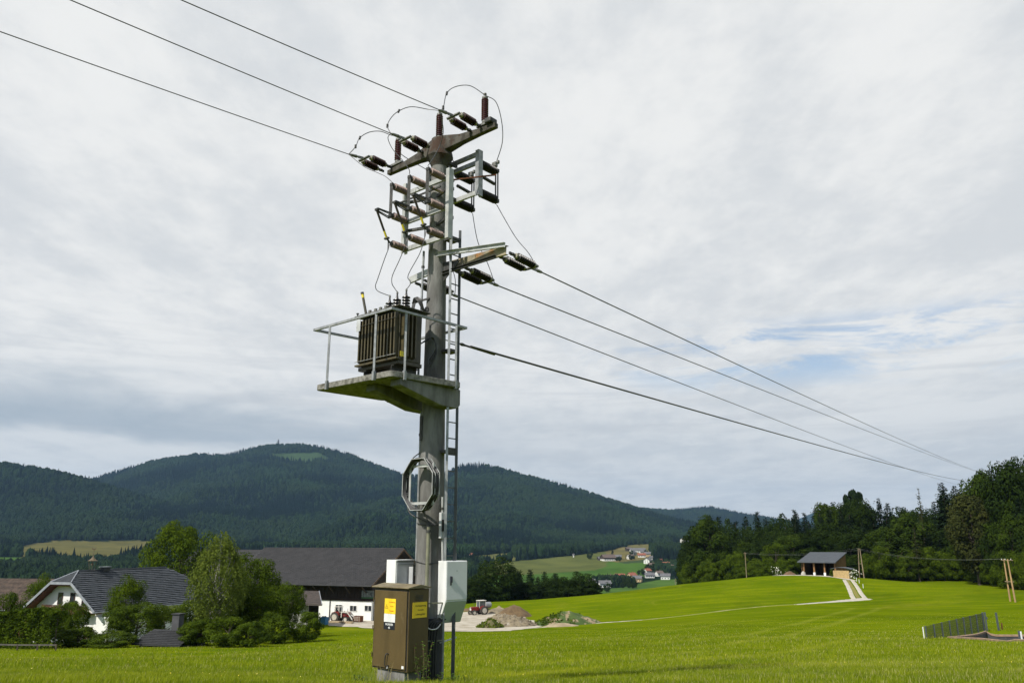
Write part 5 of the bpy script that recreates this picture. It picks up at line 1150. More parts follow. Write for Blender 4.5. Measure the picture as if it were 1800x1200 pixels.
t = thing('chimney', 'low wide dark chimney on the farmhouse ridge right of the bell turret', 'chimney', F(.0, 6.6, zr)); MB().box(F(.2, 6.6, zr+.10), (.7, 1.1, .55), (F(1, 0, 0)-F(0, 0, 0), F(0, 1, 0)-F(0, 0, 0), uz)).build('stack', M_roofd2, t); MB().box(F(.2, 6.6, zr+.42), (.9, 1.35, .07), (F(1, 0, 0)-F(0, 0, 0), F(0, 1, 0)-F(0, 0, 0), uz)).build('cap', M_trim, t)
sp = F(2.7, 8.5, ze+(hw-2.7)*k_); t = thing('vent_pipe', 'thin dark vent pipe standing on the grey tiled roof slope', 'pipe', sp); MB().lathe(sp-uz*.2, sp+uz*3, [(0, .16), (.7, .16), (.71, .22), (.85, .22), (.86, .05), (1.35, .04)], 8).build('pipe', M_roofd2, t)
# --- house with the brown tiled roof on the left
bh = thing('brown_roofed_house', 'low house with brown tiled roof and dark red wooden wall at the left picture edge', 'house', (-82, 130, -14)); F = frame((-75.5, 127.0), (.985, -.17)); AXF = (F(1, 0, 0)-F(0, 0, 0), F(0, 1, 0)-F(0, 0, 0), uz)
zr2 = P(40, 1017, 133).z; ze2 = P(40, 1071, 127).z
MB().prism([F(-26, 0, ze2), F(4, 0, ze2), F(4, 6.5, zr2), F(-26, 6.5, zr2)], uz*-.2).build('roof_front', M_roofb, bh); MB().prism([F(-26, 13, ze2), F(4, 13, ze2), F(4, 6.5, zr2), F(-26, 6.5, zr2)], uz*-.2).build('roof_back', M_roofb, bh)
ss = F(0, 6.5, zr2)-F(0, 0, ze2); tiles('roof_tiles', bh, F(-26, 0, ze2), AXF[0], ss, [(0, 0), (30, 0), (30, ss.length), (0, ss.length)], .36, .34, M_roofb, .06)
MB().box(F(-11, 6.5, (ze2-15)/2-.1), (28.4, 11.4, ze2+15-.3), AXF).build('wall', M_wred, bh); MB().bar(F(-26, -.06, ze2-.1), F(4, -.06, ze2-.1), .12, .12).build('gutter', M_trim, bh)
for a in (-9, -5.5, -2): window(bh, F, a, .78, ze2-1.6, 1.0, 1.1, 1, 2)
# --- barn
R1 = Vector((-19.05, 145, -1.36)); rd = Vector((-.932, .362, 0)).normalized(); gd = Vector((-.362, -.932, 0)).normalized(); SW, ZE, BL = 10.5, -7.09, 30.0; zb = -13.2
def FB_(a, b, z): return Vector((R1.x, R1.y, 0))+rd*a+gd*b+uz*z     # a leftwards along the ridge, b towards the camera
AXB = (rd, gd, uz); ZR = R1.z; zsl = lambda b: ZR+(ZE-ZR)*abs(b)/SW
bn = thing('barn', 'long barn with a huge dark tiled roof, dark wooden loft and white ground floor', 'barn', tuple(FB_(15, 0, zb)))
MB().prism([FB_(0, SW, ZE), FB_(BL, SW, ZE), FB_(BL, 0, ZR), FB_(0, 0, ZR)], uz*-.22).build('roof_front', M_roofd, bn); MB().prism([FB_(0, -SW, ZE), FB_(BL, -SW, ZE), FB_(BL, 0, ZR), FB_(0, 0, ZR)], uz*-.22).build('roof_back', M_roofd, bn)
ss = FB_(0, 0, ZR)-FB_(0, SW, ZE); tiles('roof_tiles', bn, FB_(0, SW, ZE), rd, ss, [(0, 0), (BL-1.6, 0), (BL, ss.length), (0, ss.length)], .40, .36, M_roofd, .045)
MB().tube([FB_(0, 0, ZR+.05), FB_(BL, 0, ZR+.05)], .10, 6).build('ridge_cap', M_roofd, bn)
for s in (1, -1): MB().bar(FB_(-.04, s*SW, ZE-.16), FB_(-.04, 0, ZR-.16), .08, .32).build('verge_board', mat('brown_verge', (.12, .07, .035), (.08, .05, .03), 2, .8), bn)
MB().tube([FB_(-.05, SW+.08, ZE-.08), FB_(BL, SW+.08, ZE-.08)], .09, 6).build('gutter', M_roofd2, bn)
WB = SW-2.4; zt = P(620, 1055, 136).z
MB().box(FB_(6.7, WB-.15, (zt+zb-1)/2), (10.9, .3, zt-zb+1), AXB).build('white_wall', M_wall, bn)
MB().box(FB_(15.5, WB-.2, (zt+zsl(WB)-.3)/2), (28.4, .34, zsl(WB)-.3-zt), AXB).build('loft_wall', M_wdark, bn)
MB().box(FB_(6.6, WB+.06, zt-.05), (11.3, .14, .42), AXB).build('sill_beam', M_wdark, bn)
MB().box(FB_(12.75, WB-.25, (zt+zb-1)/2), (1.2, .25, zt-zb+1), AXB).build('red_brown_door', M_wred, bn)
MB().box(FB_(21.7, WB-3.0, (zt+zb-1)/2), (16.5, .3, zt-zb+1), AXB).build('recessed_wall', M_wdark, bn)
MB().box(FB_(15.5, -WB+.2, (zsl(WB)+zb-1)/2), (28.4, .3, zsl(WB)-zb+.6), AXB).build('rear_wall', M_wall, bn)
MB().prism([FB_(1.25, WB-.3, zb-1), FB_(1.25, WB-.3, zt), FB_(1.25, -WB+.3, zt), FB_(1.25, -WB+.3, zb-1)], rd*.3).build('gable_base', M_wall, bn)
MB().prism([FB_(1.25, WB-.1, zt), FB_(1.25, WB-.1, zsl(WB)-.3), FB_(1.25, 0, ZR-.35), FB_(1.25, -WB+.1, zsl(WB)-.3), FB_(1.25, -WB+.1, zt)], rd*.3).build('gable_boarding', M_wdark, bn)
for k in range(44): MB().box(FB_(1.6+k*.66, WB+.0, (zt+zsl(WB)-.3)/2+.05), (.60, .05, zsl(WB)-.4-zt), AXB).build('loft_board', M_wdark, bn)
for a in (2.2, 5.4, 8.6, 11.8, 15.0, 18.2): MB().bar(FB_(a, WB+.05, zt+.9), FB_(a, SW-.5, ZE-.15), .14, .14).build('eave_strut', mat('strut_wood', (.060, .045, .032), (.04, .03, .02), 3, .9), bn)
Fw = lambda a, b, z: FB_(-a, -b, z)
for px, w, d_ in ((595.5, 1.35, 2), (620.8, 1.35, 2), (647, 1.4, 2)):
    # find a on the wall for that image column
    a = min(np.arange(0, 14, .05), key=lambda q: abs(proj(*FB_(q, WB, zb+2))[0]-px)); z_ = P(px, 1068.5, FB_(a, WB, 0).y).z
    hh2 = .95 if px > 600 else 1.25
    window(bn, Fw, -a, -WB-.01, z_, w, hh2, 1, d_)
for px in (580, 657.5):
    a = min(np.arange(0, 14, .05), key=lambda q: abs(proj(*FB_(q, WB, zb+2))[0]-px)); MB().tube([FB_(a, WB+.12, zt+.1), FB_(a, WB+.12, zb+.1)], .07, 6).build('downpipe', M_wdark, bn)
a = min(np.arange(0, 14, .05), key=lambda q: abs(proj(*FB_(q, WB+.3, -9))[0]-646)); z1_ = P(646, 1037, FB_(a, WB, 0).y).z; z2_ = P(646, 1051, FB_(a, WB, 0).y).z
bn_s = thing('banner', 'faded pale banner with a green lower edge hanging on the dark barn loft', 'banner', FB_(a, WB+.3, z2_)); MB().box(FB_(a, WB+.3, (z1_+z2_)/2+.1), (2.3, .03, z1_-z2_-.2), AXB).build('cloth', mat('faded_banner', (.20, .22, .21), (.13, .15, .14), 2.5, .8, c3=(.06, .07, .07), c3scale=2, c3thr=(.5, .6)), bn_s); MB().box(FB_(a, WB+.31, z2_+.12), (2.3, .035, .25), AXB).build('green_edge', mat('banner_green', (.05, .13, .05), (.04, .10, .04), 3, .8), bn_s)
# wing left of the barn with a finer ribbed roof
wg = thing('barn_wing', 'left wing of the barn with a slightly lower ribbed dark roof', 'barn', tuple(FB_(38, 0, zb)))
q = [FB_(29.0, 12.5, ZE-1.2), FB_(46, 12.5, ZE-1.2), FB_(46, -.5, ZR-.28), FB_(27.8, -.5, ZR-.28)]
MB().prism(q, uz*-.2).build('roof_front', M_roofd2, wg); MB().prism([FB_(29.0, -12, ZE-1.2), FB_(46, -12, ZE-1.2), FB_(46, -.5, ZR-.28), FB_(27.8, -.5, ZR-.28)], uz*-.2).build('roof_back', M_roofd2, wg)
mb = MB()
for i in range(26):
    t_ = (i+.5)/26; p0 = q[0].lerp(q[3], t_); p1 = q[1].lerp(q[2], t_); mb.bar(p0+uz*.02, p1+uz*.02, .16, .06)
tag(mb.build('roof_ribs', M_roofd, wg), kind='stuff'); MB().bar(q[0]+uz*.05, q[3]+uz*.05, .2, .12).build('valley_flashing', M_trim, wg)
MB().box(FB_(37.5, 0, (ZE-1.6+zb-1)/2), (16, 20, ZE-1.6-zb+1), AXB).build('wall', M_wdark, wg)
# --- lean-to
F = frame(tuple(P(527, 1065, 127))[:2], (.93, -.36)); AXF = (F(1, 0, 0)-F(0, 0, 0), F(0, 1, 0)-F(0, 0, 0), uz); zl0 = P(560, 1061, 127).z; zl1 = P(540, 1038, 131).z
lt = thing('lean_to', 'small outbuilding with a brown-grey lean-to roof left of the white barn wall', 'shed', F(2, 2, zb))
MB().prism([F(-4.5, 0, zl0), F(3.9, 0, zl0), F(.4, 4.2, zl1), F(-4.5, 4.2, zl1)], uz*-.16).build('roof', mat('brown_grey_roof', (.075, .058, .050), (.055, .045, .040), 1.5, .8), lt)
ss = F(0, 4.2, zl1)-F(0, 0, zl0); tiles('roof_tiles', lt, F(-4.5, 0, zl0), AXF[0], ss, [(0, 0), (8.4, 0), (4.9, ss.length), (0, ss.length)], .4, .36, MATS['brown_grey_roof'], .04)
MB().bar(F(3.95, 0, zl0-.03), F(.45, 4.2, zl1-.03), .08, .2).build('verge', M_trim, lt)
MB().box(F(-1.8, 1.5, (zl0-.25+zb-1)/2), (4.6, .25, zl0-.2-zb+1), AXF).build('wall', mat('grey_render', (.30, .30, .27), (.22, .22, .20), 2, .9), lt)
MB().box(F(-.9, 3.9, (zl0+zb-1)/2), (3.2, .2, zl0-zb+1), AXF).build('back_wall', M_wdark, lt)
# --- garden hut with chimney
c = PG(296, 80); F = frame((c.x-2.2, c.y-1.2), (.97, -.25)); AXF = (F(1, 0, 0)-F(0, 0, 0), F(0, 1, 0)-F(0, 0, 0), uz); zq = P(300, 1130, 79).z; zq1 = P(300, 1104, 81.5).z; zg_ = c.z
hu = thing('garden_hut', 'low garden hut with a dark roof between the bushes', 'hut', F(2, 1.5, zg_))
MB().prism([F(-.6, -.4, zq), F(4.6, -.4, zq), F(4.2, 2.2, zq1), F(-.3, 2.2, zq1)], uz*-.10).build('roof', M_roofd2, hu); MB().prism([F(-.6, 4.6, zq), F(4.6, 4.6, zq), F(4.2, 2.2, zq1), F(-.3, 2.2, zq1)], uz*-.10).build('roof_back', M_roofd2, hu)
ss = F(0, 2.2, zq1)-F(0, -.4, zq); tiles('roof_tiles', hu, F(-.6, -.4, zq), AXF[0], ss, [(0, 0), (5.2, 0), (4.8, ss.length), (.3, ss.length)], .34, .3, mat('hut_roof', (.024, .025, .027), (.016, .017, .019), 2, .8), .035)
MB().box(F(2, 2.1, (zq+zg_-1)/2-.1), (4.4, 3.8, zq-zg_+.8), AXF).build('wall', mat('pale_hut_wall', (.30, .29, .26), (.22, .21, .19), 2, .9), hu)
t = thing('hut_chimney', 'stubby dark square chimney on the garden hut roof', 'chimney', F(2.1, 2.4, zq1)); MB().box(F(2.1, 2.4, zq1+.45), (.75, .75, 1.9), AXF).build('stack', mat('chimney_cladding', (.075, .075, .08), (.05, .05, .055), 2, .7), t); MB().box(F(2.1, 2.4, zq1+1.43), (.95, .95, .08), AXF).build('cap', M_roofd2, t)
# low rail along the hedge
t = thing('rail_fence', 'grey wooden rail fence low along the hedge at the left edge', 'fence', PG(0, 74))
pr_ = [PG(px, Y) for px, Y in ((-40, 75), (-5, 74), (30, 73), (65, 72), (98, 71))]
for p in pr_: MB().bar(p-uz*.2, p+uz*.5, .1, .1).build('post', M_bark, t)
for a_, b_ in zip(pr_[:-1], pr_[1:]): MB().bar(a_+uz*.45, b_+uz*.45, .05, .12).build('rail', mat('grey_rail', (.09, .085, .07), (.06, .055, .05), 2, .9), t)
# ------------------------------------------------------------------ yard, paths and heaps
from mathutils.geometry import delaunay_2d_cdt
def PX(px, py):          # the ground point seen at a pixel of the photograph
    d = ray(px, py).normalized(); h = bvh.ray_cast(d*3, d)
    return h[0] if h[0] is not None else P(px, py, 150)
def sheet(name, poly, m, label, dz=.06, step=1.6, jag=.5):
    r = random.Random(4); bd = []
    n = len(poly)
    for i in range(n):
        a, b = poly[i], poly[(i+1) % n]; L_ = (b-a).length; k = max(1, int(L_/1.5))
        for j in range(k): q = a.lerp(b, j/k); bd.append((q.x+r.uniform(-jag, jag), q.y+r.uniform(-jag, jag)))
    xs = [q[0] for q in bd]; ys = [q[1] for q in bd]; vs = [Vector(q) for q in bd]; pb = len(vs)
    gx_, gy_ = np.meshgrid(np.arange(min(xs), max(xs), step), np.arange(min(ys), max(ys), step)); gx_ = gx_.ravel(); gy_ = gy_.ravel()
    ins = inpoly(gx_, gy_, bd)
    vs += [Vector((a+r.uniform(-.3, .3), b+r.uniform(-.3, .3))) for a, b, c in zip(gx_, gy_, ins) if c]
    V, E_, F_, *_ = delaunay_2d_cdt(vs, [(i, (i+1) % pb) for i in range(pb)], [], 1, 1e-4)
    mb = MB(); mb.v = [Vector((v.x, v.y, G(v.x, v.y)+(dz if i >= pb else dz*.4))) for i, v in enumerate(V)]
    mb.f = [tuple(f) if (V[f[1]]-V[f[0]]).cross(V[f[2]]-V[f[0]]) > 0 else tuple(f)[::-1] for f in F_]
    return tag(mb.build(name, m), label, kind='structure')
sheet('gravel_yard', [PX(*q) for q in ((548, 1087), (575, 1099), (660, 1105), (760, 1109), (850, 1109.5), (905, 1107), (952, 1101), (948, 1093), (915, 1083), (893, 1077), (868, 1072), (830, 1074), (770, 1078), (700, 1083), (655, 1082), (610, 1079))], M_gravel, 'pale gravel farmyard between the barn and the soil heaps', .08)
def xy(l): return [(p.x, p.y) for p in (PX(*q) for q in l)]
M_trk = mat('pale_track_gravel', (.46, .42, .35), (.36, .33, .27), 1.2, .95, .3, 10)
M_trk2 = mat('faint_track', (.19, .20, .03), (.14, .17, .01), .6, .95, c3=(.26, .24, .10), c3scale=.3, c3thr=(.5, .62))
ribbon('farm_track', xy([(850, 1107.5), (905, 1105), (960, 1101.5), (1020, 1097), (1080, 1092.5), (1130, 1089)]), [2.0, .8, .6, .5], M_gravel, label='pale gravel track leaving the yard across the meadow', jag=.3)
ribbon('meadow_track', xy([(1128, 1089.2), (1180, 1084), (1240, 1077), (1300, 1069.5), (1360, 1064), (1400, 1062)]), [.7, .9, .8], M_trk2, label='faint yellowish wheel track crossing the meadow')
ribbon('farm_track', xy([(1395, 1062.2), (1430, 1059.5), (1470, 1056.5), (1500, 1054), (1523, 1051.5)]), [.7, 1.6, 3.0, 3.6], M_trk, label='white gravel track at the foot of the ramp to the shed')
M_mid = mat('dry_grass_strip', (.20, .17, .03), (.15, .15, .02), .9, .95)
ribbon('wheel_strip', xy([(1484, 1018.5), (1489, 1027), (1494, 1038), (1501, 1053)]), [.85, .95, 1.0], M_trk, label='left white concrete wheel strip of the ramp to the shed')
ribbon('wheel_strip', xy([(1497, 1018.5), (1504, 1027), (1511, 1038), (1521, 1051.5)]), [.85, .95, 1.0], M_trk, label='right white concrete wheel strip of the ramp to the shed')
ribbon('grass_strip', xy([(1490, 1018.8), (1496, 1028), (1502, 1038), (1510, 1051)]), [.6, .8, .9], M_mid, dz=.035, label='dry yellow grass strip between the two wheel strips')
e_s = Vector((.79, -.61, 0)).normalized(); d_s = Vector((.61, .79, 0)).normalized(); o_s = P(1403, 986, 192)
sheet('shed_apron', [Vector((o_s.x, o_s.y, 0))+e_s*a+d_s*b for a, b in ((-6, -1.5), (-2, -2.2), (4, -2.6), (8, -3.2), (12.5, -5.5), (14, -5.5), (12, -2.6), (9, -.6), (8, .8), (-1, 1), (-5, 1.5))], M_trk, 'pale gravel apron in front of the wooden shed', .06, 1.2, .2)
def mound(name, label, px, py, wpx, hpx, m, seed, rough=.35, depth=.8, cat='heap', stones=0, ms=None, green=0):
    c = PX(px, py) if py > 1020 else PG(px, 195); Y = c.y; wx = wpx/(FPX/(Y*1.05))/2; h = hpx/(FPX/(Y*1.05)); n = 44
    t = thing(name, label, cat, c); gxx = np.linspace(-1.15, 1.15, n); vs = []
    A, B = np.meshgrid(gxx, gxx); R_ = np.hypot(A, B); f = np.clip(1-R_, 0, 1)**.8*(1+rough*2.2*fbm(A*2.2+seed, B*2.2+seed*2, 4))+rough*.25*fbm(A*9+seed, B*9, 3)*(R_ < 1)
    f = f+.16*fbm(A*5+seed, B*5+3, 4)*(R_ < .97)
    zz = h*np.maximum(f, 0)*1.05-.06*(R_ >= 1)
    X3 = c.x+A*wx; Y3 = c.y+B*wx*depth; gz_ = np.array([[G(x_, y_) for x_, y_ in zip(r1, r2)] for r1, r2 in zip(X3, Y3)])
    V = np.stack([X3, Y3, gz_+zz-.25*np.clip(R_-.95, 0, 1)*4*.3], -1).reshape(-1, 3); I_ = np.arange(n*n).reshape(n, n)
    f_ = np.stack([I_[:-1, :-1], I_[:-1, 1:], I_[1:, 1:], I_[1:, :-1]], -1).reshape(-1, 4)
    link('soil', npmesh('soil', V-np.array(c), f_, m, True), t)
    rr_ = random.Random(seed)
    if stones:
        mb = MB()
        for _ in range(stones):
            i = rr_.randrange(n*n)
            if R_.ravel()[i] > .98: continue
            s = rr_.uniform(.06, .26)*rr_.random()+.06; p = Vector(V[i])+Vector((rr_.uniform(-.2, .2), rr_.uniform(-.2, .2), s*.2)); a = rr_.uniform(0, 3)
            ax = (Vector((math.cos(a), math.sin(a), rr_.uniform(-.4, .4))).normalized(), Vector((-math.sin(a), math.cos(a), rr_.uniform(-.4, .4))).normalized(), Vector((rr_.uniform(-.3, .3), rr_.uniform(-.3, .3), 1)).normalized())
            mb.box(p, (s, s*rr_.uniform(.6, 1), s*rr_.uniform(.4, .8)), ax)
        tag(mb.build('stones', ms or m, t), kind='stuff')
    if green:
        k = rng.choice(n*n, green); k = k[R_.ravel()[k] < 1.0]; k = k[fbm(A.ravel()[k]*2+seed*3, B.ravel()[k]*2, 3) > -.05]
        cc = V[k]+rng.normal(0, .15, (len(k), 3))*np.array([1, 1, .4])+np.array([0, 0, .12]); Vc, Fc_ = cards(cc, np.tile([0, -.3, .8], (len(k), 1)), .38, rng, .3)
        tag(link('weeds', npmesh('weeds', Vc-np.array(c), Fc_, L_bush if green > 1500 else L_yel), t), kind='stuff')
    return t
M_earth = mat('brown_earth', (.14, .092, .042), (.095, .060, .030), 1.2, .95, .5, 6); M_rub = mat('grey_brown_rubble', (.22, .18, .115), (.13, .105, .07), 1.6, .95, .8, 5, c3=(.36, .32, .26), c3scale=.8); M_sand = mat('sandy_soil', (.33, .27, .17), (.24, .19, .12), .8, .95, .5, 6)
M_weedsoil = mat('weedy_soil', (.09, .10, .03), (.13, .10, .05), .8, .95, .5, 6)
mound('soil_heap', 'brown earth heap sloping to the right behind the rubble', 903, 1082, 58, 17, M_earth, 1, .2, 1.0)
mound('gravel_heap', 'pale gravel heap behind the rubble beside the parked tractor', 873, 1077, 42, 9, M_rub, 2, .3)
mound('rubble_heap', 'grey rubble heap with stones at the edge of the yard', 905, 1100, 76, 17, M_rub, 3, .45, .7, stones=420, ms=M_rub)
mound('rubble_heap', 'pale flat rubble ridge left of the grey rubble heap', 885, 1090, 60, 12, M_rub, 9, .45, .6, stones=220, ms=M_sand)
mound('weedy_heap', 'small heap overgrown with weeds at the front of the yard', 862, 1103, 42, 12, M_weedsoil, 4, .3, .8, green=1100)
mound('overgrown_mound', 'long green overgrown soil mound with bare brown flanks', 996, 1096, 108, 19, mat('overgrown_soil', (.060, .095, .018), (.040, .070, .014), .9, .95, .6, 5, c3=(.26, .20, .12), c3scale=.42, c3thr=(.52, .58)), 5, .7, .6, green=2600)
mound('soil_spill', 'low bare soil spill at the foot of the overgrown mound', 985, 1100, 60, 6, M_sand, 6, .3, .5)
mound('soil_heap', 'low brown soil heap at the far left edge of the yard', 826, 1073, 44, 5, M_earth, 7, .3, .5)
mound('rubble_heap', 'low white stone pile behind the gravel heap', 878, 1073, 22, 7, M_sand, 8, .3)
mound('brush_pile', 'reddish brush pile left of the wooden shed', 1388, 1009, 22, 6, mat('brush', (.14, .07, .04), (.10, .08, .04), 3, .95), 11, .5, .6)
# ------------------------------------------------------------------ tractors and yard things
M_tred = mat('tractor_red', (.22, .012, .010), (.16, .010, .008), 3, .4); M_twh = mat('tractor_cream', (.62, .60, .54), (.5, .48, .42), 3, .5); M_tyre = mat('tyre_rubber', (.035, .033, .030), (.06, .055, .045), 5, .9)
M_rim = mat('pale_rim', (.50, .47, .40), (.40, .37, .30), 5, .6); M_cabglass = mat('cab_glass', (.10, .12, .13), (.07, .08, .09), 2, .08, spec=.9)
def tractor(label, pos, head, sc, cream_hood, cab, loader):
    f = Vector((math.cos(head), math.sin(head), 0)); l = Vector((-f.y, f.x, 0)); T = lambda a, b, z: Vector(pos)+(f*a+l*b)*sc+uz*z*sc; ax = (f, l, uz)
    t = thing('tractor', label, 'tractor', pos); B = lambda c, s, nm, m, bv=.03: MB().box(T(*c), [k*sc for k in s], ax).build(nm, m, t, bevel=bv*sc)
    B((1.05, 0, 1.08), (1.55, .62, .62), 'hood', M_twh if cream_hood else M_tred, .08); B((.95, 0, .68), (1.7, .42, .34), 'engine', M_dark)
    B((1.84, 0, 1.05), (.06, .52, .52), 'grille', M_twh); B((-.45, 0, .85), (1.1, .7, .5), 'gearbox', M_dark)
    for b in (-.22, .22): MB().lathe(T(1.86, b, 1.22), T(3, b, 1.22), [(0, .09*sc), (.05*sc, .09*sc)], 10).build('headlight', M_cabglass, t)
    for b in (-.62, .62):
        mb = MB()
        pr = [(-1.15, 1.0), (-1.0, 1.42), (-.5, 1.55), (.1, 1.45), (.25, 1.0), (.1, 1.0), (0, 1.3), (-.5, 1.42), (-.9, 1.3), (-1.0, 1.0)]
        mb.prism([T(a, b-.2, z) for a, z in pr], l*.4*sc); mb.build('fender', M_tred, t)
    for a, r_, w_ in ((-.5, .74, .40), (1.45, .44, .24)):
        for b in (-.72, .72):
            c0 = T(a, b-w_/2, r_); wh = MB().lathe(c0, c0+l, [(0, r_*.62*sc), (.02*sc, r_*.93*sc), (.06*sc, r_*sc), ((w_-.06)*sc, r_*sc), ((w_-.02)*sc, r_*.93*sc), (w_*sc, r_*.62*sc)], 22).build('wheel', M_tyre, t, smooth=True)
            MB().lathe(T(a, b-w_/2-.015, r_), T(a, b-w_/2-.015, r_)+l, [(0, r_*.2*sc), (.001, r_*.60*sc), ((w_+.03)*sc, r_*.60*sc), ((w_+.031)*sc, r_*.2*sc)], 18).build('rim', M_rim, wh)
            mb = MB()
            for k in range(16): q = 2*math.pi*k/16; d = f*math.cos(q)+uz*math.sin(q); mb.box(T(a, b, r_)+d*r_*sc*1.0, (.05*sc, w_*sc*.95, .05*sc), (d, l, d.cross(l)))
            mb.build('tread', M_tyre, wh)
    MB().bar(T(1.45, -.72, .44), T(1.45, .72, .44), .1*sc, .1*sc).build('front_axle', M_dark, t)
    MB().tube([T(1.2, .2, 1.35), T(1.2, .2, 2.0)], .035*sc, 7).build('exhaust', M_dark, t)
    if cab:
        c4 = [(-1.0, -.5), (.32, -.5), (.32, .5), (-1.0, .5)]
        for a, b in c4: MB().bar(T(a, b, 1.2), T(a*.93, b*.92, 2.35), .07*sc, .07*sc).build('cab_post', M_twh, t)
        B((-.32, 0, 2.40), (1.5, 1.15, .12), 'cab_roof', M_twh, .05); B((-.33, 0, 1.80), (1.20, .92, 1.02), 'cab_glazing', M_cabglass, .02)
    else:
        for b in (-.42, .42): MB().bar(T(-.8, b, 1.2), T(-.75, b, 2.2), .07*sc, .07*sc).build('roll_bar', M_twh, t); MB().bar(T(.1, b, 1.2), T(.1, b, 2.2), .05*sc, .05*sc).build('roll_bar', M_twh, t)
        B((-.32, 0, 2.22), (1.15, 1.0, .06), 'canopy', M_twh); B((-.45, 0, 1.25), (.45, .45, .12), 'seat', M_dark); B((-.65, 0, 1.5), (.08, .45, .45), 'backrest', M_dark)
        MB().bar(T(.2, 0, 1.3), T(0, 0, 1.62), .03*sc, .03*sc).build('steering_column', M_dark, t); MB().lathe(T(0, 0, 1.6), T(-.2, 0, 1.9), [(0, .2*sc), (.03*sc, .2*sc)], 12).build('steering_wheel', M_dark, t)
    if loader:
        for b in (-.48, .48):
            MB().bar(T(.35, b, 1.5), T(1.6, b, 1.45), .10*sc, .14*sc).build('loader_arm', M_twh, t); MB().bar(T(1.55, b, 1.48), T(2.6, b, .35), .10*sc, .14*sc).build('loader_arm', M_twh, t); MB().bar(T(.5, b, .7), T(.55, b, 1.5), .1*sc, .14*sc).build('loader_post', M_twh, t); MB().bar(T(.8, b, .95), T(1.7, b, 1.25), .07*sc, .07*sc).build('lift_cylinder', M_dark, t)
        MB().bar(T(1.55, -.5, 1.45), T(1.55, .5, 1.45), .08*sc, .08*sc).build('cross_tube', M_twh, t)
        for k in range(6): MB().bar(T(2.65, -.5+.2*k, .15), T(3.5, -.5+.2*k, .12), .05*sc, .05*sc).build('tine', M_dark, t)
        B((2.62, 0, .35), (.10, 1.2, .5), 'tine_frame', M_dark, .01)
    return t
def by_wall(px, out):
    a = min(np.arange(-2, 22, .05), key=lambda q: abs(proj(*FB_(q, WB+out, zb+1))[0]-px)); p = FB_(a, WB+out, 0); p.z = G(p.x, p.y)+.08; return p
tractor('red and cream tractor with a front loader parked along the white barn wall', by_wall(598, 2.6), math.atan2(-.362, .932), 1.05, False, False, True)
cr = by_wall(630, 2.6); t = thing('mesh_crate', 'rusty wire mesh crate carried low at the loader in front of the barn', 'crate', cr)
A3 = (Vector((.93, -.36, 0)), Vector((.36, .93, 0)), uz)
for i in range(5): MB().box(cr+A3[0]*(-.6+.3*i)+uz*.5, (.05, 1.0, .9), A3).build('bar_frame', M_rust, t)
MB().box(cr+uz*.5, (1.15, .9, .75), A3).build('load', mat('grey_load', (.30, .26, .22), (.18, .15, .12), 3, .9), t, bevel=.1)
p2 = PX(841, 1080); tractor('red tractor with cream bonnet and white cab roof parked on the gravel yard', PG(843, p2.y), math.radians(212), 1.10, False, True, False)
q = PG(851, p2.y+4.5); t = thing('tank_trailer', 'silver tank trailer behind the red tractor on the yard', 'trailer', q)
d = Vector((math.cos(math.radians(212)), math.sin(math.radians(212)), 0)); l = Vector((-d.y, d.x, 0))
MB().lathe(q-d*1.6+uz*1.5, q+d*2+uz*1.5, [(0, .2), (.1, .45), (.25, .58), (2.4, .58), (2.55, .45), (2.65, .2)], 20).build('tank', M_galv, t, smooth=True)
for b in (-.8, .8): wh = MB().lathe(q+l*(b-.15)+uz*.5, q+l*9+uz*.5, [(0, .3), (.02, .47), (.28, .47), (.3, .3)], 18).build('wheel', M_tyre, t); MB().lathe(q+l*(b-.16)+uz*.5, q+l*9+uz*.5, [(0, .1), (.001, .28), (.32, .28), (.321, .1)], 14).build('rim', M_rim, wh)
MB().bar(q+d*1.3+uz*.7, q+d*2.6+uz*.5, .12, .12).build('drawbar', M_dark, t); MB().box(q+uz*.75, (2.4, .8, .15), (d, l, uz)).build('chassis', M_dark, t)
q = PG(569, 134); t = thing('blue_container', 'small blue container with black bags on top beside the barn', 'container', q); MB().box(q+uz*.55, (1.15, 1.0, 1.1), A3).build('tub', mat('blue_plastic', (.05, .22, .38), (.04, .17, .30), 3, .5), t, bevel=.04); MB().box(q+uz*1.12, (1.22, 1.07, .06), A3).build('rim', MATS['blue_plastic'], t)
MB().rings([q+uz*1.12+A3[0]*x_ for x_ in (-.5, -.3, 0, .3, .5)], [.05, .2, .16, .22, .05], 8).build('bags', M_cable, t, smooth=True)
for i, (px, py, w, lab) in enumerate(((587, 1094.5, 2.6, 'stack of pale planks on the yard edge near the blue container'), (610, 1095.5, 2.3, 'second stack of pale planks on the yard edge, further right'))):
    q = PX(px, py); t = thing('plank_stack', lab, 'planks', q); k = 0
    for z_ in range(3):
        for y_ in range(4):
            MB().box(q+A3[1]*(y_*.2-.3)+A3[0]*random.uniform(-.12, .12)+uz*(.12+z_*.09), (w*random.uniform(.85, 1), .17, .06), A3).build('plank', mat('fresh_plank', (.48, .38, .24), (.38, .29, .18), 4, .8), t)
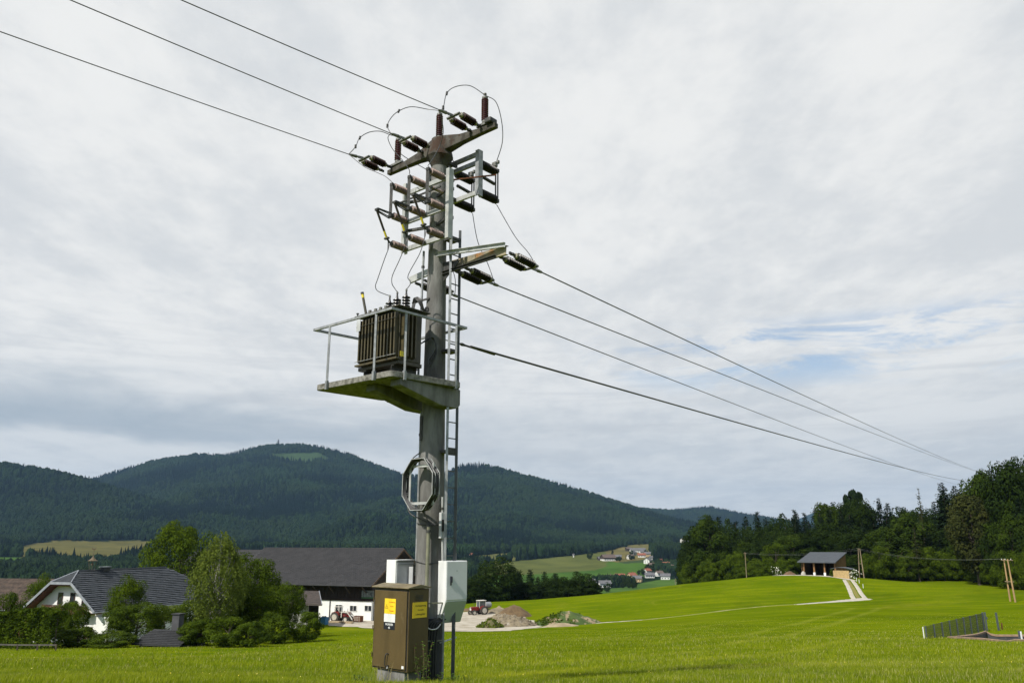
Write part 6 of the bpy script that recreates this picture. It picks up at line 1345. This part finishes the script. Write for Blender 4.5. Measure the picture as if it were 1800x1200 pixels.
# ------------------------------------------------------------------ wooden shed on the right
e = Vector((.79, -.61, 0)).normalized(); dd = Vector((.61, .79, 0)).normalized(); s0 = P(1403, 986, 192); zf = s0.z-.05; gs = PG(1430, 190).z-.1
Fs = lambda a, b, z: Vector((s0.x, s0.y, 0))+e*a+dd*b+uz*z; AS = (e, dd, uz)
M_tim = mat('fresh_timber', (.26, .135, .050), (.18, .09, .032), 2, .8, stretch=(1, 1, .3)); M_timd = mat('shed_boards', (.17, .10, .045), (.11, .062, .028), 3, .85); M_rsl = mat('slate_blue_roof', (.070, .080, .092), (.055, .064, .075), 1, .7)
sd = thing('open_shed', 'open timber shed with a blue-grey lean-to roof on the hilltop before the forest', 'shed', Fs(4, 4.5, gs)); zk = zf+2.05
MB().prism([Fs(-.1, -.2, zf), Fs(8.5, -.2, zf), Fs(8.5, 9.4, zk), Fs(-.1, 9.4, zk)], uz*-.16).build('roof', M_rsl, sd)
mb = MB()
for k in range(18): mb.bar(Fs(.1+k*.49, -.18, zf+.02), Fs(.1+k*.49, 9.38, zk+.02), .04, .05)
tag(mb.build('roof_seams', M_rsl, sd), kind='stuff')
MB().bar(Fs(-.15, -.25, zf-.12), Fs(8.55, -.25, zf-.12), .05, .22).build('eave_board', M_rsl, sd)
for k in range(4):
    a = .9+k*2.35; MB().box(Fs(a, .9, (zf+gs+.7)/2), (.34, .34, zf-gs-.7), AS).build('pillar', M_tim, sd); MB().box(Fs(a, .9, gs+.2), (.46, .46, 1.1), AS).build('pillar_foot', M_wall, sd)
MB().bar(Fs(.4, .9, zf-.05), Fs(8.2, .9, zf-.05), .25, .3).build('front_beam', M_timd, sd)
for nm, poly, ex in (('side_wall', [Fs(8.05, .9, gs-.6), Fs(8.05, 8.6, gs-.6), Fs(8.05, 8.6, zk-.35), Fs(8.05, .9, zf+.05)], e*.12), ('side_wall', [Fs(.35, .9, gs-.6), Fs(.35, 8.6, gs-.6), Fs(.35, 8.6, zk-.35), Fs(.35, .9, zf+.05)], e*.12), ('back_wall', [Fs(.35, 8.6, gs-.6), Fs(8.05, 8.6, gs-.6), Fs(8.05, 8.6, zk-.35), Fs(.35, 8.6, zk-.35)], dd*.12)):
    MB().prism(poly, ex).build(nm, M_timd, sd)
for k in range(16): b = 1.15+k*.48; MB().prism([Fs(8.18, b, gs-.3), Fs(8.18, b+.40, gs-.3), Fs(8.18, b+.40, zf+(zk-zf)*(b+.4)/9.6-.24), Fs(8.18, b, zf+(zk-zf)*b/9.6-.24)], e*.04).build('wall_board', M_tim, sd)
for k in range(2): MB().box(Fs(2.05+k*2.35, 6.5, (zf+gs)/2), (.12, 4, zf-gs), AS).build('partition', M_timd, sd)
q = Fs(.9, .2, gs); t = thing('stone_boulder', 'pale boulder lying at the left pillar of the shed', 'boulder', q); MB().rings([q+uz*z_ for z_ in (-.3, .1, .5, .85, 1.0)], [.5, .6, .5, .3, .08], 9).build('rock', mat('pale_rock', (.40, .38, .33), (.28, .26, .22), 2, .9, .5, 9), t, smooth=True)
q = PG(1480, 183); zr_ = P(1480, 1001, 183).z; fl_ = lambda a, b, z: Vector((q.x, q.y, 0))+e*a+dd*b+uz*z
ht = thing('small_hut', 'little pale wooden hut with a curved grey roof beside the shed', 'hut', q); M_pal = mat('pale_larch_boards', (.46, .33, .15), (.36, .25, .11), 3, .8)
MB().box(fl_(-.1, 1.0, (zr_+q.z)/2-.3), (3.4, 1.9, zr_-q.z+.3), AS).build('wall', M_pal, ht)
for k in range(8): MB().box(fl_(-1.6+k*.43, .03, (zr_+q.z)/2-.25), (.38, .04, zr_-q.z+.1), AS).build('wall_board', M_pal, ht)
pr = [(-2.3+.46*k, zr_+.15+.42*math.sin(math.pi*(k+.6)/11)) for k in range(11)]; pr2 = [(a, z-.10) for a, z in pr[::-1]]
MB().prism([fl_(a, -.4, z) for a, z in pr+pr2], dd*2.8).build('curved_roof', M_rsl, ht)
r = np.random.default_rng(9)
for (px, Y, h_, lab) in ((1500, 182, 1.9, 'white blossoms on the bush right of the little hut'), (1366, 203, 2.0, 'white blossoms on the pale bush left of the shed')):
    p = PG(px, Y); cc = np.array([list(p+Vector((r.normal(0, .7), r.normal(0, .7)-.5, h_*r.random()+.2))) for _ in range(60)]); V, F2 = cards(cc, np.tile([0, -.6, .5], (60, 1)), .28, r, .4)
    o = tag(link('blossoms', npmesh('blossoms', V-np.array(p), F2, mat('white_blossom', (.70, .70, .60), (.6, .6, .5), 3, .8)), None, p), lab, 'blossoms')
mk = []
for i, (px, py) in enumerate(((1506, 1021), (1510.5, 1024.5), (1517.5, 1033))):
    q = PX(px, py); mk.append(q); tag(MB().box(q+uz*.35, (.07, .05, .9), (e, dd, uz)).build('marker_stake', M_wall, None, loc=q), ('white marker stake nearest the little hut, beside the ramp', 'middle white marker stake beside the ramp', 'lowest white marker stake beside the ramp')[i], 'stake', 'marker stakes beside the ramp')
# ------------------------------------------------------------------ wooden poles and their wires
def wpole(t, a, b, r0=.13, r1=.095): return MB().rings([a-(b-a).normalized()*.5, a.lerp(b, .5), b], [r0*1.05, (r0+r1)/2, r1], 9).build('pole_stem', M_wood, t, smooth=True)
q = PG(1312.5, 208); tp = P(1309.5, 970, 208); t = thing('wooden_pole', 'single grey wooden pole on the meadow edge left of the shed', 'pole', q); wpole(t, q, tp, .11, .08)
MB().bar(tp-Vector((.4, 0, .25)), tp+Vector((.4, 0, -.25)), .08, .08).build('crosspiece', M_wood, t)
sA = P(1309.5, 971, 208)
q = PG(1511, 199); q2 = PG(1519, 196.5); tp = P(1508.5, 963, 199); t = thing('pole_pair', 'A-shaped pair of wooden poles right of the little hut', 'pole', q); wpole(t, q, tp); wpole(t, q2, tp+Vector((.25, -.3, -.1)))
MB().bar(q.lerp(tp, .48), q2.lerp(tp, .48), .12, .12).build('cross_brace', M_wood, t); sB = tp
q = PG(1776, 143); q2 = PG(1785, 141); tp = P(1764.5, 982, 143); tp2 = P(1771, 982, 141.5); t = thing('pole_pair', 'tan leaning pair of wooden poles near the right edge of the meadow', 'pole', q)
M_wood2 = mat('tan_pole_wood', (.40, .26, .12), (.28, .18, .09), 4, .85, stretch=(2, 2, .3)); 
for a, b in ((q, tp), (q2, tp2)): MB().rings([a-uz*.3, a.lerp(b, .5), b], [.15, .13, .10], 9).build('pole_stem', M_wood2, t, smooth=True)
MB().bar(q.lerp(tp, .47)-Vector((.35, 0, 0)), q2.lerp(tp2, .47)+Vector((.35, 0, 0)), .14, .14).build('cross_brace', M_wood, t); MB().bar(tp+Vector((-.5, 0, -.15)), tp2+Vector((.9, 0, -.2)), .09, .12).build('crossarm', M_wood, t)
for x_ in (-.4, .2, 1.2): MB().lathe(tp+Vector((x_, 0, -.1)), tp+Vector((x_, 0, 1)), [(0, .03), (.04, .06), (.14, .05), (.16, .02)], 8).build('insulator', M_wall, t)
M_thin = mat('pale_wire', (.22, .23, .22), (.16, .17, .16), 3, .6)
def sag(p0, p1, s, n=24): return [p0.lerp(p1, i/n)-uz*4*s*(i/n)*(1-i/n) for i in range(n+1)]
for i, (da, db) in enumerate(((Vector((0, 0, 0)), Vector((-.4, 0, .05))), (Vector((.1, 0, -.35)), Vector((.3, 0, .05))))):
    wire('thin_power_line', ('upper thin wire between the two pole pairs before the forest', 'lower thin wire between the two pole pairs before the forest')[i], sag(sB+da, tp+db, 1.0), .009, M_thin, group='thin wires before the forest', smooth=False, seg=4, cat='power line')
    wire('thin_power_line', ('upper thin wire from the single pole to the pole pair at the hut', 'lower thin wire from the single pole to the pole pair at the hut')[i], sag(sA+da*.6, sB+da, .8), .009, M_thin, group='thin wires before the forest', smooth=False, seg=4, cat='power line')
# ------------------------------------------------------------------ basin with mesh fence, bottom right
M_fp = mat('anthracite_fence_post', (.085, .10, .115), (.06, .07, .085), 5, .5); M_fw = mat('anthracite_mesh', (.03, .036, .038), (.02, .026, .028), 5, .6)
f0, f1 = PG(1629, 72), PG(1730.5, 86.5); fn = thing('mesh_fence', 'anthracite double-bar mesh fence along the left side of the basin', 'fence', f0); n = 8; HF = 1.62
f0t, f1t = P(1629.5, 1100, 72), P(1729, 1077, 86.5); ps_ = []
for i in range(n+1):
    g_ = f0.lerp(f1, i/n); g_.z = G(g_.x, g_.y); tpz = f0t.z+(f1t.z-f0t.z)*i/n; ps_.append((g_, tpz)); 
    MB().bar(Vector((g_.x, g_.y, tpz-1.75)), Vector((g_.x, g_.y, tpz+.03)), .09, .09).build('fence_post', M_fp, fn)
dv = (f1-f0).normalized()
for i in range(n):
    (a, za), (b, zb_) = ps_[i], ps_[i+1]; mb = MB(); nb = 38
    for k in range(nb):
        t_ = (k+.5)/nb; p = a.lerp(b, t_); z_ = za+(zb_-za)*t_; mb.bar(Vector((p.x, p.y, z_-1.65)), Vector((p.x, p.y, z_)), .007, .007)
    for k in range(9):
        z_ = .02+k*.2; mb.bar(Vector((a.x, a.y, za-z_)), Vector((b.x, b.y, zb_-z_)), .014, .014)
    tag(mb.build('mesh_panel', M_fw, fn), kind='stuff')
gp = thing('gate_post', 'double steel gate post at the far end of the mesh fence', 'post', f1+dv*.25); q = f1+dv*.25
for k in (0, .22): MB().bar(Vector((q.x+k, q.y, f1t.z-1.7)), Vector((q.x+k, q.y, f1t.z+.08)), .11, .11).build('post', M_fp, gp)
MB().box(Vector((q.x+.34, q.y, f1t.z-.5)), (.14, .08, .2)).build('latch', M_fp, gp)
def up(name, label, px0, py0, px1, py1, Y, w, m, cat='post'):
    a, b = P(px0, py0, Y), P(px1, py1, Y); return tag(MB().bar(a-(b-a).normalized()*.3, b, w, w).build(name, m, None, loc=a), label, cat)
up('grey_post', 'lone grey post standing behind the basin right of the fence', 1755.5, 1106, 1750.5, 1076, 87, .14, M_fp)
up('rusty_stub', 'short rusty iron stub beside the lone grey post', 1761.5, 1103, 1760.5, 1094, 88, .10, M_rust)
up('white_pole', 'thin white pole leaning at the right picture edge', 1798, 1133, 1794, 1109, 72, .09, M_wall)
up('grey_post', 'thick grey post at the right picture edge in front of the basin', 1794, 1131, 1791.5, 1108, 74, .16, M_fp)
up('white_pole', 'thin white stick at the left end of the mesh fence', 1624.5, 1120, 1622, 1101, 72, .06, M_wall)
M_lip = mat('rusty_concrete_lip', (.34, .22, .13), (.22, .16, .11), 2.5, .9, .4, 20, c3=(.14, .08, .05), c3scale=1.5)
M_liner = mat('dark_wet_concrete', (.055, .058, .055), (.035, .038, .037), 1.2, .6, c3=(.12, .12, .09), c3scale=.8)
bs = thing('basin', 'sunken concrete basin with a rusty lip and wet rubble floor', 'basin', BAS[1]); nB = len(BAS); cen_ = sum((Vector((p.x, p.y, 0)) for p in BAS), Vector())/nB
for i in range(nB):
    a, b = BAS[i], BAS[(i+1) % nB]; steps = 10; mb = MB(); lip = MB()
    for k in range(steps):
        p, q = a.lerp(b, k/steps), a.lerp(b, (k+1)/steps); cd = (cen_-Vector((p.x, p.y, 0))).normalized()
        zp, zq_ = G(p.x-cd.x*.5, p.y-cd.y*.5), G(q.x-cd.x*.5, q.y-cd.y*.5)
        mb.hexa([Vector((*(v_.xy), z_-3)) for v_, z_ in ((p, zp), (q, zq_), (q+cd*.25, zq_), (p+cd*.25, zp))]+[Vector((*(v_.xy), z_-.06)) for v_, z_ in ((p, zp), (q, zq_), (q+cd*.25, zq_), (p+cd*.25, zp))])
        lip.hexa([Vector((*(v_.xy), z_-.058)) for v_, z_ in ((p-cd*.12, zp), (q-cd*.12, zq_), (q+cd*.32, zq_), (p+cd*.32, zp))]+[Vector((*(v_.xy), z_+.10)) for v_, z_ in ((p-cd*.12, zp), (q-cd*.12, zq_), (q+cd*.32, zq_), (p+cd*.32, zp))])
    mb.build('basin_wall', M_liner, bs); lip.build('basin_lip', M_lip, bs)
fz_ = min(G(p.x, p.y) for p in BAS)-.9
MB().add([Vector((p.x, p.y, fz_)) for p in BAS], [tuple(range(nB))[::-1]]).build('basin_floor', M_liner, bs)
mb = MB(); rr_ = random.Random(3)
for _ in range(260):
    w_ = [rr_.random() for _ in range(nB)]; s_ = sum(w_); p = sum((BAS[i]*(w_[i]/s_) for i in range(nB)), Vector()); s = rr_.uniform(.12, .5); p.z = fz_+s*.2; a_ = rr_.uniform(0, 3)
    p = Vector((cen_.x, cen_.y, p.z))+(Vector((p.x, p.y, 0))-cen_)*1.9
    if basin_sd(np.array(p.x), np.array(p.y)) < .4: continue
    mb.box(p, (s, s*.8, s*.5), (Vector((math.cos(a_), math.sin(a_), .2)).normalized(), Vector((-math.sin(a_), math.cos(a_), 0)), uz))
tag(mb.build('rubble', M_rub, bs), kind='stuff')
# ------------------------------------------------------------------ village in the valley
M_rred = mat('red_tile_roof', (.26, .085, .045), (.18, .06, .035), .5, .85); M_rgry = mat('grey_village_roof', (.13, .13, .135), (.09, .09, .095), .5, .8); M_rbrn = mat('brown_village_roof', (.12, .085, .065), (.08, .06, .05), .5, .85)
M_hw = mat('village_white', (.66, .66, .62), (.58, .58, .54), .6, .9); M_hy = mat('village_ochre', (.50, .38, .20), (.44, .33, .18), .6, .9); M_hd = mat('village_dark_wood', (.06, .04, .03), (.04, .03, .02), .6, .9); M_vwin = mat('village_window', (.04, .045, .05), (.03, .03, .035), 1, .3)
_YV = np.arange(520, 2700, 3.0)
def PV(px, py, Y=None):      # valley ground point seen at a pixel
    rr = ray(px, py); xs = rr.x/rr.y*_YV; zs = rr.z/rr.y*_YV; hz_ = H(xs, _YV); k = np.nonzero(zs < hz_)[0]
    i = k[0] if len(k) else int(np.argmin(np.abs(zs-hz_))); return Vector((xs[i], _YV[i], hz_[i]))
def vhouse(label, px, py, Y, w, d_, h, ang, wm, rm, nwin=3, upper=None, chim=True):
    q = PV(px, py, Y); k_ = min(1.25, max(.7, q.y/Y)); k_ *= .85; w *= k_; d_ *= k_; h *= k_
    a_ = math.radians(ang); e_ = Vector((math.cos(a_), math.sin(a_), 0)); n_ = Vector((-e_.y, e_.x, 0)); V_ = lambda a, b, z: q+e_*a+n_*b+uz*z; ax = (e_, n_, uz); rh = d_*.32
    t = thing('village_house', label, 'house', q, 'houses of the village in the valley')
    MB().box(V_(0, 0, h/2-2), (w, d_, h+4), ax).build('wall', wm, t)
    if upper: MB().box(V_(0, 0, h*.75+.01), (w+.1, d_+.1, h*.5), ax).build('upper_wall', upper, t)
    MB().prism([V_(-w/2, -d_/2, h), V_(-w/2, d_/2, h), V_(-w/2, 0, h+rh)], e_*w).build('gable', upper or wm, t)
    o = 1.0; rf = None
    for s in (-1, 1):
        mb = MB().prism([V_(-w/2-o, s*(d_/2+o), h-o*.64), V_(w/2+o, s*(d_/2+o), h-o*.64), V_(w/2+o, 0, h+rh), V_(-w/2-o, 0, h+rh)], uz*.28); rf = mb.build('roof_side', rm, t)
    if chim: MB().box(V_(w*.2, d_*.1, h+rh+.3), (.9, .9, 1.8), ax).build('chimney', rm, rf)
    for k in range(nwin):
        a = -w/2+w*(k+.5)/nwin
        for z_ in ((1.6, 4.3) if h > 5 else (1.6,)): MB().box(V_(a, -d_/2-.03, z_), (1.3, .12, 1.3), ax).build('window', M_vwin, t)
    for z_ in ((1.6, 4.3) if h > 5 else (1.6,)):
        for b in (-d_*.22, d_*.22): MB().box(V_(-w/2-.03, b, z_), (.12, 1.2, 1.3), ax).build('window', M_vwin, t)
    return t
VH = [('long white house with a grey roof, lowest on the left of the village', 1063, 1032, 860, 13, 9, 5.2, 8, M_hw, M_rgry, 5),
 ('white house partly hidden by the centre tree line at the village edge', 1041, 1030, 840, 6, 9, 5.2, 10, M_hw, M_rgry, 2),
 ('white house with brown roof above the long white house', 1072, 1020, 930, 10, 9, 4.5, 30, M_hw, M_rbrn, 3),
 ('white house with a long red roof', 1090, 1018, 950, 12, 9, 4.5, -10, M_hw, M_rred, 3), ('yellowish house with bright red roof', 1111, 1018, 960, 9, 9, 6, 25, M_hy, M_rred, 2),
 ('ochre house below the bright red roof', 1121, 1022, 950, 11, 9, 5, -20, M_hy, M_rgry, 3), ('white house with red roof near the village wood', 1138, 1009, 1010, 8, 8, 5.5, 30, M_hw, M_rred, 2),
 ('white house with dark roof just above the lower road', 1142, 1015, 985, 12, 9, 4, 0, M_hw, M_rgry, 4), ('white house with grey roof at the right end of the lower village row', 1170, 1018, 960, 12, 9, 5, -15, M_hw, M_rgry, 3),
 ('small dark house left of the right end house', 1159, 1012, 990, 9, 8, 4.5, 20, M_hw, M_rbrn, 2), ('large dark-roofed farmstead at the left of the upper village', 1069, 985, 1380, 26, 18, 6, 20, M_hw, M_rbrn, 5, M_hd),
 ('low barn beside the large farmstead', 1058, 984, 1390, 16, 10, 3.5, 15, M_hd, M_rgry, 0), ('grey-roofed house right of the large farmstead', 1086, 982, 1420, 14, 10, 5, -10, M_hd, M_rgry, 3),
 ('white house at the centre of the upper village', 1108, 982, 1440, 11, 10, 6, 35, M_hw, M_rbrn, 2), ('house with bright gable below the church row', 1113, 975, 1500, 12, 10, 5.5, 50, M_hw, M_rgry, 2), ('long pale hall in the upper village', 1121, 970, 1560, 34, 12, 5, 2, M_hw, M_rgry, 6),
 ('red-roofed house right in the upper village', 1128, 979, 1470, 15, 10, 5, -5, M_hw, M_rred, 3), ('grey-roofed house behind the red-roofed one', 1130, 973, 1530, 14, 10, 5, 10, M_hw, M_rgry, 3), ('brown house above the long pale hall', 1105, 968, 1580, 12, 10, 5, 20, M_hd, M_rbrn, 2),
 ('pale block right of the upper village', 1139, 978, 1480, 14, 12, 6, -10, M_hy, M_rgry, 3), ('white gabled house between the two village parts', 1139, 990, 1240, 11, 11, 6, 55, M_hw, M_rgry, 2), ('small white house by the wood above the lower village', 1146, 984, 1330, 8, 8, 5, 0, M_hw, M_rgry, 2),
 ('low pale house under the gabled house', 1146, 996, 1180, 10, 8, 4, 0, M_hw, M_rbrn, 2), ('brown-red row house upper one in the trees', 1165, 990, 1250, 14, 9, 5, -25, M_hy, M_rred, 3), ('brown-red row house middle one in the trees', 1171, 996, 1200, 14, 9, 5, -25, M_hy, M_rred, 3), ('brown-red row house lowest one in the trees', 1178, 1001, 1160, 12, 9, 5, -25, M_hw, M_rbrn, 3),
 ('white farmhouse high above the village at the forest edge', 1204, 953, 1900, 22, 14, 7, 30, M_hw, M_rgry, 3), ('grey farmhouse lower on the slope behind the village', 1193, 963, 1750, 20, 12, 5, 0, M_hw, M_rgry, 3), ('tiny white house with red roof alone left of the village', 825, 978, 1500, 12, 9, 5, 30, M_hw, M_rred, 2), ('small white shrine on the field road left of the village', 1008, 979, 1500, 2.5, 3, 6, 10, M_hw, M_rgry, 0)]
for v_ in VH: vhouse(*v_)
treekind('vtree', lambda: blob_crown(120, 26, 1500, .085, zc=.52, rx=.40, rz=.46, br=(.14, .24)), L_dark)
treekind('vspruce', lambda: (spruce(121, n_wh=16, nbr=9, ncard=7, leaf=.07, rad=.2), np.zeros((0, 3))), L_spr, dict(nl=0, top=.9))
rt = random.Random(8); nv = 0
labs_v = ['beside the long white house of the village', 'in the dense clump right of the long white house', 'near the white house with the red roof', 'among the trees above the right end of the lower village', 'behind the long white house', 'around the brown-red row houses', 'around the large dark farmstead', 'in the upper village', 'around the white gabled house', 'left of the brown-red row houses']
for lab_v, (px, py, Y, n_, sx_, sy_) in zip(labs_v, ((1078, 1028, 880, 7, 22, 3), (1100, 1030, 880, 9, 18, 5), (1125, 1012, 1000, 5, 9, 4), (1150, 1006, 1060, 9, 12, 6), (1055, 1022, 920, 5, 14, 3), (1160, 1004, 1100, 8, 14, 6), (1095, 983, 1420, 8, 24, 4), (1125, 976, 1500, 7, 18, 4), (1150, 996, 1200, 7, 10, 5), (1140, 1001, 1120, 3, 6, 3))):
    for _ in range(n_):
        x_, y_ = px+rt.uniform(-sx_, sx_), py+rt.uniform(-sy_, sy_); q = PV(x_, y_); k = rt.choice(['vtree', 'vtree', 'vtree', 'vspruce']); h = rt.uniform(6, 10)
        tree(k, q, h, ('dark spruce ' if k == 'vspruce' else 'dark round tree ')+lab_v, 'garden trees of the village', name='garden_tree', wx=.9 if k == 'vtree' else .7)
for px, py, Y, h, lab in ((1068, 1041, 700, 9, 'single round tree in the green field below the village'), (1081, 1050, 640, 4, 'small bush in the green field below the village'), (1037, 983, 1400, 14, 'dark tree left of the large farmstead'), (1077, 979, 1430, 20, 'tall slim spruce behind the large farmstead'), (1123, 958, 1750, 16, 'lone tree in the pale meadow above the village')):
    q = PV(px, py); tree('vspruce' if 'spruce' in lab else 'vtree', q, h, lab, name='field_tree', wx=.9)
for px, py, Y, lab in ((1188, 1036, 560, 'power mast in the green field below the village'),):
    q = PV(px, py); t = thing('power_mast', lab, 'mast', q); MB().bar(q, q+uz*11, .4, .4).build('mast_pole', M_wood, t); MB().bar(q+Vector((-2, 0, 8.5)), q+Vector((2, 0, 8.5)), .25, .3).build('crossarm', M_wood, t); MB().bar(q+Vector((-1.6, 0, 6.5)), q+Vector((1.6, 0, 6.5)), .25, .3).build('crossarm', M_wood, t)
q = P(489, 778, 4300); q.z = float(H(np.array([q.x]), np.array([q.y]))[0]); t = thing('summit_cross', 'tiny tower on the summit of the main hill', 'tower', q); MB().bar(q, q+uz*42, 4, 4).build('mast', M_wdark, t); MB().bar(q+Vector((-8, 0, 30)), q+Vector((8, 0, 30)), 3, 3).build('arm', M_wdark, t)
# ------------------------------------------------------------------ grass blades of the near meadow
def blades(n, y0, y1, p, h, w, seed, smin=-.80, smax=.80):
    r = np.random.default_rng(seed); u_ = r.random(n); Y = (y0**p+(y1**p-y0**p)*u_)**(1/p); s = r.uniform(smin, smax, n); x = s*Y; y = Y
    x = x+fbm(x*1.5, y*1.5, 2)*.5
    clump = fbm(x*1.3, y*1.3, 3)+.6*fbm(x*.25+5, y*.25, 3)
    sk_ = streak(x, y); z = gzi(x, y); hh = h*(1-.45*sk_)*np.interp(Y, [9, 22], [.75, 1])*r.uniform(.45, 1.25, n)*(1+.9*clump)*np.interp(Y, [8, 60, 80, 112], [1, 1.15, 1.0, .15])
    a = r.uniform(0, 2*math.pi, n); ww = w*np.interp(Y, [8, 20, 60, 110], [1, 1.6, 4.2, 8])*r.uniform(.6, 1.4, n)
    lx, ly = r.normal(.10, .28, n)*hh, r.normal(.05, .25, n)*hh
    dx, dy = np.cos(a)*ww, np.sin(a)*ww
    V = np.stack([np.stack([x-dx, y-dy, z-.03], 1), np.stack([x+dx, y+dy, z-.03], 1), np.stack([x+lx*.45+dx*.7, y+ly*.45+dy*.7, z+hh*.62], 1), np.stack([x+lx, y+ly, z+hh], 1), np.stack([x+lx*.45-dx*.7, y+ly*.45-dy*.7, z+hh*.62], 1)], 1)
    aa = (x-PO.x)*ua.x+(y-PO.y)*ua.y; bb = (x-PO.x)*vb.x+(y-PO.y)*vb.y; nearbox = (aa > -.45) & (aa < .85) & (bb > -1.45) & (bb < .4)
    ok = (~nearbox | (r.random(n) < .25)) & (basin_sd(x, y) < -.4) & (((x-PO.x)**2+(y-PO.y)**2) > .09)
    t = np.clip(.5+clump*1.6+r.normal(0, .22, n), 0, 1); straw = (r.random(n) < np.clip(.09+.6*(fbm(x*.18+3, y*.35, 3)), .04, .4))
    c = np.array([.12, .18, .003])*(1-t[:, None])+np.array([.28, .32, .010])*t[:, None]; c += sk_[:, None]*np.array([.12, .09, .01]); c[straw] = np.array([.40, .38, .13])*r.uniform(.7, 1.1, (straw.sum(), 1))
    V = V[ok]; c = c[ok]; col_ = np.concatenate([np.repeat(c[:, None], 5, 1), np.ones((len(c), 5, 1))], 2); return V, col_
gi_r = rows[:int((rows < 470).sum())]
def gzi(x, y):      # bilinear height from the ground sheet itself
    r = np.hypot(x, y); p = np.arctan2(x, y); i = np.clip(np.searchsorted(rows, r)-1, 0, len(rows)-2); j = np.clip(np.searchsorted(ph, p)-1, 0, len(ph)-2)
    a = (r-rows[i])/(rows[i+1]-rows[i]); b = (p-ph[j])/(ph[j+1]-ph[j])
    return (gz[i, j]*(1-a)+gz[i+1, j]*a)*(1-b)+(gz[i, j+1]*(1-a)+gz[i+1, j+1]*a)*b
m = bpy.data.materials.new('grass_blades'); m.use_nodes = True; n = NT(m.node_tree); at = n.n('ShaderNodeAttribute', attribute_name='col').outputs[0]
b = n.n('ShaderNodeBsdfPrincipled', ins={'Base Color': at, 'Roughness': .6, 'Specular IOR Level': .2}); tr_ = n.n('ShaderNodeBsdfTranslucent', ins={0: at}); n.n('ShaderNodeOutputMaterial', ins={0: n.n('ShaderNodeMixShader', ins={0: .4, 1: b.outputs[0], 2: tr_.outputs[0]}).outputs[0]})
for nm, args, lab in (('meadow_grass', (250000, 8.5, 24, 1.0, .088, .0029, 1), 'tall bright meadow grass in the foreground'), ('meadow_grass', (170000, 24, 112, .25, .12, .0034, 2), 'mown and regrown meadow grass in the middle distance')):
    V, cl_ = blades(*args); k = len(V); I_ = np.arange(k*5).reshape(k, 5)
    me = npmesh(nm, V.reshape(-1, 3), [I_[:, [0, 1, 2, 4]], I_[:, [4, 2, 3]]], m, False, cl_.reshape(-1, 4)); tag(link(nm, me), lab, kind='stuff')
# a few yellow flowers
fv = []; rf_ = np.random.default_rng(5)
for _ in range(420):
    Y = rf_.uniform(11, 75); x_ = rf_.uniform(-.7, .7)*Y; c = np.array([[x_, Y, gzi(np.array([x_]), np.array([Y]))[0]+.12]]); V, F3 = cards(c, np.array([[0, -.5, .8]]), .016*np.interp(Y, [10, 60], [1, 3.2]), rf_, .6); fv.append(V)
V = np.concatenate(fv); tag(link('meadow_flowers', npmesh('meadow_flowers', V, np.arange(len(V)).reshape(-1, 4), mat('yellow_petals', (.75, .55, .02), (.7, .6, .15), 5, .7))), 'scattered yellow meadow flowers', kind='stuff')
